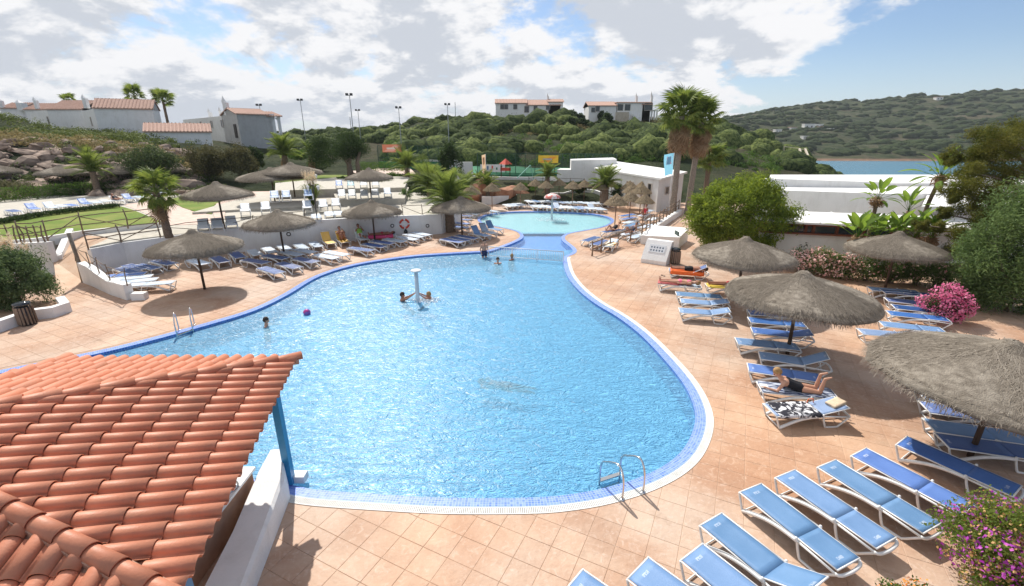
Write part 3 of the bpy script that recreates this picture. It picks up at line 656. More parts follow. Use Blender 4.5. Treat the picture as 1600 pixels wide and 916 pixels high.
# ============================================================ LOUNGERS
def fabric(name, c, c2, logo=(.75, .80, .88)):
    m = mat(name, c, c2, 1.4, .46, .25, 160, spec=.4, det=6, coord='World')
    nt = m.node_tree; N = nt.nodes; L = nt.links; p = N['Principled BSDF']; src = p.inputs['Base Color'].links[0].from_socket
    tc = N.new('ShaderNodeTexCoord'); sp = N.new('ShaderNodeSeparateXYZ'); L.new(tc.outputs['Object'], sp.inputs[0])
    def mt(op, a, b, c=None):
        n = N.new('ShaderNodeMath'); n.operation = op
        for i, v in enumerate((a, b, c)):
            if v is None: continue
            if isinstance(v, (int, float)): n.inputs[i].default_value = v
            else: L.new(v, n.inputs[i])
        return n.outputs[0]
    a1 = mt('COMPARE', sp.outputs[0], .15, .028); a2 = mt('COMPARE', sp.outputs[0], 1.74, .028); a = mt('MAXIMUM', a1, a2)
    b = mt('COMPARE', sp.outputs[1], 0, .07)
    w = N.new('ShaderNodeTexVoronoi'); w.feature = 'DISTANCE_TO_EDGE'; w.inputs['Scale'].default_value = 30; L.new(tc.outputs['Object'], w.inputs[0])
    c = mt('LESS_THAN', w.outputs[0], .16); f = mt('MULTIPLY', mt('MULTIPLY', a, b), mt('MULTIPLY', c, .4))
    mx = N.new('ShaderNodeMix'); mx.data_type = 'RGBA'; L.new(f, mx.inputs[0]); L.new(src, mx.inputs[6]); mx.inputs[7].default_value = (*logo, 1); L.new(mx.outputs[2], p.inputs['Base Color'])
    return m
FAB = {'blue': fabric('blue sling fabric', (.14, .255, .455), (.185, .31, .53)), 'royal': fabric('royal blue sling fabric', (.055, .14, .42), (.08, .185, .50)),
       'navy': fabric('navy sling fabric', (.03, .075, .24), (.05, .11, .32)), 'pale': fabric('glare paled blue sling fabric', (.42, .52, .66), (.56, .64, .74)),  # pale: sky glare on backlit blue slings, put into the fabric colour
       'white': fabric('white sling fabric', (.70, .74, .78), (.62, .68, .74)), 'yellow': fabric('yellow sling fabric', (.70, .40, .04), (.78, .48, .08)),
       'green': fabric('green blue sling fabric', (.10, .30, .36), (.15, .38, .44))}
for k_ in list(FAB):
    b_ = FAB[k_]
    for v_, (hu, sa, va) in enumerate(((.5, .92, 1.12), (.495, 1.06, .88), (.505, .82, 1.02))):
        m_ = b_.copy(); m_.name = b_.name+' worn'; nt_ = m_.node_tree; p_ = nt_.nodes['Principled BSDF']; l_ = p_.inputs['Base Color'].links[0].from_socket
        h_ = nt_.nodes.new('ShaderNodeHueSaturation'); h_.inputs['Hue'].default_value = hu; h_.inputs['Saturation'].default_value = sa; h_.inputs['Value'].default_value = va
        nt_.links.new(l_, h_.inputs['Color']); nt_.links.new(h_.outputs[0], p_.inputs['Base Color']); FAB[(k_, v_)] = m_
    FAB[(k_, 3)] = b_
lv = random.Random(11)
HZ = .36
def lounger_spec(ang):
    sp = []; ca, sa = math.cos(ang), math.sin(ang); hx = 1.20
    bk = lambda q, z=0: (hx+q*ca-z*sa, HZ+q*sa+z*ca)
    def sling(x0, x1, fn, name):
        nx = 8; ny = 6; V = []
        for i in range(nx+1):
            for j in range(ny+1):
                q = x0+(x1-x0)*i/nx; y = -.275+.55*j/ny; sag = -.018*(1-(2*j/ny-1)**2)*math.sin(math.pi*min(1, i/nx*.999))**.5
                X, Z = fn(q, sag+.012); V.append((X, y, Z))
        m = (nx+1)*(ny+1); V += [(v[0], v[1]*1.0, v[2]-.010) for v in V]
        F = []
        for i in range(nx):
            for j in range(ny):
                a = i*(ny+1)+j; F.append((a, a+ny+1, a+ny+2, a+1)); F.append((m+a, m+a+1, m+a+ny+2, m+a+ny+1))
        bd = [j for j in range(ny+1)]+[i*(ny+1)+ny for i in range(1, nx+1)]+[nx*(ny+1)+j for j in range(ny-1, -1, -1)]+[i*(ny+1) for i in range(nx-1, 0, -1)]
        for k in range(len(bd)): a, b = bd[k], bd[(k+1) % len(bd)]; F.append((a, b, m+b, m+a))
        return np_mesh(name, V, F, None, True)
    sp.append(('seat', sling(.03, 1.197, lambda q, z: (q, HZ+z), 'seat'), 'fab'))
    sp.append(('backrest', sling(.0, .67, bk, 'backrest'), 'fab'))
    for s in (-1, 1):
        y = s*.30; b = MB()
        b.tube(smooth_loop([(.13, y, .03), (.34, y, .135), (.6, y, .245), (.86, y, .305), (1.1, y, .325), (1.24, y, .325)], 3, False), [.026]+[.041]*14+[.028], 6)
        b.tube([(.02, y, HZ), (.6, y, HZ), (1.2, y, HZ-.005)], .013, 6)
        b.tube([(1.18, y, .325), (1.5, y, .312), (1.88, y, .29)], .022, 6)
        ob_ = b.mesh('side_rail', plastic, True); sp.append(('side_rail', ob_, None))
        b = MB().tube(smooth_loop([(.015, y, HZ+.004), (.03, y, .30), (.10, y, .12), (.145, y, .022), (.20, y, .03)], 3, False), .022, 6)
        sp.append(('front_leg', b.mesh('front_leg', plastic, True), None))
        b = MB().tube(smooth_loop([(1.215, y, .33), (1.25, y, .2), (1.31, y, .04), (1.36, y, .018), (1.60, y, .018), (1.66, y, .045), (1.78, y, .17), (1.89, y, .285)], 3, False), .024, 6)
        b.lathe([(0, .40), (.022, .395), (.028, .36), (.022, .31)], 8, (1.2, y+s*.016, 0)); sp.append(('rear_leg', b.mesh('rear_leg', plastic, True), None))
        b = MB()
        b.tube([(*bk(0)[:1], y*.93, bk(0)[1]), (bk(.68)[0], y*.93, bk(.68)[1])], .013, 6)
        sp.append(('backrest_rail', b.mesh('backrest_rail', plastic, True), None))
    X, Z = bk(.68)
    for pts, rad in (([(.015, -.30, HZ+.002), (.015, .30, HZ+.002)], .018), ([(.15, -.30, .03), (.15, .30, .03)], .015),
                     (smooth_loop([(1.87, -.305, .29), (1.93, -.24, .28), (1.955, 0, .275), (1.93, .24, .28), (1.87, .305, .29)], 3, False), .030), ([(X, -.285, Z), (X, .285, Z)], .016)):
        sp.append(('crossbar', MB().tube(pts, rad, 7).mesh('crossbar', plastic, True), None))
    if ang > .15:
        b = MB(); X, Z = bk(.42, -.02)
        b.tube([(X, -.25, Z), (X+.03+.1*sa, -.24, .31), (X+.03+.1*sa, .24, .31), (X, .25, Z)], .011, 6); sp.append(('prop', b.mesh('prop', plastic, True), None))
    return sp
LSP = {'flat': lounger_spec(0), 'low': lounger_spec(R(14)), 'mid': lounger_spec(R(28)), 'high': lounger_spec(R(52))}
def simple(sp):                                           # the same lounger joined into two meshes, for distant ones
    out = []
    fr = MB(); fa = MB()
    for nm, me, k in sp:
        b = fa if k else fr; b.add([v.co for v in me.vertices], [tuple(p.vertices) for p in me.polygons])
    return [('sling', np_mesh('sling', fa.v, fa.f, None, True), 'fab'), ('frame', fr.mesh('frame', plastic, True), None)]
LSS = {k: simple(v) for k, v in LSP.items()}
fmesh = {}
def lounger(label, foot, head, col='blue', pose='flat', z0=0, group=None, far=False, loc=None, ang=None, name='sun_lounger'):
    if loc is None:
        a = at(*foot, z0+HZ); b = at(*head, z0+HZ); loc = Vector((a.x, a.y, z0)); ang = math.atan2(b.y-a.y, b.x-a.x)
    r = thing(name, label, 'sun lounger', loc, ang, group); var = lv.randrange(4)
    for nm, me, k in (LSS if far else LSP)[pose]:
        if k:
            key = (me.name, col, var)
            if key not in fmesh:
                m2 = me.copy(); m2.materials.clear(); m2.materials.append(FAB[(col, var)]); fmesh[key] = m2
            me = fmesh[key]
        ob(nm, me, r)
    return r
CN = {'blue': 'light blue', 'royal': 'royal blue', 'navy': 'navy blue', 'pale': 'pale blue', 'white': 'white', 'yellow': 'yellow', 'green': 'teal'}
PN = {'flat': '', 'low': ', back tipped', 'mid': ', back raised', 'high': ', back steep'}
def row(items, where, group, z0=0, far=False, start=0):
    for i, it in enumerate(items):
        foot, head, col = it[:3]; pose = it[3] if len(it) > 3 else 'flat'
        lounger(f"{CN[col]} sun lounger{PN[pose]}, {ORD[i+start]} {where}", foot, head, col, pose, z0, group, far)
# near right row beside the purple bougainvillea
row([((893,909),(1100,1060),'blue'), ((996,887),(1190,1035),'blue'), ((1080,862),(1262,1010),'blue'), ((1110,811),(1258,930),'blue','mid'), ((1172,762),(1325,881),'blue'), ((1226,740),(1384,848),'blue'), ((1291,724),(1452,823),'blue'), ((1341,706),(1512,796),'royal'), ((1408,688),(1590,768),'royal')],
    'from left in the nearest slanting row', 'sun loungers in the near right row')
row([((1202,641),(1337,637),'blue','low'), ((1186,605),(1314,618),'navy'), ((1168,574),(1287,592),'royal'), ((1186,555),(1302,572),'blue','mid'), ((1150,533),(1254,543),'blue'), ((1174,516),(1272,527),'royal','low'), ((1170,500),(1262,508),'royal'), ((1169,488),(1250,494),'navy'), ((1170,478),(1245,483),'navy')],
    'from front under the middle right parasol', 'sun loungers under the middle parasol')
row([((1061,485),(1143,491),'blue','low'), ((1063,470),(1140,476),'blue','low'), ((1056,459),(1130,464),'blue'), ((1028,441),(1088,447),'pale'), ((1045,421),(1112,426),'navy','mid'), ((1103,446),(1160,449),'yellow','low')],
    'from front beside the back right parasol', 'sun loungers near the back right parasol')
row([((1343,518),(1412,524),'blue'), ((1376,506),(1432,512),'blue'), ((1387,489),(1442,495),'royal'), ((1395,479),(1450,485),'navy'), ((1384,468),(1442,474),'navy'), ((1378,455),(1440,460),'navy'), ((1358,451),(1410,455),'blue')],
    'from front left of the pink bougainvillea', 'sun loungers before the rose hedge')
row([((1470,688),(1640,712),'navy'), ((1450,664),(1620,688),'blue'), ((1443,636),(1600,658),'royal'), ((1437,617),(1580,636),'blue')],
    'from front under the right edge parasol', 'sun loungers under the right edge parasol')
# left side of the main pool
row([((438,427),(395,414),'navy'), ((466,419),(427,408),'navy'), ((417,411),(375,404),'navy'), ((448,404),(408,398),'navy'), ((494,410),(452,401),'navy'), ((526,404),(480,395),'pale'), ((542,399),(498,391),'pale'), ((491,395),(455,388),'pale'), ((470,399),(433,391),'pale')],
    'from front in the cluster left of pool', 'sun loungers clustered left of the pool')
row([((322,413),(293,404),'pale'), ((352,410),(333,400),'navy'), ((377,403),(360,391),'navy'), ((404,399),(387,387),'pale'), ((428,395),(409,383),'pale'), ((451,391),(431,379),'pale'), ((477,389),(457,377),'pale'), ((499,386),(479,373),'pale'), ((519,381),(503,371),'yellow','high'), ((541,379),(526,369),'yellow','high'), ((570,375),(555,365),'white','high')],
    'from left along the white terrace wall', 'sun loungers along the white wall')
row([((581,392),(537,385),'navy'), ((601,386),(557,379),'navy'), ((614,381),(573,375),'navy'), ((632,378),(590,371),'pale'), ((651,375),(612,368),'pale'), ((660,371),(625,364),'pale'), ((671,368),(637,361),'pale')],
    'from front in the row before the life ring', 'sun loungers before the life ring')
lounger('pale sun lounger with a pink towel and a bather lying on it by the wall', (575,369), (612,367), 'pale')
row([((722,379),(680,371),'royal'), ((733,376),(694,369),'navy'), ((745,373),(708,367),'navy'), ((763,369),(736,363),'blue','high'), ((773,365),(746,358),'pale','high'), ((783,360),(757,354),'blue','high')],
    'from front at the narrow pool neck', 'sun loungers at the pool neck')
row([((733,356),(705,354),'royal'), ((733,350),(706,348),'royal'), ((735,344),(708,342),'navy'), ((737,338),(712,336),'navy'), ((747,335),(722,333),'pale'), ((778,331),(759,328),'pale')],
    'from front behind the squat palm', 'sun loungers behind the squat palm', far=True)
row([((213,426),(176,416),'navy'), ((225,421),(190,412),'navy'), ((246,420),(205,412),'navy'), ((271,413),(236,406),'navy')],
    'from left inside the white wall bend', 'sun loungers inside the white wall bend')
row([((272,441),(210,445),'pale'), ((246,436),(203,440),'pale'), ((238,431),(197,435),'pale'), ((228,427),(190,430),'royal')],
    'from front beside the curved low wall', 'sun loungers by the curved low wall')
# terrace seats
row([((318,357),(318,345),'white','mid'), ((340,356),(338,344),'white','mid'), ((362,352),(360,341),'white','mid')], 'from left above the white wall', 'white loungers on the terrace edge', T1, True)
row([((383,330),(383,321),'white','mid'), ((415,327),(415,318),'white','mid'), ((480,325),(479,316),'white','mid'), ((505,323),(504,314),'white','mid'), ((525,321),(524,312),'white','mid')], 'from left on the lowest cream tier', 'white loungers on the lowest tier', 1.62, True)
row([((495,341),(492,332),'pale'), ((516,337),(512,329),'pale'), ((531,336),(526,328),'pale')], 'from left just behind the wall top', 'pale loungers behind the wall top', T1, True)
row([((534,306),(534,299),'white','mid'), ((550,306),(550,299),'white','mid'), ((569,306),(569,299),'white','mid'), ((586,305),(586,298),'white','mid'), ((606,303),(604,296),'pale','mid')], 'from the left on the middle cream tier', 'white loungers on the middle tier', 1.95, True)
row([((429,309),(429,302),'blue','mid'), ((447,308),(447,301),'blue','mid'), ((482,306),(481,299),'blue','mid'), ((530,290),(529,284),'royal','mid'), ((548,290),(548,284),'green','mid'), ((568,289),(568,283),'white','mid'), ((587,289),(586,283),'white','mid')], 'from the left on the uppermost tier', 'loungers on the uppermost tier', 2.35, True)
row([((28,331),(5,326),'navy'), ((58,327),(22,318),'royal','mid'), ((86,325),(50,316),'pale','mid'), ((104,323),(72,316),'pale'), ((118,322),(84,315),'royal'), ((140,319),(106,312),'royal','mid'), ((156,317),(124,311),'pale'), ((172,315),(140,309),'white'), ((190,314),(156,308),'white','mid'), ((206,311),(182,305),'royal','mid'), ((222,309),(200,303),'pale'), ((236,306),(214,300),'pale'), ((256,301),(236,296),'pale'), ((274,298),(254,293),'white')],
    'from left in the row below the hedge', 'loungers in the row below the hedge', T1, True)
# around the paddling pool
rr = random.Random(3)
def arc(n, a, b, dx, dy, where, group, cols):
    for i in range(n):
        t = i/(n-1); f = (a[0]+(b[0]-a[0])*t+rr.uniform(-1, 1), a[1]+(b[1]-a[1])*t+rr.uniform(-.5, .5)); c = cols[rr.randrange(len(cols))]
        ps = 'mid' if rr.random() < .15 else 'flat'
        lounger(f"{CN[c]} sun lounger{PN[ps]}, {ORD[i]} {where}", f, (f[0]+dx, f[1]+dy), c, ps, 0, group, True)
arc(12, (786,322), (820,319), 0, 0, 'x', 'x', ['pale']) if False else None
arc(4, (799,323), (820,321), -13, -5, 'from left, left end behind paddling pool', 'loungers at the left end behind the paddling pool', ['pale', 'white'])
arc(15, (838,324), (946,328), -14, -5.5, 'from left, front row behind paddling pool', 'loungers in the front row behind the paddling pool', ['pale', 'pale', 'blue', 'white', 'navy'])
arc(13, (832,316), (956,320), -13, -4.5, 'from left, back row behind paddling pool', 'loungers in the back row behind the paddling pool', ['pale', 'white', 'blue', 'pale'])
row([((913,377),(937,369),'navy'), ((928,383),(952,371),'navy'), ((948,386),(967,372),'pale','low'), ((942,363),(975,358),'navy'), ((972,367),(1000,361),'pale')], 'from front right of the paddling pool', 'loungers right of the paddling pool')
row([((976,360),(1002,353),'blue'), ((978,354),(1003,347),'blue'), ((976,349),(1001,343),'pale'), ((972,343),(998,338),'royal'), ((970,338),(995,334),'royal'), ((985,372),(1012,364),'pale'), ((1000,338),(1020,331),'pale'), ((1006,332),(1026,326),'pale'), ((1012,345),(1030,338),'white'), ((1004,356),(1024,349),'pale')], 'from front along the stair wall', 'loungers along the stair wall', far=True)
# ============================================================ PARASOLS
def straws(n, prof, seed, ln=.30, w=.012, lift=.03, mat_=None, rim=None):
    r = np.random.RandomState(seed); pr = np.array(prof); seg = np.hypot(np.diff(pr[:, 0]), np.diff(pr[:, 1])); area = seg*(pr[1:, 0]+pr[:-1, 0]); cum = np.cumsum(area)/area.sum()
    k = np.searchsorted(cum, r.rand(n)); t = r.rand(n); P = pr[k]*(1-t)[:, None]+pr[k+1]*t[:, None]; D = (pr[k+1]-pr[k])/seg[k][:, None]
    a = r.rand(n)*2*np.pi; da = r.randn(n)*.35; L = ln*(.5+r.rand(n)); lf = lift*r.rand(n)
    ca, sa = np.cos(a), np.sin(a)
    nrm = np.stack([-D[:, 1], D[:, 0]], 1); nrm *= np.sign(nrm[:, 1]+1e-9)[:, None]
    def pt(rad, z, tang): return np.stack([rad*ca-tang*sa, rad*sa+tang*ca, z], 1)
    s0 = P-D*(L*.5)[:, None]+nrm*(.004); s1 = P+D*(L*.5)[:, None]+nrm*(lf+.006)[:, None]
    ww = w*(.6+.8*r.rand(n)); tg = np.tan(da)*L*.5
    V = np.stack([pt(s0[:, 0], s0[:, 1], -tg-ww/2), pt(s0[:, 0], s0[:, 1], -tg+ww/2), pt(s1[:, 0], s1[:, 1], tg+ww/4), pt(s1[:, 0], s1[:, 1], tg-ww/4)], 1).reshape(-1, 3)
    return V, np.arange(n*4).reshape(-1, 4)
def fringe(n, rad, z, seed, lo=.08, hi=.30, w=.010):
    r = np.random.RandomState(seed); a = r.rand(n)*2*np.pi; rr_ = rad*(1-.06*r.rand(n)); L = lo+(hi-lo)*r.rand(n)**2*(.5+.5*np.sin(a*5+seed)**2); zz = z+.05*r.rand(n)
    ca, sa = np.cos(a), np.sin(a); w = w*(.6+.8*r.rand(n)); tg = r.randn(n)*.03
    def pt(q, z_, t): return np.stack([q*ca-t*sa, q*sa+t*ca, z_], 1)
    V = np.stack([pt(rr_-.06, zz, -w/2), pt(rr_-.06, zz, w/2), pt(rr_+.02, zz-L, tg+w/3), pt(rr_+.02, zz-L, tg-w/3)], 1).reshape(-1, 3)
    return V, np.arange(n*4).reshape(-1, 4)
PSP = []
for v in range(3):
    prof = [(.02, 2.90), (.10, 2.89), (.19, 2.80), (.30, 2.71), (.62, 2.60), (1.05, 2.46), (1.45, 2.31), (1.74, 2.18), (1.88, 2.09), (1.93, 2.00)]
    b = MB().lathe(prof+[(1.90, 1.95), (1.5, 2.05), (.9, 2.28), (.1, 2.45)], 48, jit=.035, caps=False)
    b.v = [(x*(1+.03*math.sin(2*math.atan2(y, x)+v)), y, z+.05*math.sin(3*math.atan2(y, x)+v*2)*min(1, math.hypot(x, y)/1.9)**2+.02*noise.noise(Vector((x*2, y*2, v)))) for x, y, z in b.v]
    can = b.mesh('canopy', thatch, True)
    s = np_mesh('straw', *straws(9000, prof[2:], v+10, .30, .012, .010), straw); f = np_mesh('fringe', *fringe(1500, 1.93, 2.02, v), straw)
    pole = MB().tube([(0, 0, 0), (.01, .01, 1.2), (0, 0, 2.6)], [.06, .055, .05], 10).mesh('pole', woodpole, True)
    rb = MB()
    for k in range(8): a = k*math.pi/4; rb.tube([(0, 0, 2.42), (1.80*math.cos(a), 1.80*math.sin(a), 1.98)], .022, 6)
    PSP.append([('pole', pole), ('canopy', can, [('straw', s, 1), ('fringe', f, 1)]), ('ribs', rb.mesh('ribs', woodpole, True))])
def parasol(base, Lp, Rp, label, z0=0, group=None, v=0, D=None):
    b = at(*base, z0); rz = z0+2.1; D = D or (at(*Lp, rz)-at(*Rp, rz)).length/3.9
    r = thing('thatched_parasol', label, 'parasol', (b.x, b.y, z0), v*2.1, group)
    hz = 1.0
    for it in PSP[v % 3]:
        o = ob(it[0], it[1], r, sc=(D, D, hz) if it[0] != 'pole' else (1, 1, hz))
        for ch in (it[2] if len(it) > 2 else []):
            c = ob(ch[0], ch[1], o); c['kind'] = 'stuff'
    return r
G = 'large thatched parasols'
parasol((320,452), (222,393), (381,377), 'grey thatched parasol standing alone left of the pool, round shadow on the paving', 0, G, 0)
parasol((445,402), (378,361), (492,346), 'large thatched parasol over the lounger cluster left of the pool', 0, G, 1)
parasol((586,378), (537,333), (633,331), 'thatched parasol before the white wall with the life ring', 0, G, 2)
parasol((722,369), (676,323), (765,319), 'thatched parasol at the neck of the pool in front of the palm', 0, G, 0)
parasol((351,357), (288,299), (392,292), 'thatched parasol rising from the terrace edge with three white loungers', T1, G, 1)
parasol((430,316), (381,282), (468,285), 'thatched parasol on the terrace, front one of the overlapping pair', 1.62, G, 2)
parasol((461,308), (428,266), (487,269), 'thatched parasol on the terrace, back one of the overlapping pair', 2.0, G, 0)
parasol((581,317), (538,279), (616,277), 'thatched parasol on the cream tiers beside the olive tree', 1.62, G, 1)
parasol((5,300), (-25,281), (23,284), 'thatched parasol cut by the left edge above the hedge', T1, G, 2)
parasol((107,303), (75,272), (132,273), 'thatched parasol before the stony bank, nearest the left edge loungers', T1, G, 0)
parasol((197,300), (167,266), (208,267), 'thatched parasol behind the small fan palm, left side', T1, G, 1)
parasol((266,296), (246,264), (284,265), 'small looking thatched parasol before the grey bushes', T1, G, 2)
parasol((1230,553), (1136,445), (1388,492), 'biggest looking thatched parasol shading the reading woman', 0, G, 1)
parasol((1150,470), (1073,402), (1250,417), 'thatched parasol behind the reading woman parasol, by the feathery tree', 0, G, 2)
parasol((1381,457), (1299,389), (1478,415), 'brownish thatched parasol in front of the rose hedge and banana plants', 0, G, 0)
parasol((1515,714), (1362,545), (1668,640), 'thatched parasol cut by the right edge of the picture', 0, G, 2, 1.2)
# little tiered parasols round the paddling pool
tp = [(.02, 2.45), (.16, 2.36), (.34, 2.22), (.30, 2.20), (.52, 2.06), (.48, 2.04), (.68, 1.92), (.64, 1.90), (.84, 1.78), (.80, 1.74), (.3, 1.95), (.05, 2.0)]
tier_can = MB().lathe(tp, 24, jit=.08, caps=False).mesh('canopy', mat('banded thatch', (.16, .13, .09), (.42, .36, .26), 9, .95, 1, 30, stretch=(1, 1, 3)), True)
ts = np_mesh('straw', *join_np([straws(900, [(.05, 2.44), (.34, 2.24), (.52, 2.08), (.68, 1.94), (.84, 1.80)], 4, .22, .03, .05), fringe(260, .86, 1.82, 3, .05, .2, .02)]), straw2)
tpole = MB().tube([(0, 0, 0), (0, 0, 2.2)], .035, 8).mesh('pole', mat('brown pole', (.22, .12, .08), (.30, .18, .12), 5), True)
for i, (bx, by, w) in enumerate([(813,323,1), (836,315,1), (852.5,319,1.0), (873,314,1), (894,322,1.05), (912,317,1), (937,323,1.05), (954,315,.95), (984,331,1.05), (960,359,1.12), (982.5,347,1.05), (1004,350,1.0), (999,336,1.15), (981,325,1.1), (1001,325,1.1), (769,327,1.05), (737,335,1.1)]):
    b = at(bx, by, 0)
    w_ = ['at the left end of the row behind the paddling pool'][0:1]
    lab = f"little tiered thatched parasol, {ORD[i]} from the left behind the paddling pool" if i < 8 else {8: 'little tiered parasol hidden behind two others at the right', 9: 'little tiered parasol nearest the right rim of the paddling pool', 10: 'little tiered parasol just behind the one at the pool rim', 11: 'little tiered parasol nearest the stair wall', 12: 'broad little tiered parasol in the middle of the right cluster', 13: 'left rear little tiered parasol of the right cluster', 14: 'rearmost little tiered parasol by the round green bush', 15: 'little tiered parasol standing alone before the red rocks', 16: 'little tiered parasol peeping over the parasol at the pool neck'}[i]
    r = thing('tiered_parasol', lab, 'parasol', (b.x, b.y, 0), i*1.3, 'little tiered parasols', w)
    ob('pole', tpole, r); c = ob('canopy', tier_can, r); s = ob('straw', ts, c); s['kind'] = 'stuff'
# ============================================================ WALLS, KERBS, FENCES
def zat(px, py, Y): return atY(px, py, Y).z
def wall_thing(label, pts, tops, th=.28, z0=-.1, name='white_wall', m=white, cat='wall', group=None):
    b = MB().wall(pts, th, z0, tops); o = ob(name, (b, m)); o['label'] = label; o['category'] = cat
    if group: o['group'] = group
    return o
tp_ = [(150,389),(200,379),(260,371),(330,361),(392,354),(480,345),(560,340),(630,337),(690,335)]
tops = [zat(a, b, w.y) for (a, b), w in zip(tp_, WB)]
wall_thing('long white retaining wall behind the loungers, carrying the life ring', WB, tops)
wall_thing('white return wall at the right end of the long retaining wall', [WB[-1], (-4.3, 38.5)], [tops[-1], tops[-1]])
lw = [at(136,441).xy, at(150,446).xy, at(163,452).xy, at(178,459).xy, at(205,468).xy]
wall_thing('curved low white wall sweeping down beside the striped loungers', lw, [1.05, .98, .80, .66, .72], .32)
wall_thing('low white step block at the end of the curved wall', [lw[-1]+Vector((.12, 0)), at(230,467).xy], [.32, .30], .34)
wall_thing('short white wall end beside the ramp, left', [(-31, 23.9), (-26.5, 23.9), (-24.0, 23.5)], [1.5, 1.6, 1.78], .3)
wall_thing('low white kerb wall rising along the ramp', [(-24.0, 23.7), (-25.2, 25.6), (-26.4, 27.3)], [1.0, 1.5, 1.75], .3)
wall_thing('low white kerb along the near edge of the lawn', [at(x, y, T1).xy for x, y in ((0,386),(60,380),(130,368),(200,360),(250,355),(262,352))], [T1+.28]*6, .2, 1.2)
wall_thing('white wall behind the paddling pool loungers', [at(x, y).xy for x, y in ((753,320),(772,319.5),(795,317),(825,312),(880,313),(905,311),(930,312),(960,318),(985,322))], [.9, .85, .8, .8, .85, 1.25, 1.1, .7, .7], .3)
wall_thing('white stair wall with a post fence right of the paddling pool', [at(1002,378).xy, at(1030,356).xy, at(1062,335).xy], [.45, .45, .45], .4)
wall_thing('low white wall right of the paddling pool parasols', [at(1000,322).xy, at(1035,320).xy, at(1060,322).xy], [.7, .7, .7], .3)
pl = [at(x, y).xy for x, y in ((-30,527),(0,518),(28,508),(55,499),(85,495),(106,488),(98,478))]
wall_thing('low curved white planter kerb round the big left shrub', pl, [.42]*7, .3)
wall_thing('white low wall in front of the tennis courts', [at(x, y, 1.6).xy for x, y in ((640,262),(700,264),(716,264))], [3.1, 3.1, 3.1], .3, 0)
wall_thing('stepped white wall left of the flat roofed white building', [atY(714, 260, 62).xy, atY(738, 260, 62).xy, atY(739, 260, 62).xy, atY(800, 260, 62).xy, atY(871, 260, 62).xy], [3.9, 3.9, 2.2, 2.0, 2.0], .3, 0)
branch_n = 0
def fence(label, pts, h=.9, gap=1.1, braces=True, rails=(.45, .88), m=rustic, r=.035, jit=.05, group='rustic branch fences'):
    t = thing('branch_fence', label, 'fence', pts[0], 0, group); o0 = Vector(pts[0]); P = [Vector(p)-o0 for p in pts]
    poss = []
    for a, b in zip(P, P[1:]):
        n = max(1, round((b-a).length/gap))
        for k in range(n): poss.append(a.lerp(b, k/n))
    poss.append(P[-1]); j = lambda: rnd.uniform(-jit, jit)
    for p in poss: ob('post', (MB().tube([(0, 0, -.05), (j(), j(), h*.5), (j(), j(), h*(1.02+j()))], [r*1.2, r, r*.9], 6), m, True), t, p)
    for f in rails:
        for a, b in zip(poss, poss[1:]):
            ob('rail', (MB().tube([a+Vector((0, 0, h*f+j())), (a+b)/2+Vector((j(), j(), h*f+j())), b+Vector((0, 0, h*f+j()))], r*.8, 5), m, True), t)
    if braces:
        for k, (a, b) in enumerate(zip(poss, poss[1:])):
            z = (.1, h*.85) if k % 2 else (h*.85, .1)
            ob('brace', (MB().tube([a+Vector((0, 0, z[0])), b+Vector((0, 0, z[1]))], r*.7, 5), m, True), t)
z1 = T1+.25
fence('weathered branch fence along the near edge of the lower lawn', [at(x, y, T1+.3) for x, y in ((34,380),(75,376),(130,364),(200,356),(250,350))], 1.1, 2.0)
fence('weathered branch fence on the left end of the long white wall', [Vector((WB[0].x, WB[0].y, tops[0])), Vector((WB[1].x, WB[1].y, tops[1])), Vector((WB[2].x, WB[2].y, tops[2]))], 1.0, 1.6)
fence('dark branch fence on the white wall top behind the parasols', [Vector((WB[i].x, WB[i].y+.3, tops[i]-.1)) for i in (2, 3, 4, 5)], .75, 2.2, True, (.9,), woodpole, .025)
fence('branch fence around the terrace corner above the life ring', [Vector((WB[i].x, WB[i].y+.3, tops[i]-.1)) for i in (7, 8)]+[Vector((-4.4, 38.2, T1))], .85, 1.8, True, (.9,), woodpole, .025)
fence('branch fence climbing the stair wall right of the paddling pool', [at(925,400), at(965,385), at(1003,369,.4), at(1030,348,.4), at(1060,328,.4)], .9, 1.25, False, (.5, .92), rustic, .045, .04)
fence('weathered branch fence on the curved low wall', [Vector((p.x, p.y, z)) for p, z in zip(lw, (1.0, .95, .78, .64, .7))], .75, 1.3, True, (.9,), rustic, .022)
fence('short branch handrail on the white wall end by the ramp', [Vector((-29, 23.9, 1.5)), Vector((-26.5, 23.9, 1.6)), Vector((-24.2, 23.5, 1.7))], .95, .5, False)
fence('dark branch fence on the path behind the paddling pool', [atY(826, 290, 57), atY(870, 290, 57), atY(912, 292, 57)], 1.0, 1.6, True, (.9,), woodpole, .03)
p0 = at(131,441); t = thing('branch_post', 'tall knotted branch post at the corner of the curved low wall', 'post', p0)
ob('post', (MB().tube([(0, 0, 0), (.03, .02, 1.3), (0, 0, 2.5)], [.10, .08, .085], 8), mat('pale knotted branch', (.30, .26, .21), (.20, .16, .12), 12, .9, 1, 20), True), t)
ob('cap', (MB().tube([(-.03, 0, 1.1), (.06, 0, 1.7), (-.02, .04, 2.45)], [.06, .05, .03], 6), rustic, True), t)
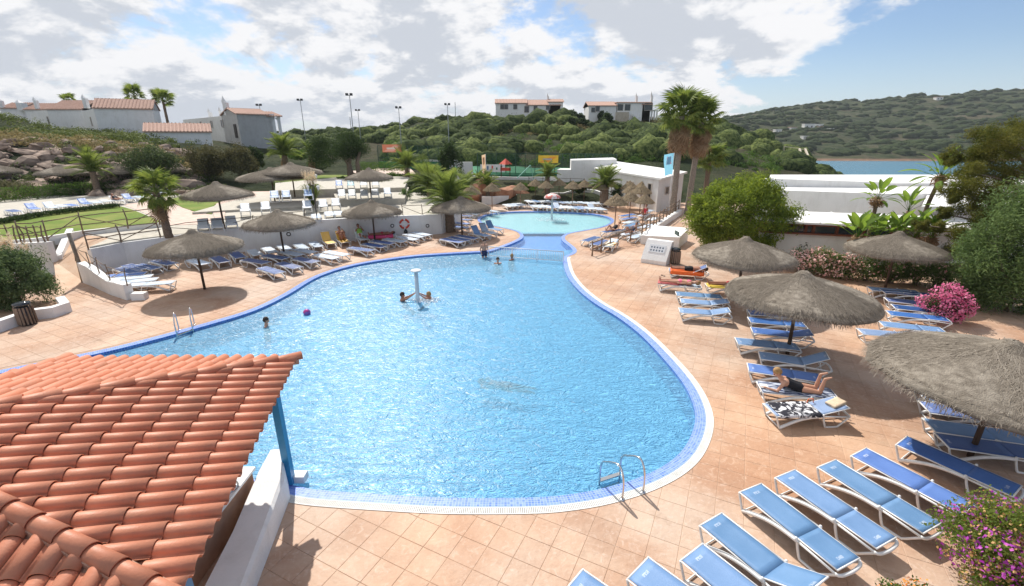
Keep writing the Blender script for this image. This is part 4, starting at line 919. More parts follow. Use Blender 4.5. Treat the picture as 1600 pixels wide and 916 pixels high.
# pool barrier across the neck
def barrier():
    a = at(763, 402, WL); b = at(880, 411, WL); h = zat(880, 393.5, b.y)-WL; t = thing('pool_barrier', 'white tubular barrier fence standing across the narrow neck of the pool', 'fence', a)
    d = b-a; wp = mat('white painted tube', (.75, .77, .80), rough=.35)
    for z, r in ((h, .028), (h*.16, .02)): ob('rail', (MB().tube([(0, 0, z), tuple(Vector((d.x, d.y, z)))], r, 8), wp, True), t)
    n = 44; bar = MB().tube([(0, 0, h*.16), (0, 0, h)], .011, 5).mesh('bar', wp, True); leg = MB().tube([(0, 0, -.3), (0, 0, h)], .026, 8).mesh('leg', wp, True)
    for k in range(1, n): ob('bar', bar, t, (d.x*k/n, d.y*k/n, 0))
    for k in (0, .33, .66, 1): ob('leg', leg, t, (d.x*k, d.y*k, 0))
barrier()
def ladder(label, p, q, toward, h=.72, reach=.65):
    t = thing('pool_ladder', label, 'ladder', p); tw = Vector(toward).normalized()
    for s in (Vector((0, 0, 0)), q-p):
        pts = smooth_loop([s, s+Vector((0, 0, h*.55)), s+tw*.08+Vector((0, 0, h*.92)), s+tw*.22+Vector((0, 0, h)), s+tw*reach*.75+Vector((0, 0, h*.80)), s+tw*reach+Vector((0, 0, h*.6)), s+tw*(reach+.02)+Vector((0, 0, .1)), s+tw*(reach+.02)+Vector((0, 0, -.7))], 4, False)
        ob('rail', (MB().tube(pts, .022, 8), steel, True), t)
        ob('foot_plate', (MB().lathe([(.055, 0), (.055, .012), (.03, .022)], 14, s), steel, True), t)
    for z in (-.02, -.28, -.54):
        a = tw*(reach+.02)+Vector((0, 0, z)); b = a+(q-p); ob('step', (MB().beam(a, b, .09, .025), steel), t)
ladder('steel pool ladder with curved handrails at the near right pool edge', at(972, 781), at(1004.5, 769.5), (-.52, .85, 0))
ladder('steel pool ladder at the far left pool edge beside the lone parasol', at(280, 516), at(304, 507), (.45, -.89, 0), .75, .5)
# fountain posts
def fountain_post():
    b = at(653, 470, WL); t = thing('fountain_column', 'white water column with a round disc top standing in the main pool', 'fountain', b); h = zat(651, 423, b.y)-WL
    cm = mat('grey white column', (.62, .68, .72), (.5, .58, .64), 4, .4)
    ob('column', (MB().lathe([(.105, -.8), (.095, 0), (.082, h-.02)], 18), cm, True), t); ob('disc', (MB().lathe([(.10, h-.05), (.22, h-.03), (.24, h), (.22, h+.03), (0, h+.045)], 24), plastic, True), t)
    s = leaf_cloud([(0.1, 0, .03), (.6, 0, .02)], np.array([[.45, .35, .07], [.5, .4, .05]]), 260, .07, 9, 1, .9); sp_ = ob('splash', np_mesh('splash', *s, mat('white water foam', (.85, .9, .93), rough=.4)), t); sp_['kind'] = 'stuff'
fountain_post()
def mushroom():
    b = at(862, 343, WL); t = thing('water_mushroom', 'red and white water mushroom spraying in the middle of the paddling pool', 'fountain', b); h = zat(862, 302, b.y)-WL
    ob('column', (MB().lathe([(.10, -.3), (.09, h-.2)], 14), mat('grey white column', (.6, .6, .6)), True), t)
    cap = MB().lathe([(.75, h-.42), (.70, h-.28), (.5, h-.14), (.25, h-.04), (0, h)], 24, caps=False); rm = mat('faded red cap', (.62, .16, .13), (.70, .62, .60), 2.2, .4, contrast=(.48, .52)); ob('cap', (cap, rm, True), t)
    s = leaf_cloud([(0, 0, .03)], np.array([[1.5, 1.3, .05]]), 700, .06, 19, .6, .9); s2 = leaf_cloud([(0, 0, h*.45)], np.array([[.75, .75, h*.42]]), 260, .05, 21, .05, .3)
    sp_ = ob('spray', np_mesh('spray', *join_np([s, s2]), mat('white water foam', (.85, .9, .93))), t); sp_['kind'] = 'stuff'
mushroom()
# life ring and wall lamps on the long wall
def on_wall(px, py, out=.16):
    for a, b, (ax, ay), (bx, by) in zip(WB, WB[1:], WALLPX, WALLPX[1:]):
        if ax <= px <= bx or (b == WB[-1] and px > bx): break
    # intersect the sight line with the wall face
    d = (b-a); n = Vector((d.y, -d.x)).normalized(); r = atY(px, py, 30); c = Vector((0, 0, CH)); dr = r-c
    tt = ((a-Vector((0, 0))).dot(n)+out)/(dr.x*n.x+dr.y*n.y); return c+dr*tt, math.atan2(n.y, n.x)
P, a = on_wall(632, 350)
t = thing('life_ring', 'red and white life ring hanging on the long white wall', 'life ring', P, a)
def torus(R_, r_, a0, a1, n=14): return MB().tube([(0, R_*math.cos(a0+(a1-a0)*k/n), R_*math.sin(a0+(a1-a0)*k/n)) for k in range(n+1)], r_, 8)
redm = mat('life ring red', (.62, .08, .05), rough=.4)
for k in range(4): ob('ring_segment', (torus(.31, .075, k*math.pi/2+.15, (k+1)*math.pi/2-.15), redm, True), t)
for k in range(4): ob('band', (torus(.31, .08, k*math.pi/2-.16, k*math.pi/2+.16, 5), plastic, True), t)
P, a = on_wall(634, 362); o = thing('hanging_bag', 'small dark bag hanging below the life ring', 'bag', P, a); ob('pouch', (MB().lathe([(.03, -.18), (.13, -.12), (.15, 0), (.09, .12), (.03, .2)], 10), darkglass, True), o); ob('strap', (MB().tube([(0, -.04, .18), (0, 0, .34), (0, .04, .18)], .012, 5), darkglass), o)
for i, (x, y, w) in enumerate([(451,366,'beside the left cluster parasol'), (613,353,'just left of the life ring'), (668,353,'right of the life ring')]):
    P, a = on_wall(x, y, .17); t = thing('wall_lamp', f'round dark wall lamp {w}', 'wall lamp', P, a, 'round wall lamps')
    ob('bezel', (torus(.11, .03, 0, 6.283, 16), mat('dark metal', (.06, .05, .05), rough=.4, metal=.6), True), t); ob('lens', (MB().add([(0, .1*math.cos(k*.785), .1*math.sin(k*.785)) for k in range(8)], [tuple(range(8))]), plastic), t)
# info block
def kiosk():
    a = at(1001, 410); b = at(1040, 416); c = at(1048, 409); 
    t = thing('information_block', 'white sloping information block with a plaque of pictograms beside the deck', 'information board', a)
    d = (b-a); L = d.length; d.normalize(); n = Vector((-d.y, d.x, 0)); h = 1.25
    V = [Vector((0, 0, 0)), d*L, d*L+n*1.1, n*1.1, Vector((0, 0, .22)), d*L+Vector((0, 0, .22)), d*L+n*1.1+Vector((0, 0, h)), n*1.1+Vector((0, 0, h)), n*.75+Vector((0, 0, h)), d*L+n*.75+Vector((0, 0, h))]
    ob('block', (MB().add(V, [(3, 2, 1, 0), (0, 1, 5, 4), (4, 5, 9, 8), (8, 9, 6, 7), (3, 7, 6, 2), (1, 2, 6, 9, 5), (0, 4, 8, 7, 3)]), white), t)
    sl_ = (n*.75+Vector((0, 0, h-.22))).normalized(); nn = d.cross(sl_); nn = nn if nn.z > 0 else -nn
    def plate(u0, u1, v0, v1, z, name, m, par, th=.02):
        o = Vector((0, 0, .22)); P_ = [o+d*u+sl_*v+nn*w for w in (z, z+th) for u, v in ((u0, v0), (u1, v0), (u1, v1), (u0, v1))]
        return ob(name, (MB().add(P_, [(3, 2, 1, 0), (4, 5, 6, 7), (0, 1, 5, 4), (1, 2, 6, 5), (2, 3, 7, 6), (3, 0, 4, 7)]), m), par)
    blk = bpy.data.objects['information_block'].children[0]
    pq = plate(.36*L/1.9*1.0, L-.25, .50, .98, .003, 'plaque', mat('pale plaque', (.66, .68, .70), rough=.4), t)
    dk = mat('print grey', (.10, .13, .18), rough=.6)
    u0 = .36*L/1.9+.08; w = (L-.25-u0-.04)/5
    for r_ in range(2):
        for k in range(5): plate(u0+w*k+.02, u0+w*k+w*.62, .58+r_*.19, .68+r_*.19, .024, 'pictogram', dk, t, .003)
    # big block behind
    A, B = at(1000.5, 381), at(1060, 388); t2 = thing('service_block', 'white flat topped service block behind the information block', 'building', A)
    dd = B-A; nn2 = Vector((-dd.y, dd.x, 0)).normalized(); H1 = zat(1003, 368, A.y)
    ob('wall', (MB().prism([(0, 0), (dd.x, dd.y), (dd.x+nn2.x*2.6, dd.y+nn2.y*2.6), (nn2.x*2.6, nn2.y*2.6)], 0, [H1, H1+.15, H1+.35, H1+.3]), white), t2)
    ob('doorway', (MB().beam(dd+Vector((.02, .3, .5)), dd+Vector((.02, 1.0, .5)), .06, 1.0), mat('dark green door', (.03, .06, .05), rough=.5)), t2)
    P_ = at(1054, 412)
    bin_('brown slatted litter bin beside the white information block', P_)
def bin_(label, P_):
    t = thing('litter_bin', label, 'litter bin', P_, 0, 'round slatted litter bins')
    sm_ = mat('brown bin slat', (.20, .14, .10), (.27, .20, .15), 6, .8, .3)
    ob('drum', (MB().lathe([(.22, .02), (.26, .04), (.24, .75), (.20, .75)], 18), mat('dark metal', (.06, .05, .05)), True), t)
    for k in range(16):
        a = k*math.pi/8; ob('slat', (MB().beam((.262*math.cos(a), .262*math.sin(a), .06), (.25*math.cos(a), .25*math.sin(a), .74), .075, .02), sm_), t)
    ob('lid', (MB().lathe([(.255, .80), (.27, .84), (.26, .90), (.1, .94), (0, .94)], 18), darkglass, True), t)
    for s in (-1, 1): ob('bracket', (MB().tube([(s*.24, 0, .7), (s*.25, 0, .84)], .012, 5), steel), t)
kiosk(); bin_('brown slatted litter bin at the foot of the big left shrub', at(45, 507))
# ============================================================ PLANTS
def crown(parts, m, name='foliage', par=None, kind=None): return ob(name, np_mesh(name, *join_np(parts), m), par)
def stems(par, n, h, spread, r=.05, seed=1, m=None, base=.12):
    rr_ = random.Random(seed); b = MB()
    for k in range(n):
        a = k*6.28/n+rr_.random(); q = base*rr_.random()
        b.tube([(q*math.cos(a), q*math.sin(a), -.05), (spread*.35*math.cos(a), spread*.35*math.sin(a), h*.5), (spread*math.cos(a+.3), spread*math.sin(a+.3), h)], [r, r*.75, r*.3], 6)
    ob('stem', (b, m or bark, True), par)['kind'] = 'stuff'
def shrub(label, P, rad, hc, m, n=26, per=260, size=.10, seed=1, name='shrub', cat='shrub', cr=.38, asp=.45, extra=None, stem=(5, .04), group=None, r0=.5, low=-.95):
    t = thing(name, label, cat, P, 0, group); rx, ry, rz = rad
    C = clump_centers(n, rx*(1-cr*.6), ry*(1-cr*.6), rz*(1-cr*.6), seed, low, r0)+np.array([0, 0, hc*.93]); rs = np.random.RandomState(seed).uniform(.7, 1.25, (n, 1))*cr*np.array([[rx, ry, rz]])
    o = crown([leaf_cloud(C, rs, per, size, seed, .7, asp)], m, par=t); stems(t, stem[0], hc, rx*.45, stem[1], seed)
    if extra:
        for nm, mm, k, s, top in extra:
            pick = np.random.RandomState(seed+5).permutation(n)[:max(1, int(n*top))]; f = leaf_cloud(C[pick], rs[pick]*1.08, k, s, seed+3, .12, .8, 1.0)
            q = ob(nm, np_mesh(nm, *f, mm), t); q['kind'] = 'stuff'
    return t
pinkf = mat('magenta blossom', (.66, .10, .26), (.84, .36, .50), 5, .6, island=.7, trans=.3); rosef = mat('pale pink rose', (.86, .42, .40), (.85, .70, .62), 5, .6, island=.7, trans=.2)
purf = mat('purple blossom', (.42, .05, .45), (.62, .14, .55), 5, .6, island=.7, trans=.35); orf = mat('orange blossom', (.85, .20, .02), (.80, .35, .05), 5, .6, island=.7)
peachf = mat('withered peach blossom', (.52, .28, .10), (.60, .42, .18), 5, .7, island=.7, trans=.3)
shrub('big dark green oleander shrub in the left planter', at(28,488)+Vector((-.7, .6, 0)), (1.9, 1.6, 1.45), 1.35, leafmat('oleander leaves', (.05, .09, .035), (.15, .20, .09), .35), 60, 320, .15, 2, cr=.30, asp=.28)
shrub('feathery bright green tree between the stair wall and the restaurant', at(1146,402), (3.25, 2.6, 2.45), 2.75, lf_bright, 170, 300, .19, 3, 'tree', 'tree', .19, .26, stem=(5, .10), r0=.6)
shrub('grey green willow leaved bush filling the right edge', at(1600,500)+Vector((.25, 1.0, 0)), (2.3, 2.0, 3.1), 2.7, lf_grey, 110, 620, .15, 4, cr=.26, asp=.22, r0=.6)
shrub('pink bougainvillea bush behind the right edge parasol', at(1485,508)+Vector((0, .5, 0)), (.95, .8, .72), .75, lf_dark, 26, 160, .09, 5, 'bougainvillea', extra=[('blossoms', pinkf, 170, .085, .9)])
shrub('purple bougainvillea bush in the near right corner', at(1552,850,.8)-Vector((-.25, .1, .8)), (1.02, .9, .80), .80, leafmat('young bougainvillea leaves', (.08, .15, .03), (.22, .26, .06), .45), 40, 330, .055, 6, 'bougainvillea', cr=.34, extra=[('blossoms', purf, 150, .055, .42), ('withered_blossoms', peachf, 110, .045, .5)], asp=.6)
shrub('low orange flowering lantana at the bottom right edge', at(1385,935,0)+Vector((0, -.15, 0)), (.50, .3, .26), .28, lf_hedge, 12, 120, .05, 7, 'lantana', extra=[('blossoms', orf, 120, .035, .9)])
for i, (x, y, rx, h) in enumerate([(1262,428,1.0,.65), (1292,436,1.1,.8), (1325,440,1.1,.75), (1365,444,1.2,.85), (1405,448,1.2,.85), (1445,450,1.2,.85), (1480,456,1.1,.8)]):
    shrub(f'pink rose bush, {ORD[i]} from the left in the flowering hedge' if i < 3 else f'leafy rose bush, {ORD[i]} from the left in the flowering hedge', at(x, y)+Vector((0, .6, 0)), (rx, .7, h), h, leafmat('rose leaves', (.07, .12, .035), (.17, .24, .08), .35), 22, 170, .09, 20+i, 'rose_bush', group='rose bushes', extra=[('blossoms', rosef, (42 if i < 3 else 9), .12, .9 if i < 3 else .5)])
for i, (x, y, r, h, m, lab) in enumerate([(1245,402,.9,.9,lf_dark,'dark shrub at the foot of the feathery tree'), (1225,392,1.0,1.0,lf_dark,'dark shrub before the white restaurant wall, left'), (1290,404,.8,.8,lf_dark,'thin dark shrub before the white restaurant wall'), (1030,325,1.8,1.5,lf_dark,'round dark green bush below the white building'), (1000,316,1.2,1.1,lf_olive,'olive green bush left of the round dark bush'), (1050,318,1.2,1.2,lf_olive,'bush below the tall twin palms'), (968,316,1.3,1.2,lf_dark,'dark bush behind the little parasols')]):
    shrub(lab, at(x, y), (r, r*.9, h*.9), h*.95, m, 20, 200, .14, 40+i)
# pine at the right edge
def pine():
    P = at(1556, 452)+Vector((.8, 1, 0)); t = thing('pine_tree', 'olive green pine with ragged clumps before the restaurant, right edge', 'tree', P)
    L = [(1545,215,.9),(1580,240,1.0),(1600,205,.8),(1515,250,.85),(1500,285,.8),(1540,270,1.0),(1575,300,1.0),(1520,320,.9),(1490,305,.5),(1550,340,.9),(1505,370,.8),(1540,385,.9),(1495,400,.7),(1520,425,.8),(1560,420,.9),(1440,352,.35),(1465,355,.4),(1480,335,.4),(1600,270,.9),(1490,250,.5),(1595,360,.9),(1590,225,1.0),(1562,232,.9),(1535,248,.9),(1512,268,.8),(1592,258,1.0),(1565,280,1.0),(1532,295,.9),(1578,325,1.0),(1545,312,.9),(1560,360,.9),(1530,345,.8)]
    C = []; Rr = []
    for k, (x, y, r) in enumerate(L):
        q = atY(x, y, P.y+rnd.uniform(-1.4, .8))-P; C.append(q); 
        for _ in range(5): C.append(q+Vector((rnd.uniform(-.5, .5), rnd.uniform(-.6, .6), rnd.uniform(-.35, .35)))*r*1.4)
        Rr += [(r*.60, r*.60, r*.52)]+[(r*.40, r*.40, r*.36)]*5
    crown([leaf_cloud([tuple(c) for c in C], np.array(Rr)*1.1, 420, .15, 11, .8, .16)], lf_pine, par=t)
    b = MB(); b.tube([(0, 0, 0), (.1, .1, 2.2), (.3, 0, 4.6), (.3, 0, 6)], [.2, .17, .11, .04], 8)
    for k in range(0, len(C), 6): z0 = max(.8, C[k].z-.9); b.tube([(.15, .05, z0), ((C[k].x+.15)/2, C[k].y/2, (z0+C[k].z)/2+.1), tuple(C[k])], [.07, .05, .02], 5)
    ob('trunk', (b, bark, True), t)
pine()
# palms --------------------------------------------------------
def frond_mesh(name, L, droop, n=26, ll=.42, w=.035, m=lf_palm, vee=.35, seed=1, up=.0):
    r = random.Random(seed); V = []; F = []; pts = []
    for k in range(15):
        s = k/14; pts.append(Vector((L*s*(1-.15*droop*s), 0, up*L*s-droop*L*.55*s*s)))
    b = MB().tube(pts, [.028*(1-.8*k/14)+.004 for k in range(15)], 4)
    for k in range(n):
        s = .12+.88*k/(n-1); i = min(13, int(s*14)); p = pts[i].lerp(pts[i+1], s*14-i); d = (pts[i+1]-pts[i]).normalized(); upv = Vector((-d.z, 0, d.x))
        l = ll*(math.sin(math.pi*(.12+.8*s))**.6)*(.85+.3*r.random())
        for sd in (-1, 1):
            dirv = (d*.55+Vector((0, sd, 0))*.8+upv*(vee*(.6+.8*r.random()))).normalized(); tip = p+dirv*l+Vector((0, 0, -.22*l*l/ll)); mid = p+dirv*l*.5; sw = d*w
            o = len(b.v); b.v += [tuple(p-sw*.5), tuple(p+sw*.5), tuple(mid+sw*.6), tuple(tip), tuple(mid-sw*.4)]; b.f += [(o, o+1, o+2, o+4), (o+4, o+2, o+3)]
    return b.mesh(name, m)
def fan_mesh(name, pet, rad, n=26, m=lf_palm, droop=.3, seed=1):
    r = random.Random(seed); b = MB().tube([(0, 0, 0), (pet*.5, 0, .06*pet), (pet, 0, 0)], [.03, .022, .018], 4)
    for k in range(n):
        a = R(-125+250*k/(n-1)); l = rad*(.8+.25*r.random())*(1-.15*abs(a)/2.2); w = rad*.05; d = Vector((math.cos(a), math.sin(a), -.05)); s = Vector((-math.sin(a), math.cos(a), 0)); c = Vector((pet, 0, 0))
        m1 = c+d*l*.55+Vector((0, 0, -.04*l)); tip = c+d*l+Vector((0, 0, -droop*l*(.7+.6*r.random()))); q = c+d*l*.25
        o = len(b.v); b.v += [tuple(c), tuple(q-s*w*.6), tuple(q+s*w*.6), tuple(m1-s*w), tuple(m1+s*w), tuple(m1+Vector((0, 0, .02))), tuple(tip)]
        b.f += [(o, o+1, o+5), (o, o+5, o+2), (o+1, o+3, o+5), (o+5, o+4, o+2), (o+3, o+6, o+5), (o+5, o+6, o+4)]
    return b.mesh(name, m)
FR = [frond_mesh('frond', 1, d, 46, .27, .012, seed=i, up=u) for i, (d, u) in enumerate([(.9, .35), (.6, .25), (1.2, .45)])]
FRD = [frond_mesh('dry_frond', 1, 1.0, 30, .25, .018, lf_dead, seed=9)]
FN = [fan_mesh('fan_leaf', .8, .75, 26, lf_palm, .40, i) for i in range(3)]; FND = [fan_mesh('dry_fan_leaf', .7, .7, 16, lf_dead, .6, 5)]
def palm(label, P, hgt, fl, n=26, kind='feather', trunk=.16, lean=(0, 0), group=None, el=(75, -25), dead=0, name='palm_tree', seed=1, twist=.5, tm=None):
    r = random.Random(seed); t = thing(name, label, 'palm', P, 0, group); top = Vector((lean[0], lean[1], hgt))
    prof = [(0, 0, -.1), (lean[0]*.3, lean[1]*.3, hgt*.45), tuple(top)]
    pts = smooth_loop(prof, 7, False); b = MB().tube(pts, [trunk*(1.25-.3*i/len(pts))*(1+(.12 if i % 2 else 0)) for i in range(len(pts))], 10)
    if hgt > .05: ob('trunk', (b, tm or palmbark, True), t)
    src = FR if kind == 'feather' else FN
    for k in range(n):
        f = (k+.5)/n; e = R(el[0]+(el[1]-el[0])*f**1.1+r.uniform(-6, 6)); az = k*2.399+r.uniform(-.2, .2); s = fl*(.85+.3*r.random())*(.8+.2*math.sin(math.pi*min(1, f+.3)))
        ob('frond', src[k % 3 if kind == 'feather' else r.randrange(3)], t, top, (r.uniform(-twist, twist), -e, az), s)
    for k in range(dead):
        e = R(r.uniform(-80, -50)); az = k*2.399; ob('dry_frond', (FND if kind == 'fan' else FRD)[0], t, top-Vector((0, 0, r.uniform(.0, 1.6 if hgt > 6 else .8)*(1 if kind == 'fan' else .3))), (r.uniform(-.4, .4), -e, az), fl*(.55+.4*r.random()))
    return t
Y1 = 43; a = atY(1066, 178, Y1); palm('taller left palm of the twin fan palms with dead skirts', Vector((a.x+.1, Y1, 0)), a.z-.2, 1.8, 34, 'fan', .22, (-.1, 0), 'tall twin fan palms', (88, -38), 80, 'fan_palm', 3, tm=greybark)
a = atY(1096, 186, Y1+.6); palm('shorter right palm of the twin fan palms with dead skirts', Vector((a.x-.25, Y1+.6, 0)), a.z-.3, 1.6, 30, 'fan', .21, (.3, 0), 'tall twin fan palms', (88, -38), 70, 'fan_palm', 4, tm=greybark)
a = at(264, 369, T1); b_ = atY(243, 300, a.y); palm('small wind bent fan palm before the lower lawn', a, b_.z-T1, 1.0, 24, 'fan', .17, (b_.x-a.x, 0), None, (80, -50), 14, 'fan_palm', 5)
def palmY(label, px, pyb, z0, pyt, fl, n, kind='feather', tr=.16, **k):
    p = at(px, pyb, z0); h = max(.05, zat(px, pyt, p.y)-z0); return palm(label, p, h, fl, n, kind, tr, **k)
def palmD(label, px, Y, pyb, pyt, fl, n, kind='feather', tr=.16, **k):
    p = atY(px, pyb, Y); p.z = min(p.z, th(p.x, Y)) if Y > 46 else p.z; h = max(.05, zat(px, pyt, Y)-p.z); return palm(label, p, h, fl, n, kind, tr, **k)
palmY('feather palm with a squat shaggy trunk at the pool neck', 703, 362, 0, 318, 3.0, 34, tr=.34, seed=7, el=(85, -5))
palmD('yellow green feather palm above the terrace corner', 672, 44, 320, 292, 3.0, 26, tr=.2, seed=8, el=(80, -10))
palmD('second yellow green palm beside the terrace corner palm', 728, 47, 318, 296, 2.3, 24, tr=.2, seed=28, el=(80, -5))
palmD('feather palm right of the olive tree', 637, 58, 285, 262, 2.9, 28, tr=.22, seed=9, el=(80, -5), dead=6)
palmD('bright small palm among the red rocks', 762, 52, 300, 290, 1.9, 24, tr=.2, seed=10, el=(80, 0))
palmD('low palm behind the small parasols, left of the banner', 748, 54, 295, 285, 1.6, 18, tr=.15, seed=29, el=(80, 0))
palmD('lone feather palm on the path behind the paddling pool', 855, 54, 298, 276, 2.0, 30, tr=.25, seed=11, el=(85, -10), dead=6)
palmD('broad feather palm in front of the white building', 944, 49, 318, 292, 2.7, 34, tr=.35, seed=12, el=(85, -5))
palmD('large feather palm behind the terrace parasols, left', 447, 60, 262, 243, 3.1, 36, tr=.3, seed=13, el=(85, 0), dead=8)
palmD('yellowish palm left of the olive tree', 487, 64, 258, 243, 2.0, 22, tr=.25, seed=14, el=(85, 0), dead=8)
palmD('feather palm on the stony bank at left', 150, 47, 288, 268, 2.5, 30, tr=.25, seed=15, el=(85, -5))
palmD('fan palm crown below the twin palms', 1102, 47, 300, 252, 1.5, 30, 'fan', .2, seed=16)
palmD('distant palm between the white houses, left one', 222, 92, 200, 150, 1.6, 20, 'fan', .2, seed=17, name='fan_palm')
palmD('distant palm between the white houses, right one', 264, 88, 200, 158, 1.7, 22, 'fan', .2, seed=18, name='fan_palm')
palmD('palm crown showing over the left house roof', 118, 92, 195, 158, 1.2, 16, 'fan', .2, seed=19, name='fan_palm')
# paddle leaved bird of paradise plants
def paddle(name, L, W, pet, seed):
    b = MB(); pts = [Vector((pet*s, 0, .05*pet*s)) for s in (0, .5, 1)]; b.tube(pts, [.02, .015, .012], 4); n = 7; o = len(b.v)
    for k in range(n+1):
        s = k/n; w = W*math.sin(math.pi*min(.97, .08+.9*s))**.7; x = pet+L*s; z = .05*pet-.35*L*s*s
        b.v += [(x, -w, z+.25*w), (x, 0, z), (x, w, z+.25*w)]
    for k in range(n): q = o+3*k; b.f += [(q, q+1, q+4, q+3), (q+1, q+2, q+5, q+4)]
    return b.mesh(name, leafmat('paddle leaf', (.06, .13, .03), (.20, .30, .06), .5))
PD = [paddle('leaf', 1.1, .20, .9, 1), paddle('leaf', .9, .17, .7, 2)]
def strelitzia(label, P, h, n, sc=1, lean=(0, 0), seed=1, el=(85, -25), crown_=True, group='paddle leaved plants'):
    r = random.Random(seed); t = thing('bird_of_paradise_plant', label, 'plant', P, 0, group); top = Vector((lean[0], lean[1], h))
    if h > .3:
        ob('trunk', (MB().tube(smooth_loop([(0, 0, -.1), (lean[0]*.2, lean[1]*.2, h*.5), tuple(top)], 4, False), .09, 8), palmbark, True), t)
        if crown_: ob('old_leaf_bases', np_mesh('old_leaf_bases', *leaf_cloud([tuple(top-Vector((0, 0, .15)))], np.array([[.34, .34, .30]]), 260, .22, seed, .9, .3), lf_dead), t)['kind'] = 'stuff'
    for k in range(n):
        f = (k+.5)/n; e = R(el[0]+(el[1]-el[0])*f); ob('leaf', PD[k % 2], t, top, (r.uniform(-.5, .5), -e, k*2.399), sc*(.85+.3*r.random()))
def sY(label, px, Y, pyb, pyt, n, sc, lean=(0, 0), **k):
    p = atY(px, pyb, Y); strelitzia(label, p, max(.05, zat(px, pyt, Y)-p.z), n, sc, lean, **k)
sY('tall paddle leaved plant against the sea', 1432, 24, 372, 278, 24, .80, (.35, 0), seed=3, el=(85, -30))
sY('slim paddle leaved plant left of the tall one', 1356, 24, 372, 312, 16, .68, (0, 0), seed=4, el=(85, -10))
sY('short paddle leaved stem between the two tall ones', 1408, 24, 372, 330, 11, .62, (0, 0), seed=5, el=(88, 30), crown_=False)
for i, x in enumerate((1335, 1365, 1395, 1425, 1450)): sY(f'paddle leaved clump, {ORD[i]} from the left behind the brown parasol', x, 22.6+.4*(i % 2), 392, 372, 17, .76, seed=30+i, el=(88, 15))
# olive tree, dark tree, mid bushes, hedges
lf_s0 = leafmat('pale bush leaves', (.08, .12, .03), (.20, .25, .07), .35)
def oliveT():
    P = atY(548, 272, 58); t = thing('olive_tree', 'dark rounded olive tree with forked trunks on the upper lawn', 'tree', P)
    cz = zat(530, 233, 58)-P.z; C = clump_centers(46, 3.3, 2.6, 1.9, 8, -.75, .5)+np.array([-1.4, 0, cz]); crown([leaf_cloud(C, np.array([1.05, 1.0, .75]), 620, .17, 8, .7, .3)], lf_dark, par=t)
    b = MB(); b.tube([(0, 0, -.3), (-.1, 0, 1.2), (-1.0, 0, 2.6)], [.42, .28, .16], 9); b.tube([(1.0, 0, -.3), (.9, .1, 1.4), (1.4, 0, 2.6)], [.32, .24, .14], 8); b.tube([(-.1, 0, 1.2), (.4, .2, 2.8)], [.28, .12], 7)
    ob('trunk', (b, bark, True), t)
oliveT()
def shY(label, px, Y, pyb, pyt, wpx, m, n=22, per=220, size=.2, seed=1, **k):
    p = atY(px, pyb, Y); h = zat(px, pyt, Y)-p.z; w = wpx/760*Y/2; shrub(label, p, (w, min(w, 2.2), h/2), h/2, m, n, per, size, seed, **k)
shY('slender dark tree with layered crown before the tennis courts', 705, 56, 290, 214, 40, lf_dark, 26, 200, .2, 51, name='tree', cat='tree', low=-.2)
shY('broad grey green shrub above the left parasols', 243, 50, 282, 224, 92, lf_olive, 40, 260, .2, 52)
shY('brownish grey tamarisk shrub below the white houses, left part', 325, 54, 278, 218, 72, leafmat('brownish leaves', (.06, .065, .03), (.14, .13, .06), .3), 34, 260, .2, 53)
shY('brownish grey tamarisk shrub below the white houses, right part', 375, 55, 276, 220, 66, leafmat('brownish leaves', (.06, .065, .03), (.14, .13, .06), .3), 34, 260, .2, 54)
shY('dark shrub at the right end of the tamarisks', 402, 58, 270, 226, 32, lf_dark, 18, 220, .2, 55)
shY('dark bush in shade behind the palms above the terrace corner', 678, 47, 322, 280, 55, lf_dark, 22, 220, .16, 56)
shY('small spiky yucca on the cream tier edge', 635, 43, 330, 292, 26, lf_grey, 8, 160, .3, 57, asp=.12)
shY('green bush left of the dark layered tree', 610, 60, 285, 268, 40, lf_hedge, 16, 160, .18, 58)
shY('bush beside the feather palm before the white building', 990, 52, 318, 300, 60, lf_olive, 18, 160, .16, 59)
shY('pale green ground shrub on the left bank', 20, 44, 318, 278, 90, leafmat('dusty bank leaves', (.08, .09, .04), (.20, .18, .10), .3), 20, 220, .18, 60)
for i, (x, y0, y1, w, Y, m, lab) in enumerate([(600, 300, 268, 44, 52, lf_hedge, 'green bush behind the tier loungers, right of the olive tree'), (655, 305, 272, 40, 50, lf_olive, 'olive green bush under the terrace palms'), (540, 290, 272, 30, 56, lf_hedge, 'small green bush at the foot of the olive tree'), (500, 268, 248, 40, 66, lf_olive, 'bush by the white hut behind the upper lawn'), (735, 300, 274, 36, 54, lf_olive, 'bush behind the red boulders, left'), (820, 302, 286, 40, 55, lf_hedge, 'low green bush behind the paddling pool wall'), (905, 302, 282, 46, 53, lf_dark, 'dark bush below the branch fence behind the paddling pool'), (470, 250, 232, 50, 70, lf_hedge, 'green bush left of the olive tree behind the lawn'), (1180, 300, 262, 70, 50, lf_s0, 'pale green bush between the twin palms and the restaurant')]):
    shY(lab, x, Y, y0, y1, w, m, 20, 200, .18, 100+i)
def hedge(label, pts, w, h, m, seed, name='hedge'):
    t = thing(name, label, 'hedge', pts[0]); r = np.random.RandomState(seed); C = []; P = [Vector(p)-Vector(pts[0]) for p in pts]
    for a, b in zip(P, P[1:]):
        n = max(1, int((b-a).length/.45))
        for k in range(n):
            for u in (-.3, .3):
                for v in (.3, .75): q = a.lerp(b, (k+r.rand()*.4)/n); C.append((q.x, q.y+u*w, q.z+v*h))
    crown([leaf_cloud(C, np.array([.42, .30*w+.1, .30*h]), 110, .10, seed, .5, .5)], m, par=t); b = MB()
    for p in P: b.tube([p+Vector((0, 0, -.1)), p+Vector((0, 0, h*.5))], .04, 5)
    ob('stem', (b, bark), t)['kind'] = 'stuff'
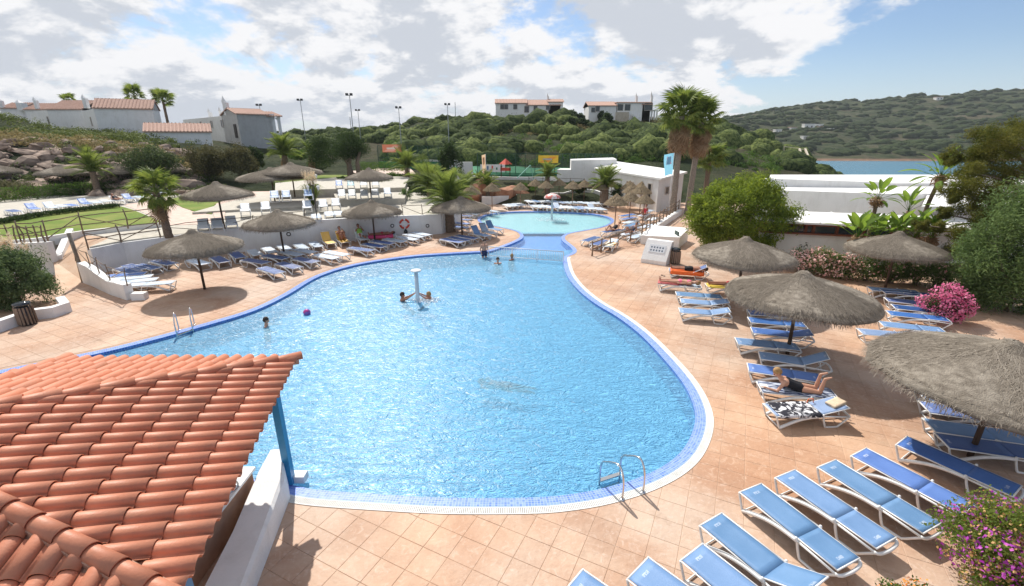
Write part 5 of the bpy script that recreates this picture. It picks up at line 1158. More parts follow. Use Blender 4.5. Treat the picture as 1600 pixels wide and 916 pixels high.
hedge('clipped green hedge behind the long row of loungers at left', [at(x, y, T1) for x, y in ((-160,330),(-60,322),(0,316),(60,311),(130,305),(200,299),(240,294))], 1.0, 1.25, lf_hedge, 1)
hedge('clipped hedge bordering the path below the tamarisks', [at(x, y, T1) for x, y in ((270,292),(320,288),(370,281),(410,277),(440,268))], 1.0, 1.2, lf_hedge, 2)
hedge('low hedge strip along the kerb of the lower lawn', [at(x, y, T1+.1) for x, y in ((0,349),(60,338),(120,330),(187,323))], .4, .28, lf_dark, 3)
hedge('clipped hedge behind the olive tree', [atY(x, 268, 62) for x in (565, 600, 640)], 1.0, 1.2, lf_hedge, 4)
# pampas grass
def pampas(label, P, h, n, seed, name='pampas_grass'):
    t = thing(name, label, 'grass', P); r = random.Random(seed); b = MB(); c = MB()
    for k in range(n):
        a = r.random()*6.28; s = r.uniform(.2, .9)*h*.7; hh = h*r.uniform(.4, .8); x, y = math.cos(a), math.sin(a); w = .02
        b.add([(-w*y, w*x, 0), (w*y, -w*x, 0), (s*.5*x+w*y, s*.5*y-w*x, hh), (s*x, s*y, hh*.75), (s*.5*x-w*y, s*.5*y+w*x, hh)], [(0, 1, 2, 4), (4, 2, 3)])
    ob('blades', (b, lf_palm), t)['kind'] = 'stuff'
    for k in range(n//10):
        a = r.random()*6.28; s = r.uniform(.1, .5); x, y = math.cos(a)*s, math.sin(a)*s; c.tube([(x*.3, y*.3, h*.3), (x, y, h*.95)], .012, 4); 
    ob('stalks', (c, lf_dead), t)['kind'] = 'stuff'
    C = [(math.cos(q)*s, math.sin(q)*s, h*r.uniform(.85, 1.15)) for q, s in [(r.random()*6.28, r.uniform(.1, .6)) for _ in range(n//10)]]
    ob('plumes', np_mesh('plumes', *leaf_cloud(C, np.array([.10, .10, .32]), 90, .10, seed, .9, .2), mat('cream plume', (.62, .52, .36), (.75, .66, .50), 4, .9, trans=.3)), t)['kind'] = 'stuff'
pampas('pampas grass clump with cream plumes on the tiers', at(490, 322, 1.6), 2.3, 260, 1)
pampas('pampas grass with cream plumes at the left edge behind the shrub', at(8, 425, .6), 1.5, 160, 2); pampas('second pampas clump behind the left shrub', at(36, 425, .6), 1.3, 120, 3)
# ============================================================ BUILDINGS
glassm = darkglass; framem = mat('window frame', (.55, .50, .45), rough=.6); shut = mat('dark shutter', (.06, .05, .045), rough=.7)
greyst = mat('pale stone', (.42, .36, .28), (.52, .46, .37), 2, .9)
def bldg(label, P, name='white_house', cat='house', group=None): return thing(name, label, cat, P, 0, group)
def box4(par, o, a, b, depth, z0, z1, name='wall', m=white):
    """block on the front line a-b (plan points), running back by depth"""
    a = Vector(a); b = Vector(b); d = (b-a).normalized(); n = Vector((-d.y, d.x))*depth
    zz = z1 if isinstance(z1, (list, tuple)) else [z1]*4
    return ob(name, (MB().prism([tuple(p-o.xy) for p in (a, b, b+n, a+n)], z0-o.z, [z-o.z for z in zz]), m), par)
def gable(par, o, a, b, depth, z0, z1, over=.25, name='roof', m=terra, shed=False):
    a = Vector(a); b = Vector(b); d = (b-a).normalized(); n = Vector((-d.y, d.x)); A = a-d*over-n*over; B = b+d*over-n*over; D = depth+2*over
    t = .16; lo = lambda p: Vector((p.x, p.y, z0))-o; hi = lambda p, z: Vector((p.x, p.y, z))-o; b_ = MB()
    if shed: segs = [((A, z0), (B, z0), (B+n*D, z1), (A+n*D, z1))]
    else: segs = [((A, z0), (B, z0), (B+n*D/2, z1), (A+n*D/2, z1)), ((B+n*D, z0), (A+n*D, z0), (A+n*D/2, z1), (B+n*D/2, z1))]
    for s in segs:
        top = [hi(p, z+t) for p, z in s]; bot = [hi(p, z) for p, z in s]; b_.add(bot+top, [(3, 2, 1, 0), (4, 5, 6, 7), (0, 1, 5, 4), (1, 2, 6, 5), (2, 3, 7, 6), (3, 0, 4, 7)])
    r = ob(name, (b_, m), par)
    if not shed:
        w = MB(); 
        for q in (a, b): w.add([lo(q)-Vector((0, 0, .05)), lo(q+n*depth)-Vector((0, 0, .05)), hi(q+n*depth/2, z1-.02)], [(0, 1, 2), (2, 1, 0)])
        ob('gable', (w, white), par)
    # rows of tiles as low ribs along the slope
    rb = MB(); L = (B-A).length; k = .3
    while k < L:
        for s in segs:
            p = s[0][0].lerp(s[1][0], k/L); q = s[3][0].lerp(s[2][0], k/L); rb.tube([hi(p, s[0][1]+t+.01), hi(q, s[3][1]+t+.01)], .09, 4, False)
        k += .45
    ob('tile_rows', (rb, m, True), r)['kind'] = 'stuff'
def window(par, o, P, d, w, h, name='window', m=None, fr=.08, arch=False):
    """P centre on the wall face; d direction along the wall"""
    d = Vector((d[0], d[1], 0)).normalized(); n = Vector((d.y, -d.x, 0)); P = Vector(P)-o; up = Vector((0, 0, 1)); f = MB()
    for a, b in (((-w/2, -h/2), (w/2, -h/2)), ((-w/2, h/2), (w/2, h/2)), ((-w/2, -h/2), (-w/2, h/2)), ((w/2, -h/2), (w/2, h/2))): f.beam(P+d*a[0]+up*a[1]+n*.03, P+d*b[0]+up*b[1]+n*.03, fr, fr)
    wn = ob(name, (f, framem), par); q = MB().add([P+d*x+up*y+n*.015 for x, y in ((-w/2, -h/2), (w/2, -h/2), (w/2, h/2), (-w/2, h/2))], [(0, 1, 2, 3)]); ob('pane', (q, m or glassm), wn)
def chimney(par, o, P, h=1.4, w=.55):
    P = Vector(P)-o; ob('chimney', (MB().prism([(-w/2, -w/2), (w/2, -w/2), (w/2, w/2), (-w/2, w/2)], -.6, h*.75).add([(-w*.75, -w*.45, h*.75), (w*.1, -w*.45, h*.75), (w*.1, w*.45, h*.75), (-w*.75, w*.45, h*.75), (-w*.45, 0, h*1.3)], [(0, 1, 4), (1, 2, 4), (2, 3, 4), (3, 0, 4), (3, 2, 1, 0)]), white), par, P)
def XY(px, Y): return atY(px, 215, Y).xy
# left white houses
def house_row():
    o = Vector((*XY(200, 72), th(*XY(200, 72)))); t = bldg('white house with pink tile roof and side chimney above the stony bank', o)
    a, b = XY(158, 74), XY(248, 77); zb = 5.5; ze = zat(158, 170, 74); box4(t, o, a, b, 4.5, zb, ze); gable(t, o, a, b, 4.5, ze, zat(158, 157, 78), .15)
    c = XY(139, 82); box4(t, o, c, a, 5, zb, zat(150, 172, 78)); chimney(t, o, (*XY(149, 77), zat(149, 163, 77)), 1.1)
    w = c.lerp(a, .6); window(t, o, (w.x, w.y, zat(153, 190, 77)), a-c, .8, 1.3); 
    o = Vector((*XY(112, 84), th(*XY(112, 84)))); t = bldg('white house with a plain gable left of the chimneyed house', o)
    a, b = XY(86, 84), XY(139, 84); ze = zat(88, 172, 84); box4(t, o, a, b, 7, 6, ze); gable(t, o, a, b, 7, ze, zat(118, 159, 88), .15)
    c = XY(58, 92); box4(t, o, c, a, 6, 6, zat(70, 175, 88)); window(t, o, (*XY(84, 84.4), zat(84, 190, 84)), (1, -.6), .7, 1.6)
    o = Vector((*XY(72, 96), th(*XY(72, 96)))); t = bldg('small pink roofed house with a slanting white chimney, second from left', o)
    a, b = XY(52, 96), XY(88, 96); ze = zat(60, 172, 96); box4(t, o, a, b, 6, 6, ze); gable(t, o, a, b, 6, ze, zat(70, 163, 99), .2); chimney(t, o, (*XY(73, 96), zat(73, 165, 96)), 1.2)
    o = Vector((*XY(30, 100), th(*XY(30, 100)))); t = bldg('farthest left white house half hidden behind the brown bank', o)
    a, b = XY(14, 100), XY(48, 100); ze = zat(30, 170, 100); box4(t, o, a, b, 6, 6, ze); gable(t, o, a, b, 6, ze, zat(30, 162, 103), .2); chimney(t, o, (*XY(20, 100), zat(20, 164, 100)), 1.0); chimney(t, o, (*XY(50, 100), zat(50, 168, 100)), 1.1, 1.2)
    o = Vector((*XY(280, 70), th(*XY(280, 70)))); t = bldg('long low outbuilding with a pink tiled roof between the white houses', o)
    a, b = XY(228, 68), XY(330, 72); ze = zat(330, 207, 68); box4(t, o, a, b, 5, 4.5, ze); gable(t, o, a, b, 5, ze, zat(260, 194, 71), .2)
    o = Vector((*XY(400, 85), th(*XY(400, 85)))-Vector((0, 0, 1))) if False else Vector((*XY(400, 85), th(*XY(400, 85)))); t = bldg('two storey white house with outside stairs and an arched porch', o)
    a, b = XY(376, 82), XY(424, 85.6); zb = 2; ze = zat(376, 179, 82); box4(t, o, a, b, 8, zb, ze); gable(t, o, a, b, 8, ze, zat(385, 171, 86), .2); chimney(t, o, (*XY(362, 86), zat(362, 175, 86)), 2.0, .7)
    dm = (b-a).normalized(); c = a+Vector((-dm.y, dm.x))*34; box4(t, o, c, a, 6, zb, [zat(300, 187, 104), zat(376, 180, 84), zat(376, 178, 86), zat(300, 185, 104)])
    for k, f in enumerate((.16, .38, .58, .76)):
        q = c.lerp(a, f)-dm*.06; window(t, o, (q.x, q.y, zat(330, 195, 95)), a-c, .9, 1.2)
        if k in (1, 2): chimney(t, o, (q.x+1, q.y+2, zat(330, 184, 95)), 1.5)
    q = c.lerp(a, .93); ob('door', (MB().beam(Vector((q.x, q.y-.1, zat(375, 205, 84)))-o, Vector((q.x+.9, q.y-.95, zat(375, 205, 84)))-o, .08, 2.2), shut), t)
    for k, f in enumerate((.70, .86)):
        q = c.lerp(a, f); r = c.lerp(a, f-.12); n = Vector((-(a-c).y, (a-c).x)).normalized()*-1.2
        st = MB()
        for s_ in range(8): p = r.lerp(q, s_/8); st.beam(Vector((p.x+n.x*.6, p.y+n.y*.6, zb+1+s_*.30))-o, Vector((p.x+n.x*.6, p.y+n.y*.6, zb+1+s_*.30))-o+Vector(((q-r).x/8, (q-r).y/8, 0)), 1.1, .3+.02*s_)
        ob('stairs', (st, white), t)
    b2 = b+dm*2.0; box4(t, o, b, b2, .35, zb, zat(425, 208, 87), 'porch_parapet'); box4(t, o, b.lerp(b2, .0), b.lerp(b2, .28), .35, zb, zat(425, 182, 88), 'porch_pier'); box4(t, o, b.lerp(b2, .78), b2, .35, zb, zat(441, 184, 92), 'porch_pier')
    gable(t, o, b, b2, 4, zat(432, 184, 90), zat(432, 177, 92), .3, shed=True)
    ar = MB(); p0 = b.lerp(b2, .28); p1 = b.lerp(b2, .78); zt_ = zat(432, 185, 90); w = (p1-p0).length
    for k in range(8):
        f0, f1 = k/8, (k+1)/8; h0 = math.sin(math.pi*f0)**.6*1.0; h1 = math.sin(math.pi*f1)**.6*1.0; q0 = p0.lerp(p1, f0); q1 = p0.lerp(p1, f1)
        ar.add([Vector((q0.x, q0.y, zt_))-o, Vector((q1.x, q1.y, zt_))-o, Vector((q1.x, q1.y, zt_-1.15+h1))-o, Vector((q0.x, q0.y, zt_-1.15+h0))-o], [(0, 1, 2, 3)])
    ob('porch_arch', (ar, white), t)
house_row()
def hill_house(label, Y, parts, wins, chim):
    x0 = parts[0][0]; o = Vector((*XY(x0, Y), th(*XY(x0, Y)))); t = bldg(label, o)
    for (pa, pb, yb, ye, yr, dep, kind) in parts:
        a, b = XY(pa, Y), XY(pb, Y); zb = zat(pa, yb, Y)-2.5; ze = zat(pa, ye, Y); box4(t, o, a, b, dep, zb, ze)
        if kind == 'g': gable(t, o, a, b, dep, ze, zat(pa, yr, Y+dep/2), .3)
        elif kind == 's': gable(t, o, a, b, dep, ze, ze+.5, .3, shed=True)
    for (px, py, w, h) in wins: q = XY(px, Y); window(t, o, (q.x, q.y-.02, zat(px, py, Y)), (1, 0), w, h)
    for (px, py, h) in chim: chimney(t, o, (*XY(px, Y+3), zat(px, py, Y+3)), h)
    return t, o
hill_house('long white hilltop house with pale pink roofs, left of the bushes', 148, [(775,822,178,162,156,9,'g'),(822,874,178,165,157,10,'g'),(856,878,178,160,156,6,'g')], [(785,167,1.2,1.4),(791,167,1.2,1.4),(805,167,1.2,1.4),(822.5,171,1.4,1.8),(836,169,1.2,1.4),(855,168,1.2,1.4)], [(855,158,1.8)])
t, o = hill_house('two storey white hilltop house with an outside stair and garage', 132, [(918,960,180,166,160,9,'g'),(961,1012,192,161,158,9,'s'),(1000,1013,192,164,162,3,'g')], [(925,172,1.2,1.2),(931,170,1.2,1.4),(966,168,1.5,1.6),(977,168,1.5,1.6),(1009,167,2.2,1.8)], [(990,158,1.6),(1013,160,2.2)])
q = XY(971, 131.9); ob('garage_door', (MB().box(Vector((q.x, q.y, zat(971, 182, 132)))-o, (2.4, .1, 1.9)), shut), t)
a, b = XY(960, 131.7), XY(980, 131.7); box4(t, o, a, b, .3, zat(960, 190, 131), zat(960, 175, 131), 'stone_base', greyst)
st = MB()
for k in range(8): q = XY(985+k*1.6, 131); st.box(Vector((q.x, q.y, zat(985, 180, 131)-k*.22))-o, (.32, 1.2, .5))
ob('stairs', (st, white), t)
# pillars of its veranda
for px in (1015, 1019, 1023): q = XY(px, 134); ob('pillar', (MB().beam(Vector((q.x, q.y, zat(px, 190, 134)))-o, Vector((q.x, q.y, zat(px, 172, 134)))-o, .35, .35), white), t)
a, b = XY(1012, 133.5), XY(1024, 133.5); box4(t, o, a, b, 3, zat(1012, 173, 133), zat(1012, 171.5, 133), 'terrace_slab')
# tiny far villas across the bay
for i, (px, py, w, lab) in enumerate([(1215,206,9,'tiny white villa across the bay, leftmost'),(1238,204,10,'tiny white villa across the bay, second from left'),(1262,202,16,'wide white villa in the cluster across the bay'),(1277,195,11,'upper white villa in the cluster across the bay'),(1279,201,8,'small white villa at the right of the cluster'),(1297,202,6,'single pale cottage right of the cluster across the bay'),(1260,217,9,'round white tower house above the shore track'),(1452,151,10,'lone white villa on the far hill crest'),(1312,188,5,'speck of a white cottage high on the far slope')]):
    Yv = 480 if py > 160 else 600
    for it in range(40):
        q = XY(px, Yv); z = th(*q); zz = zat(px, py, Yv)
        if zz < z: Yv -= 6
        else: break
    q = XY(px, Yv); o = Vector((q.x, q.y, th(*q)-2)); t = bldg(lab, o, 'villa', 'house', 'white villas across the bay'); W = w/760*Yv; hh = W*.45
    ob('wall', (MB().prism([(-W/2, 0), (W/2, 0), (W/2, 5), (-W/2, 5)], 0, hh+2), white), t); ob('roof', (MB().prism([(-W/2-.3, -.3), (W/2+.3, -.3), (W/2+.3, 5.3), (-W/2-.3, 5.3)], hh+2, hh+2.5), terra if i % 3 == 1 else white), t)
    for s in (-.25, .2): ob('window', (MB().box((W*s, -.05, 2+hh*.5), (W*.12, .15, hh*.4)), shut), t)
# flat roofed white building beyond the paddling pool
def mid():
    A, B, C, D = Vector((14, 45)), Vector((10.4, 59)), Vector((13.6, 62)), Vector((17.2, 47.5)); o = Vector((14, 45, 0)); t = thing('white_building', 'long low white building with a white sloping roof beyond the little parasols', 'building', o)
    zf = (zat(1038, 281, 45), zat(936, 265, 59)); zr = (zat(967, 255, 62), zat(1060, 271, 47.5))
    ob('wall', (MB().prism([tuple(p-o.xy) for p in (A, D, C, B)], -.5, [zf[0]-.05, zr[1]-.05, zr[0]-.05, zf[1]-.05]), white), t)
    V = []
    for p, z in ((A, zf[0]), (D, zr[1]), (C, zr[0]), (B, zf[1])): V.append(Vector((p.x, p.y, z)))
    c = sum(V, Vector())/4; V = [c+(v-c)*1.06 for v in V]; V = [Vector((v.x, v.y, v.z)) for v in V]
    ob('roof', (MB().add([v-o for v in V]+[v-o+Vector((0, 0, .18)) for v in V], [(3, 2, 1, 0), (4, 5, 6, 7), (0, 1, 5, 4), (1, 2, 6, 5), (2, 3, 7, 6), (3, 0, 4, 7)]), white), t)
    d = (A-B).normalized()
    for f, z, w, h, nm in ((.62, 1.5, 1.5, 1.9, 'door'), (.17, 2.0, 1.7, 1.2, 'window'), (.90, 1.8, .7, 1.6, 'door')):
        q = B.lerp(A, f); window(t, o, (q.x-.03, q.y, z), d, w, h, nm)
    q = A+(D-A)*.35; window(t, o, (q.x, q.y-.03, 2.0), D-A, .6, .7)
    a, b = XY(905, 60), B; t2 = thing('stepped_white_block', 'stepped white block joining the tennis wall to the white building', 'building', Vector((*a, 0))); o = Vector((*a, 0))
    box4(t2, o, XY(872, 61), XY(894, 60.5), 2.5, 0, zat(880, 265, 61)); box4(t2, o, XY(894, 60.5), XY(966, 60), 4, 0, [zat(894, 251, 60), zat(966, 249, 60), zat(966, 247, 62), zat(894, 250, 62)], 'tall_wall')
mid()
# restaurant on the right
def restaurant():
    o = Vector((17, 29, 0)); t = thing('restaurant', 'white flat roofed restaurant terraces on the right with a brown window band', 'building', o)
    P = lambda px, Y: XY(px, Y)
    redb = mat('red brown wood', (.20, .07, .045), (.28, .11, .07), 4, .6)
    a = Vector((14.8, 27.2)); e = Vector((21.2, 25.4)); d = (e-a).normalized(); n = Vector((-d.y, d.x)); L = (e-a).length
    zw = zat(1308, 369, (a+(e-a)*.7).y); ze = zat(1300, 349, (a+(e-a)*.7).y)
    ob('lower_wall', (MB().prism([tuple(p-o.xy) for p in (a, e, e+n*.3, a+n*.3)], -.2, zw), white), t)
    zh = ze-.25
    for f in (0, .13, .36, .42, .60, .8, 1): q = a.lerp(e, f); ob('mullion', (MB().beam(Vector((q.x, q.y, zw))-o+Vector((n.x*.15, n.y*.15, 0)), Vector((q.x, q.y, zh))-o+Vector((n.x*.15, n.y*.15, 0)), .14, .14), redb), t)
    for f0, f1 in ((.02, .12), (.14, .35), (.37, .41), (.43, .59), (.61, .79), (.81, .99)):
        q0, q1 = a.lerp(e, f0)+n*.17, a.lerp(e, f1)+n*.17
        ob('pane', (MB().add([Vector((q0.x, q0.y, zw))-o, Vector((q1.x, q1.y, zw))-o, Vector((q1.x, q1.y, zh))-o, Vector((q0.x, q0.y, zh))-o], [(0, 1, 2, 3)]), mat('window glass', (.05, .07, .09), rough=.06, spec=.8)), t)
    ob('sill', (MB().beam(Vector((*a, zw+.03))-o, Vector((*e, zw+.03))-o, .4, .08), redb), t); ob('fascia', (MB().beam(Vector((*(a-d*.2), ze-.12))-o, Vector((*(e+d*6), ze-.12))-o, .2, .26), redb), t)
    # roof sheet with standing seams
    r0, r1 = a-d*.4-n*.5, e+d*6-n*.5; dep = 2.6
    V = [(r0, ze), (r1, ze), (r1+n*dep, ze+.28), (r0+n*dep, ze+.28)]
    rf = ob('roof', (MB().add([Vector((p.x, p.y, z-.1))-o for p, z in V]+[Vector((p.x, p.y, z))-o for p, z in V], [(3, 2, 1, 0), (4, 5, 6, 7), (0, 1, 5, 4), (1, 2, 6, 5), (2, 3, 7, 6), (3, 0, 4, 7)]), white), t)
    for k in range(9): f = k/8; q = r0.lerp(r1, f*.8+.05); ob('seam', (MB().beam(Vector((q.x, q.y, ze+.02))-o, Vector((q.x+n.x*dep, q.y+n.y*dep, ze+.30))-o, .06, .05), white), rf)
    # dining room behind
    b0, b1 = r0+n*2.0, r1+n*2.0; box4(t, o, a-d*.2+n*2.2, r1+n*2.2, 1, -.2, ze+.1, 'rear_wall')
    # tall parapet walls, one behind the other
    def par(pl, pr, Yl, Yr, yt, name, z0=-2, th_=.25, yt2=None):
        A_, B_ = P(pl, Yl), P(pr, Yr); box4(t, o, A_, B_, th_, z0, [zat(pl, yt, Yl), zat(pr, yt2 or yt, Yr), zat(pr, yt2 or yt, Yr), zat(pl, yt, Yl)], name)
    par(1222, 1470, 31, 29.5, 297, 'parapet_wall', yt2=305); par(1207, 1398, 36, 35, 279, 'second_parapet', yt2=285); par(1364, 1640, 45, 44, 276, 'rear_parapet', yt2=279); par(1394, 1640, 38, 36.5, 296, 'third_parapet', yt2=300)
    def slab(pl, pr, Y0_, Y1_, z, name): 
        A_, B_ = P(pl, Y0_), P(pr, Y0_); ob(name, (MB().prism([tuple(p-o.xy) for p in (A_, B_, B_+Vector((0, Y1_-Y0_)), P(pl+4, Y1_))], z-.3, z), white), t)
    slab(1222, 1700, 31.4, 36, zat(1300, 300, 31)-.15, 'flat_roof'); slab(1210, 1700, 36.4, 45, zat(1300, 283, 36)-.2, 'upper_flat_roof'); slab(1470, 1750, 26, 31.3, zat(1470, 312, 29)-.0, 'side_roof')
    box4(t, o, P(1470, 26), P(1700, 25.5), .3, -.2, [zat(1470, 345, 26), zat(1700, 350, 25.5), zat(1700, 350, 25.5), zat(1470, 345, 26)], 'side_wall')
    A_, B_ = P(1207, 36), P(1222, 31); ob('side_parapet', (MB().wall([tuple(A_-o.xy), tuple(B_-o.xy)], .25, -2, [zat(1207, 279, 36), zat(1222, 297, 31)]), white), t)
restaurant()
# ============================================================ TENNIS COURTS, BANNERS, FLAGS, FLOODLIGHTS
green = mat('green court surface', (.03, .16, .08), (.05, .20, .11), .5, .9); bluec = mat('blue court surface', (.05, .16, .30), rough=.9)
ob('tennis_court', (MB().prism([tuple(XY(740, 66)), tuple(XY(900, 66)), tuple(XY(900, 90)), tuple(XY(700, 90))], 1.0, 2.05), green), kind='structure')
netm = bpy.data.materials.new('green netting'); netm.use_nodes = True; nt = netm.node_tree; p_ = nt.nodes['Principled BSDF']; p_.inputs[0].default_value = (.012, .07, .035, 1); p_.inputs['Roughness'].default_value = .9; p_.inputs['Alpha'].default_value = .42
screen = bpy.data.materials.new('green windbreak'); screen.use_nodes = True; p_ = screen.node_tree.nodes['Principled BSDF']; p_.inputs[0].default_value = (.02, .15, .075, 1); p_.inputs['Roughness'].default_value = .9
def court_fence(label, pts, zb, zt_, n, low=.3):
    o = Vector((*pts[0], zb)); t = thing('court_fence', label, 'fence', o, 0, 'tennis court fences'); P = [Vector(p)-o.xy for p in pts]; h = zt_-zb
    gp = mat('dark green post', (.02, .05, .035), rough=.6); post = MB().tube([(0, 0, -1), (0, 0, h)], .05, 6).mesh('post', gp, True)
    for a, b in zip(P, P[1:]):
        for k in range(n+1): ob('post', post, t, (*a.lerp(b, k/n), 0))
        for z in (h, h*.5, .05): ob('rail', (MB().tube([(*a, z), (*b, z)], .035, 5), gp), t)
        ob('netting', (MB().add([(*a, h*low), (*b, h*low), (*b, h), (*a, h)], [(0, 1, 2, 3)]), netm), t); ob('windbreak', (MB().add([(*a, 0), (*b, 0), (*b, h*low), (*a, h*low)], [(0, 1, 2, 3)]), screen), t)
court_fence('tall green tennis court fence nearest the olive tree, with the orange banner', [XY(588, 74), XY(700, 72)], 2.2, zat(640, 228, 73), 7, .35)
court_fence('tall green tennis court fence behind the playground with the yellow banner', [XY(700, 92), XY(775, 92)], 1.9, zat(740, 224, 92), 7, .4)
court_fence('long lower green court fence running to the white building', [XY(745, 68), XY(868, 66), XY(966, 63)], 1.5, zat(850, 240, 66), 8, .2)
court_fence('green court fence at the left behind the large palm', [XY(430, 92), XY(500, 90)], 2.5, zat(470, 240, 90), 5, .9)
def banner(label, px0, px1, py0, py1, Y, c1, c2, c3):
    a, b = atY(px0, py1, Y), atY(px1, py1, Y); h = zat(px0, py0, Y)-a.z; W = b.x-a.x; t = thing('banner', label, 'banner', a); ob('cloth', (MB().box((W/2, 0, h/2), (W, .05, h)), c1), t)
    ob('stripe', (MB().add([(W*.05, -.035, h*.1), (W*.55, -.035, h*.1), (W*.95, -.035, h*.85), (W*.6, -.035, h*.85)], [(0, 1, 2, 3)]), c2), t); ob('print', (MB().box((W*.45, -.045, h*.5), (W*.45, .02, h*.22)), c3), t)
om = mat('orange banner', (.78, .27, .16), rough=.7); ym = mat('yellow banner', (.85, .55, .06), rough=.7); wm_ = mat('pale print', (.80, .72, .62), rough=.7); pm = mat('grey print', (.45, .42, .42), rough=.7)
banner('orange banner with pale print hung on the tennis fence', 598, 628, 226, 238, 72.0, om, mat('salmon print', (.85, .45, .35), rough=.7), wm_)
banner('yellow banner with grey print hung on the court fence', 841, 872, 243, 255, 65.5, ym, mat('orange print', (.85, .35, .05), rough=.7), pm)
def flag(label, px, pyb, pyt, Y, w, h, m, m2):
    b = atY(px, pyb, Y); z = zat(px, pyt, Y)-b.z; t = thing('flag', label, 'flag', b); ob('pole', (MB().tube([(0, 0, -1), (0, 0, z)], .03, 6), plastic, True), t)
    V = []; n = 8
    for j in range(n+1):
        for i in range(5): V.append((-w*i/4*(1-.25*(j/n)), .10*math.sin(i*1.5+j*.7), z-h*j/n-.04*i))
    F = [(j*5+i, j*5+i+1, (j+1)*5+i+1, (j+1)*5+i) for j in range(n) for i in range(4)]; c = ob('cloth', (MB().add(V, F), m, True), t)
    V2 = [(x, y-.02, zz) for x, y, zz in V]; ob('print', (MB().add([V2[k] for k in (6, 8, 23, 21)], [(0, 1, 2, 3)]), m2), c)
flag('light blue feather flag with a pink and white print beside the twin palms', 1047, 300, 239, 41, .85, 1.75, mat('blue flag', (.30, .58, .78), rough=.6, trans=.4), mat('flag print', (.80, .55, .62), rough=.6))
flag('narrow orange and cream flag before the playground', 759, 272, 241, 62, .5, 2.4, mat('cream flag', (.80, .62, .40), rough=.6, trans=.4), om)
lampm = mat('floodlight housing', (.05, .055, .06), rough=.5); galv = mat('galvanised pole', (.32, .33, .34), rough=.5, metal=.4)
for i, (px, yt, yb, Y, lab) in enumerate([(415,165,225,92,'in front of the arched porch house, leftmost'), (478,157,222,90,'second from left, left of the olive tree'), (555,149,235,75,'tallest looking, just right of the olive tree'), (564,173,222,104,'short looking, right behind the tallest'), (628,169,240,84,'between the olive tree and the slender dark tree'), (702,164,235,88,'rightmost, against the scrub hill')]):
    b = atY(px, yb, Y); z0 = th(b.x, Y); z = zat(px, yt, Y)-z0; t = thing('floodlight_mast', f'floodlight mast {lab}', 'floodlight', Vector((b.x, Y, z0)), 0, 'floodlight masts')
    ob('mast', (MB().tube([(0, 0, -1), (0, 0, z)], [.10, .05], 8), galv, True), t); ob('crossarm', (MB().beam((-.45, 0, z), (.45, 0, z), .08, .08), galv), t)
    for s in (-.32, .32): ob('lamp', (MB().box((s, -.2, z+.1), (.36, .32, .34), 0), lampm), t)
for px, yt, Y in ((550, 183, 140), (713, 160, 150)):
    b = atY(px, 215, Y); t = thing('radio_mast', f"thin bare mast on the skyline {'near the olive tree' if px < 600 else 'above the scrub hill'}", 'mast', Vector((b.x, Y, th(b.x, Y)))); ob('mast', (MB().tube([(0, 0, -1), (0, 0, zat(px, yt, Y)-th(b.x, Y))], .09, 5), galv), t)
# playground
t = thing('playground_frame', 'red climbing frame in the playground beyond the red rocks', 'play equipment', atY(790, 276, 60)); redp = mat('red play paint', (.65, .09, .05), rough=.5)
ob('panel', (MB().box((0, 0, .9), (1.3, .9, .35)), redp), t); ob('roof', (MB().lathe([(.85, 1.5), (0, 2.2)], 4), redp), t)
for x in (-.55, .55):
    for y in (-.4, .4): ob('leg', (MB().beam((x, y, 0), (x, y, 1.6), .1, .1), woodpole), t)
t = thing('slide', 'pale green slide standing beyond the paddling pool wall', 'slide', atY(820, 280, 60)); sg = mat('pale green slide', (.25, .50, .42), rough=.4)
ob('chute', (MB().beam((-1.0, 0, .1), (.7, 0, 1.7), .55, .07), sg), t); ob('ladder', (MB().beam((.7, -.2, 1.7), (1.1, -.2, 0), .06, .06).beam((.7, .2, 1.7), (1.1, .2, 0), .06, .06), sg), t)
t = thing('sail_panel', 'white panelled hoarding with blue and red patches at the court', 'hoarding', atY(752, 270, 66))
ob('board', (MB().box((1.6, 0, .6), (3.4, .1, 1.0)), plastic), t)
for k in range(5): ob('patch', (MB().box((.3+k*.62, -.06, .55+.1*(k % 3)), (.2, .03, .6-.1*(k % 4))), (green, bluec, redp, green)[k % 4]), t)
# beam ladder on the headland
t = thing('timber_ramp', 'pair of long bleached timber rails with rungs leaning on the headland', 'ramp', atY(1270, 276, 96)); tm_ = mat('bleached timber', (.50, .44, .34), (.60, .54, .44), 3, .8); o = t.location.copy()
pr = [(atY(1249, 233, 104)-o, atY(1264, 275, 92)-o), (atY(1258, 233, 104)-o, atY(1276, 277, 92)-o)]
for a, b in pr: ob('rail', (MB().beam(a, b, .34, .34), tm_), t)
for k in range(7): ob('rung', (MB().beam(pr[0][0].lerp(pr[0][1], k/6+.01), pr[1][0].lerp(pr[1][1], k/6+.01), .14, .14), tm_), t)
ob('handrail', (MB().beam(atY(1225, 229, 106)-o, pr[0][0]+Vector((0, 0, .1)), .12, .12).beam(atY(1225, 229, 106)-o, atY(1225, 236, 106)-o, .12, .12), tm_), t)
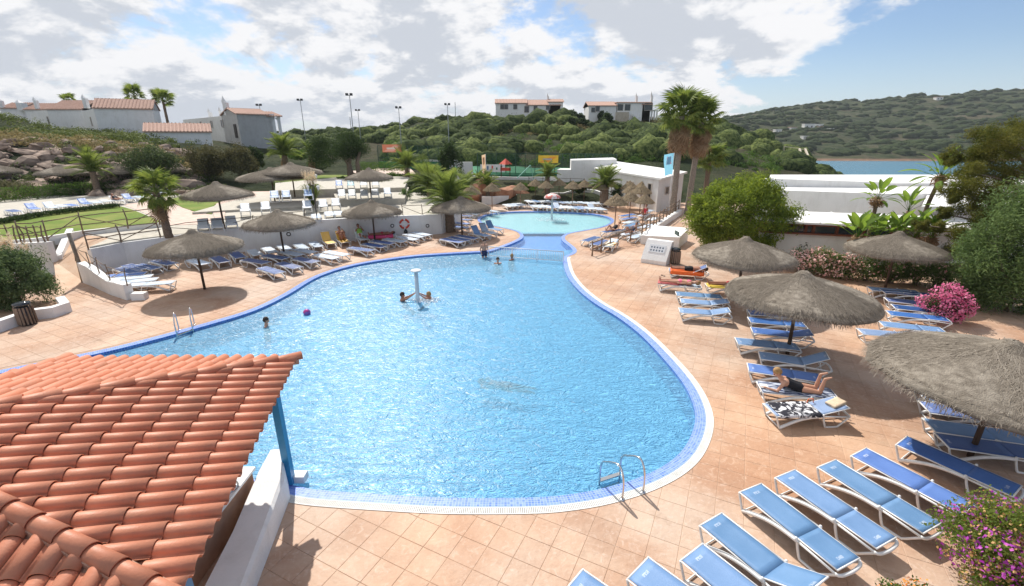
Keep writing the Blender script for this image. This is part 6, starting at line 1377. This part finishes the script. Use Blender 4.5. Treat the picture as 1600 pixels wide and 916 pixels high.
# ============================================================ ROCKS AND SCRUB
def rock_mesh(seed, m):
    r = np.random.RandomState(seed); bm = bmesh.new(); bmesh.ops.create_icosphere(bm, subdivisions=2, radius=1)
    pl = [(Vector(r.normal(size=3)).normalized(), r.uniform(.45, .8)) for _ in range(9)]
    for v in bm.verts:
        for n, d in pl:
            e = v.co.dot(n)-d
            if e > 0: v.co -= n*e
        v.co *= 1+.08*noise.noise(v.co*3+Vector((seed, 0, 0)))
    me = bpy.data.meshes.new('rock'); bm.to_mesh(me); bm.free(); me.materials.append(m); return me
rm_ = mat('bank stone', (.17, .12, .095), (.42, .32, .25), 1.6, .9, .7, 10, objvar=.35, det=9); RM = [rock_mesh(k, rm_) for k in range(6)]
bank = thing('stony_bank', 'long bank of tumbled brown boulders under the white houses', 'rock bank', Vector((-52, 50, 2))); bo = bank.location.copy(); r = random.Random(4); cnt = 0
pos = []
for k in range(520):
    px = r.uniform(-60, 300); f = r.random(); Yr = 46.5+f*(11+px/60); X = (px-800)/760*Yr; pos.append((X, Yr, th(X, Yr), r.uniform(.35, 1.25)*(1.5 if r.random() < .12 else 1), px))
for X, Y, z, s, px in pos[:290]:
    ob('rock', RM[r.randrange(6)], bank, Vector((X, Y, z))-bo, (r.uniform(-.4, .4)-.3, r.uniform(-.3, .3), r.uniform(-.6, .6)), (s*r.uniform(1, 1.9), s*.8, s*r.uniform(.4, .7)))
reds = mat('red rock', (.30, .13, .07), (.45, .24, .15), 1.5, .9, .8, 9); RR2 = [rock_mesh(k+20, reds) for k in range(3)]
for i, (px, py, Y, w, h, lab) in enumerate([(757,300,53,2.2,1.6,'left red boulder mass beside the terrace palms'), (790,305,53,1.9,1.5,'middle red boulder behind the lone little parasol'), (808,302,54,1.7,1.3,'right red boulder behind the paddling pool wall'), (738,305,51,1.5,1.3,'low red boulder beneath the yellow green palm')]):
    b = atY(px, py, Y); o = ob('boulder', RR2[i % 3], None, (b.x, Y, max(b.z, .3)), (0, 0, i*1.3), (w, w*.7, h)); o['label'] = lab; o['category'] = 'boulder'
def hill_scrub(name, n, sel, seed, s0, s1, per, leaf, m, kind='stuff', flat=.6, core=None):
    r = np.random.RandomState(seed); C = []; Rr = []
    while len(C) < n:
        px = r.uniform(*sel[0]); Y = math.exp(r.uniform(math.log(sel[1][0]), math.log(sel[1][1]))); X = (px-800)/760*Y; z = th(X, Y)
        if z < -5 or (len(sel) > 2 and not sel[2](px, X, Y, z)): continue
        if noise.noise(Vector((X*.05, Y*.05, seed))) < -.12+.22*r.rand(): continue
        s = r.uniform(s0, s1)*(1.4 if r.rand() < .15 else 1); s *= .7 if 132 < Y < 200 else 1; C.append((X, Y, z+s*flat*(.35 if not core else .0))); Rr.append((s, s, s*flat))
    o = ob(name, np_mesh(name, *leaf_cloud(C, np.array(Rr)*1.03, per, leaf, seed, .10, .55, 2.2, .35), m)); o['kind'] = 'stuff'
    if core:
        bm = bmesh.new(); bmesh.ops.create_icosphere(bm, subdivisions=2 if n < 1500 else 1, radius=1); iv = np.array([v.co[:] for v in bm.verts]); fi = np.array([[v.index for v in f.verts] for f in bm.faces]); bm.free()
        C_ = np.array(C); R_ = np.array(Rr)*.97; k = len(iv); ph = r.rand(len(C_), 3)*6.28
        lump = 1+.13*np.sin(iv[None, :, 0]*4+ph[:, None, 0])*np.sin(iv[None, :, 1]*4+ph[:, None, 1])+.10*np.sin(iv[None, :, 2]*7+iv[None, :, 0]*5+ph[:, None, 2])
        V = (C_[:, None, :]+R_[:, None, :]*iv[None]*lump[..., None]).reshape(-1, 3); F = (fi[None]+(np.arange(len(C_))*k)[:, None, None]).reshape(-1, 3)
        q = ob(name, np_mesh(name, V, F, core, True)); q['kind'] = 'stuff'
    return o
lf_s2 = leafmat('dark scrub leaves', (.030, .050, .018), (.085, .115, .038), .12); lf_s3 = leafmat('light scrub leaves', (.08, .11, .03), (.19, .23, .07), .2); lf_dry = leafmat('dry grass tufts', (.20, .16, .07), (.34, .29, .14), .3, .9)
mid_ok = lambda px, X, Y, z: not (895 < px < 1040 and Y > 115) and not (765 < px < 900 and Y > 128)
mc1 = mat('dense dark scrub', (.018, .032, .012), (.085, .11, .035), 1.6, .95, 1, 3.5, det=8, spec=.05, contrast=(.4, .62)); mc2 = mat('dense light scrub', (.04, .06, .018), (.16, .19, .06), 1.8, .95, 1, 4, det=8, spec=.05, contrast=(.4, .62))
hill_scrub('scrub', 800, ((430, 1310), (88, 175), mid_ok), 1, 1.0, 3.2, 120, .30, lf_s2, flat=.8, core=mc1); hill_scrub('pale_scrub', 480, ((430, 1300), (88, 175), mid_ok), 2, 1.1, 2.8, 100, .28, lf_s3, flat=.85, core=mc2)
hill_scrub('slope_grass', 500, ((765, 1040), (112, 150)), 12, .4, .9, 90, .22, lf_dry, flat=.5); hill_scrub('slope_scrub', 90, ((765, 1060), (112, 127)), 13, .6, 1.2, 110, .26, lf_s2, flat=.8, core=mc1)
hill_scrub('low_scrub', 420, ((600, 1230), (84, 112)), 3, .5, 1.3, 120, .28, lf_hedge)
hill_scrub('bank_grass', 700, ((-150, 330), (56, 74)), 4, .3, .9, 90, .22, lf_dry, flat=.6); hill_scrub('bank_scrub', 260, ((-150, 330), (54, 75)), 5, .4, 1.1, 110, .24, lf_s3)
hill_scrub('bank_brush', 150, ((-100, 330), (47, 56)), 6, .3, .9, 110, .2, lf_scrub)
lf_far = leafmat('far scrub leaves', (.026, .04, .018), (.055, .07, .03), .15)
hill_scrub('far_scrub', 2600, ((1120, 1750), (330, 720)), 7, 2.0, 6.0, 14, 1.1, lf_far, flat=.5, core=mat('dense far scrub', (.02, .034, .014), (.055, .07, .03), .5, .95, det=6, spec=.05))
hill_scrub('cliff_scrub', 120, ((1300, 1480), (52, 62)), 9, .4, 1.0, 100, .22, lf_s3)
for i, (px, py, Y, w, h, m, lab) in enumerate([(888,176,128,24,15,lf_olive,'feathery grey green tree right of the long hilltop house'), (905,176,130,20,12,lf_dark,'dark bush between the hilltop houses'), (947,195,120,24,16,lf_dark,'round dark bush before the two storey hilltop house'), (889,197,118,22,16,lf_dark,'dark bush on the slope under the hilltop houses, left'), (912,197,120,18,11,lf_dark,'small dark bush on the slope between the hilltop houses'), (938,176,131,12,16,lf_dark,'small dark tree against the white hilltop house wall')]):
    b = XY(px, Y); wz = w/760*Y/2; hz_ = h/760*Y/2; z = min(th(*b), zat(px, py, Y)); shrub(lab, Vector((*b, z)), (wz, wz, hz_*1.2), hz_, m, 16, 150, .5, 80+i)
# ============================================================ PEOPLE
skinm = mat('fair skin', (.50, .26, .17), (.56, .31, .21), 5, .5, spec=.4); skin2 = mat('tanned skin', (.34, .15, .09), (.40, .19, .12), 5, .5, spec=.4)  # the bathers' own skin tones, a fair and a tanned one
hair1 = mat('blond hair', (.42, .26, .11), (.30, .17, .07), 20, .6); hair2 = mat('dark hair', (.03, .02, .015), (.06, .04, .03), 20, .6)
def cloth(name, c): return mat(name, c, rough=.8)
black = cloth('black swimwear', (.015, .015, .02)); redc = cloth('red cloth', (.55, .04, .06)); navyc = cloth('navy swimwear', (.03, .04, .10)); pinkc = cloth('pink cloth', (.80, .18, .28)); orangec = cloth('orange towel', (.85, .17, .04)); whitec = cloth('white cloth', (.75, .75, .72))
def capsule(b, p, q, r0, r1, n=10):
    p, q = Vector(p), Vector(q); d = (q-p); L = d.length; d.normalize(); pts = []; rs = []
    for t in (-1, -.7, -.35, 0): pts.append(p+d*r0*t); rs.append(max(.002, r0*math.sqrt(max(0, 1-t*t))))
    for t in (0.02, .35, .7, 1): pts.append(q+d*r1*t); rs.append(max(.002, r1*math.sqrt(max(0, 1-t*t))))
    b.tube(pts, rs, n)
def ball(b, c, r, n=14, sq=(1, 1, 1)):
    c = Vector(c); prof = [(max(.002, r*math.sin(math.pi*k/8)), -r*math.cos(math.pi*k/8)) for k in range(9)]; o = len(b.v); b.lathe(prof, n, (0, 0, 0)); b.v[o:] = [(c.x+x*sq[0], c.y+y*sq[1], c.z+z*sq[2]) for x, y, z in b.v[o:]]
def remesh(o, vox=.012):
    m = o.modifiers.new('r', 'REMESH'); m.mode = 'VOXEL'; m.voxel_size = vox; m.use_smooth_shade = True; s = o.modifiers.new('s', 'SMOOTH'); s.iterations = 3; s.factor = .5
def person(label, P, rz, J, skin, hair, clothes, fine=False, long_hair=False, group=None, pitch=0):
    """J: joints in metres, x forward along the body's facing, y left, z up"""
    t = thing('person', label, 'person', P, rz, group); b = MB(); g = lambda k: Vector(J[k])
    pel, ch, nk, hd = g('pelvis'), g('chest'), g('neck'), g('head'); yv = (g('shl')-g('shr')).normalized()
    for s in (-1, 1): capsule(b, pel+yv*s*.06, (pel+ch)/2+yv*s*.045, .115, .10); capsule(b, (pel+ch)/2+yv*s*.045, ch+yv*s*.07, .10, .115)
    capsule(b, ch, nk, .10, .06); capsule(b, nk, hd, .055, .06)
    up = (hd-nk).normalized(); face = g('face').normalized() if 'face' in J else Vector((1, 0, 0)); face = (face-up*face.dot(up)).normalized(); sd = up.cross(face)
    ball(b, hd+up*.055, .10, 14, (.95, .85, 1.0)); ball(b, hd+face*.03-up*.01, .075, 12); capsule(b, hd+face*.095+up*.03, hd+face*.115+up*.0, .012, .016, 6)
    for s in (-1, 1): ball(b, hd+sd*s*.092+up*.02, .026, 8, (.7, .7, 1))
    for s, k in ((1, 'l'), (-1, 'r')):
        sh, el, wr = g('sh'+k), g('el'+k), g('wr'+k); hp, kn, an, to = g('hp'+k), g('kn'+k), g('an'+k), g('to'+k)
        capsule(b, ch+(sh-ch)*.45, sh, .075, .058); capsule(b, sh, el, .052, .040); capsule(b, el, wr, .040, .026)
        capsule(b, hp, kn, .088, .056); capsule(b, kn, kn+(an-kn)*.35, .055, .058); capsule(b, kn+(an-kn)*.35, an, .057, .036); capsule(b, an, to, .036, .024)
        d = (wr-el).normalized(); lat = d.cross(face if abs(d.dot(face)) < .9 else up).normalized(); pc = wr+d*.07
        capsule(b, wr, pc+lat*.012, .026, .030, 8); capsule(b, wr, pc-lat*.016, .024, .026, 8)
        if fine:
            nrm = d.cross(lat)
            for q, L in ((-.03, .062), (-.011, .078), (.009, .082), (.028, .072)):
                a = pc+lat*q+d*.02; m_ = a+d*L*.55+nrm*.004; capsule(b, a, m_, .0095, .0085, 6); capsule(b, m_, m_+d*L*.35-nrm*.014, .0085, .007, 6)
            capsule(b, wr+d*.03+lat*.03, wr+d*.07+lat*.062, .011, .0085, 6)
    o = ob('body', (b, skin, True), t); remesh(o, .009 if fine else .016)
    h = MB(); ball(h, hd+up*.068-face*.014, .108, 14, (1, .9, 1)); ball(h, hd-face*.035+up*.03, .098, 12)
    if long_hair: capsule(h, hd-face*.07, nk-face*.07-up*.08, .075, .045)
    hv = []
    ho = ob('hair', (h, hair, True), t); remesh(ho, .014)
    if fine:
        for s in (-1, 1): e = MB(); ball(e, hd+face*.094+sd*s*.033+up*.03, .011, 8); ob('eye', (e, hair2, True), t)
        e = MB(); capsule(e, hd+face*.10+sd*.02-up*.035, hd+face*.10-sd*.02-up*.035, .006, .006, 6); ob('mouth', (e, redc, True), t)
    for nm, m, segs in clothes:
        c = MB()
        for p, q, r0, r1 in segs:
            pp = [sum(((g(a)*w) for a, w in v), Vector()) for v in (p, q)]
            for s in ((-1, 1) if r0 > .1 else (0,)): capsule(c, pp[0]+yv*s*.055, pp[1]+yv*s*.055, r0, r1)
        co = ob(nm, (c, m, True), t); remesh(co, .013)
    return t
P1 = lambda k, w=1: ((k, w),)
MIDT = (('pelvis', .5), ('chest', .5)); 
def shorts(m, ext=.35): return ('shorts', m, [(P1('pelvis'), (('pelvis', .75), ('chest', .25)), .128, .120), (P1('hpl'), (('hpl', 1-ext), ('knl', ext)), .099, .094), (P1('hpr'), (('hpr', 1-ext), ('knr', ext)), .099, .094)])
def suit(m): return ('swimsuit', m, [(P1('pelvis'), MIDT, .126, .112), (MIDT, (('pelvis', .12), ('chest', .88)), .112, .124)])
def bikini(m): return ('bikini', m, [(P1('pelvis'), (('pelvis', .9), ('chest', .1)), .124, .118)])
def top(m): return ('bikini_top', m, [((('pelvis', .15), ('chest', .85)), P1('chest'), .118, .118)])
def lie(prone=False, knees=0, arms='side', z=.50, raise_=0):
    """lying along +x (head at +x); raise_ is the angle of the raised back"""
    J = {}; c, s = math.cos(raise_), math.sin(raise_); U = lambda q, dz=0: (q*c-dz*s, 0, z+q*s+dz*c)
    J['pelvis'] = (0, 0, z); ch = U(.42); J['chest'] = ch; nk = U(.60, .0); J['neck'] = nk; hd = U(.74, .03); J['head'] = hd
    J['face'] = (-s, 0, c) if not prone else (0, 1, -.3)
    for k, y in (('l', 1), ('r', -1)):
        J['sh'+k] = (ch[0]+.06*c, .18*y, ch[2]+.06*s); J['hp'+k] = (-.04, .095*y, z)
        if arms == 'side': J['el'+k] = (ch[0]-.20*c, .28*y, z+.02); J['wr'+k] = (ch[0]-.44, .27*y, z+.0)
        elif arms == 'read': J['el'+k] = (ch[0]-.12, .27*y, ch[2]-.02); J['wr'+k] = (ch[0]-.18-.1*c, .10*y, ch[2]+.24)
        else: J['el'+k] = (nk[0]+.10, .32*y, nk[2]+.02); J['wr'+k] = (hd[0]+.02, .10*y, hd[2]-.04)
        kk = knees if (knees and (k == 'l' or knees > .3)) else 0
        J['kn'+k] = (-.46+.14*(kk > 0), .11*y, z+kk-.0); J['an'+k] = (-.88+.32*(kk > 0), .12*y, z-.02); J['to'+k] = (-.93+.26*(kk > 0), .14*y, z+.13*(1 if not prone else -.3)+.0)
    return J
def stand(z=0, bend=0):
    J = {'pelvis': (0, 0, z+.92), 'chest': (.02, 0, z+1.32), 'neck': (.03, 0, z+1.49), 'head': (.05, 0, z+1.62), 'face': (1, 0, -.2)}
    for k, y in (('l', 1), ('r', -1)):
        J.update({'sh'+k: (.02, .18*y, z+1.40), 'el'+k: (-.02, .26*y, z+1.12), 'wr'+k: (.10, .24*y, z+.90), 'hp'+k: (0, .095*y, z+.90), 'kn'+k: (.03, .11*y, z+.48), 'an'+k: (0, .11*y, z+.08), 'to'+k: (.15, .13*y, z+.04)})
    return J
def bed(foot, head, z0=0):
    a = at(*foot, z0+HZ); b = at(*head, z0+HZ); d = (b-a).normalized(); return a, d, math.atan2(d.y, d.x)
# woman reading on her front, feet kicked up (her head lies towards the foot end of the lounger)
a, d, ang = bed((1186, 605), (1314, 618)); z = HZ+.12
J = {'pelvis': (0, 0, z), 'chest': (.38, 0, z+.14), 'neck': (.52, .01, z+.26), 'head': (.60, .03, z+.38), 'face': (.9, .1, -.55)}
J.update({'shl': (.44, .17, z+.17), 'ell': (.60, .24, z-.06), 'wrl': (.82, .16, z-.04), 'shr': (.44, -.17, z+.17), 'elr': (.30, -.36, z-.02), 'wrr': (.10, -.30, z+.02), 'hpl': (-.05, .095, z), 'hpr': (-.05, -.095, z),
          'knl': (-.47, .13, z-.03), 'knr': (-.46, -.12, z-.03), 'anl': (-.52, .12, z+.37), 'anr': (-.48, -.08, z+.40), 'tol': (-.66, .12, z+.43), 'tor': (-.62, -.06, z+.47)})
Pw = a+d*.98; Pw.z = 0
person('woman with tied blond hair in a black swimsuit reading on her front, feet kicked up', Pw, ang+math.pi, J, skinm, hair1, [suit(black), ('bun', hair1, [((('head', 1.0),), (('head', 1.02), ('neck', -.02)), .05, .05)])], True)
bk = Pw-d*.86; t = thing('open_book', 'open book lying before the reading woman', 'book', (bk.x, bk.y, HZ+.03), ang); ob('pages', (MB().beam((0, -.11, .02), (0, 0, .01), .2, .012).beam((0, 0, .01), (0, .11, .02), .2, .012), whitec), t); ob('cover', (MB().beam((0, -.115, .008), (0, .115, .008), .21, .006), navyc), t)
def towel(label, foot, head, f0, f1, m, w=.56, z0=0, ov=0, name='towel', seed=1, hang=.12):
    a, d, ang = bed(foot, head, z0); t = thing(name, label, 'towel', Vector((a.x, a.y, z0)), ang); V = []; nx, ny = 14, 10; L = 1.9
    for i in range(nx+1):
        for j in range(ny+1):
            x = L*(f0+(f1-f0)*i/nx); y = -w/2+w*j/ny; e = abs(2*j/ny-1); zz = HZ+.026+.012*noise.noise(Vector((x*5, y*7, seed))); 
            if w > .6 and abs(y) > .31: zz -= (abs(y)-.31)*1.6*hang/.12*.6; y = math.copysign(.31+.02, y)
            V.append((x, y, zz))
    F = [(i*(ny+1)+j, (i+1)*(ny+1)+j, (i+1)*(ny+1)+j+1, i*(ny+1)+j+1) for i in range(nx) for j in range(ny)]
    o = ob('cloth', (MB().add(V, F), m, True), t); s = o.modifiers.new('s', 'SOLIDIFY'); s.thickness = .012; s.offset = 1; return t
zeb = mat('black and white printed towel', (.03, .03, .04), (.72, .72, .74), 3.2, .95, .4, 60, det=3, dist=2.4, contrast=(.47, .53)); stripe = mat('navy and white striped towel', (.04, .06, .14), (.55, .60, .70), 2.5, .95, .4, 60, det=2, stretch=(1, 7, 1), contrast=(.45, .55))
towel('black and white patterned towel on the nearest middle lounger', (1202,641), (1337,637), .05, .62, zeb, .74)
towel('navy and white towel under the reading woman', (1186,605), (1314,618), .02, .96, stripe, .60)
towel('orange towel under the sunbathing man', (1045,421), (1112,426), .04, .9, orangec, .80, hang=.25)
towel('yellow towel on the lounger half under the parasol', (1103,446), (1160,449), .05, .6, cloth('yellow towel', (.80, .62, .10)), .7)
towel('red towel with a pink bather on it', (1028,441), (1088,447), .0, .5, cloth('dusty red towel', (.45, .12, .12)), .6)
towel('bright pink towel along the white wall', (575,369), (612,367), .0, .9, cloth('hot pink towel', (.85, .10, .25)), .8, hang=.25)
towel('cream towel with an orange patch near the paddling pool', (948,386), (967,372), .1, .9, mat('cream and orange towel', (.78, .72, .58), (.85, .42, .08), 1.2, .9, contrast=(.55, .6)), .7)
a, d, ang = bed((1202,641), (1337,637)); q = a+d*1.72; t = thing('folded_towel', 'folded cream towel lying on the tipped back of the nearest middle lounger', 'towel', (q.x, q.y, HZ+.135), (0, R(-14), ang+.15)); fm_ = mat('cream terry', (.72, .58, .42), (.62, .48, .34), 14, .95, .6, 60)
for k in range(3):
    V = [(-.19+.38*i/6, -.14+.28*j/5, .02*k+.014+.008*noise.noise(Vector((i*.8, j*.9, k)))) for i in range(7) for j in range(6)]; c_ = ob('fold', (MB().add(V, [(i*6+j, (i+1)*6+j, (i+1)*6+j+1, i*6+j+1) for i in range(6) for j in range(5)]), fm_, True), t, (0, 0, 0), (0, 0, .05*k)); sd_ = c_.modifiers.new('s', 'SOLIDIFY'); sd_.thickness = .018
a, d, ang = bed((1186,605), (1314,618)); sd = Vector((-d.y, d.x, 0)); q = a+d*1.05-sd*.62; t = thing('beach_bag', 'green and orange beach bag standing between the two front loungers', 'bag', (q.x, q.y, 0)); ob('bag_body', (MB().lathe([(.13, 0), (.17, .12), (.15, .30), (.10, .36)], 12), mat('olive bag', (.16, .22, .08), (.55, .28, .10), 3, .8, contrast=(.45, .55)), True), t); ob('handle', (MB().tube([(-.1, 0, .34), (-.06, 0, .50), (.06, 0, .50), (.1, 0, .34)], .012, 5), orangec), t)
def lying(label, foot, head, q, skin, hair, cl, flip=False, z0=0, **k):
    a, d, ang = bed(foot, head, z0); P = a+d*q; P.z = z0; person(label, P, ang+(math.pi if flip else 0), lie(**k), skin, hair, cl)
lying('man in black shorts sunbathing on the orange towel', (1045,421), (1112,426), 1.0, skin2, hair2, [shorts(black)], z=HZ+.13, arms='up')
lying('woman in a pink bikini lying on the pale lounger by the pool', (1028,441), (1088,447), .98, skinm, hair1, [bikini(pinkc), top(pinkc)], z=HZ+.13)
lying('person in red lying on the yellow towel under the parasol', (1103,446), (1160,449), .98, skin2, hair2, [suit(redc)], z=HZ+.13)
lying('woman with raised knees reading on a yellow reclined lounger by the wall', (541,379), (526,369), 1.05, skin2, hair2, [bikini(black)], z=HZ+.12, raise_=R(50), knees=.34, arms='read')
lying('person in a green top on a reclined white lounger by the wall', (570,375), (555,365), 1.05, skin2, hair2, [('shirt', cloth('lime shirt', (.35, .65, .12)), [(MIDT, P1('chest'), .13, .13)]), shorts(whitec)], z=HZ+.12, raise_=R(50), knees=.2, arms='read')
lying('bather lying flat on the bright pink towel', (575,369), (612,367), .95, skin2, hair2, [bikini(redc)], z=HZ+.13)
lying('sunbather in a dark suit lying in the row below the hedge', (190,314), (156,308), 1.05, skin2, hair2, [suit(black)], z0=T1, z=HZ+.12, raise_=R(20), arms='side')
lying('red haired bather on a lounger right of the paddling pool, left of the pair', (942,363), (975,358), 1.05, skinm, hair1, [suit(black)], z=HZ+.13, raise_=R(30), knees=.3)
lying('dark suited bather on a lounger right of the paddling pool, right of the pair', (972,367), (1000,361), 1.05, skin2, hair2, [suit(navyc)], z=HZ+.13, raise_=R(35), knees=.3)
lying('bather in red sitting back along the stair wall, farthest right', (1000,338), (1020,331), 1.0, skin2, hair2, [suit(redc)], z=HZ+.12, raise_=R(60), knees=.25)
# in the water
b = at(757, 398, 0); person('stout man standing thigh deep at the left end of the barrier', Vector((b.x, b.y-.2, WL-.62)), R(-60), stand(0), skinm, hair2, [shorts(navyc)])
b = at(415, 509, WL); J = stand(-1.42); J['wrl'] = (.48, .42, -.16); J['ell'] = (.28, .34, -.12); J['wrr'] = (.35, -.40, -.18); J['elr'] = (.15, -.30, -.14)
person('dark haired swimmer with shoulders above water near the left edge', Vector((b.x, b.y, WL)), R(20), J, skinm, hair2, [shorts(navyc)])
b = at(783, 412, WL); person('swimmer standing in front of the barrier, left one', Vector((b.x-.2, b.y, WL)), R(-80), stand(-1.38), skinm, hair2, [shorts(black)])
b = at(773, 408, WL); person('swimmer standing in front of the barrier, right one', Vector((b.x+1.0, b.y+.3, WL)), R(-40), stand(-1.40), skin2, hair1, [shorts(redc)])
b = at(651, 469, WL); J = stand(-1.38); hx = -.78
J = {'pelvis': (-.55, .0, -.25), 'chest': (-.62, 0, .03), 'neck': (-.64, 0, .14), 'head': (-.62, 0, .24), 'face': (1, 0, .1)}
for k, y in (('l', 1), ('r', -1)): J.update({'sh'+k: (-.60, .17*y, .06), 'el'+k: (-.38, .16*y, .14), 'wr'+k: (-.12, .09*y, .30), 'hp'+k: (-.52, .09*y, -.28), 'kn'+k: (-.30, .12*y, -.45), 'an'+k: (-.15, .11*y, -.62), 'to'+k: (-.02, .12*y, -.62)})
person('boy hanging by his arms from the water column, left', Vector((b.x, b.y-.05, WL)), R(0), J, skin2, hair2, [shorts(navyc)])
person('child clinging to the right side of the water column', Vector((b.x+.05, b.y+.1, WL)), R(180), {k: ((v[0]*.8, v[1]*.8, v[2]*.8+.02) if k != 'face' else v) for k, v in J.items()}, skin2, hair1, [shorts(redc)])
a_ = at(762, 600, -.29); b_ = at(820, 608, -.29); J = lie(True, arms='up', z=0); person('diver gliding under water in the middle of the main pool', Vector(((a_+b_)/2)), math.atan2((a_-b_).y, (a_-b_).x), J, skinm, hair1, [shorts(cloth('orange shorts', (.6, .25, .1)))])
b = at(480, 491, WL); t = thing('beach_ball', 'small pink and purple ball floating near the left swimmer', 'ball', b); o = MB(); ball(o, (0, 0, .08), .15, 16); ob('skin', (o, mat('ball skin', (.55, .06, .28), (.20, .12, .42), 4, .35, contrast=(.48, .52)), True), t)
# flip flops and small things on the deck
b = at(1036, 431); t = thing('flip_flops', 'pair of dark flip flops on the deck near the sunbathing man', 'footwear', b, .4)
for s in (-.07, .07): ob('sole', (MB().lathe([(.0, 0), (.055, 0), (.055, .02), (0, .02)], 10, (0, s*1.3, 0)), black), t)
t = thing('slide_float', 'yellow inflatable lying at the far end of the deck', 'inflatable', at(1028, 322, 0)); ob('ring', (MB().tube([(.7*math.cos(k*.524), .4*math.sin(k*.524), .15) for k in range(12)], .15, 8, closed=True), mat('yellow inflatable', (.85, .50, .03), rough=.4), True), t)
# lantern posts on the terraces
for i, (x, y, z0, w) in enumerate([(496, 345, T1, 'by the white loungers behind the wall top'), (493, 318, 1.62, 'beside the pampas clump on the tiers')]):
    p = at(x, y, z0); t = thing('lantern_post', f'black twin lantern post {w}', 'lamp post', p, 0, 'lantern posts'); ob('post', (MB().tube([(0, 0, 0), (0, 0, 2.3)], .04, 8), shut, True), t); ob('arm', (MB().tube([(-.35, 0, 2.25), (0, 0, 2.4), (.35, 0, 2.25)], .02, 6), shut), t)
    for s in (-.35, .35): ob('lantern', (MB().lathe([(.03, 2.05), (.11, 2.3), (.13, 2.32), (0, 2.42)], 6, (s, 0, 0)), plastic), t)

# ============================================================ AIR
hzm = bpy.data.materials.new('sea haze'); hzm.use_nodes = True; nt = hzm.node_tree; nt.nodes.remove(nt.nodes['Principled BSDF']); v = nt.nodes.new('ShaderNodeVolumePrincipled')
v.inputs['Color'].default_value = (.86, .92, 1, 1); v.inputs['Density'].default_value = .00016; nt.links.new(v.outputs[0], nt.nodes['Material Output'].inputs['Volume'])
ob('haze', (MB().box((0, 0, 40.5), (19000, 19000, 111)), hzm), kind='stuff')
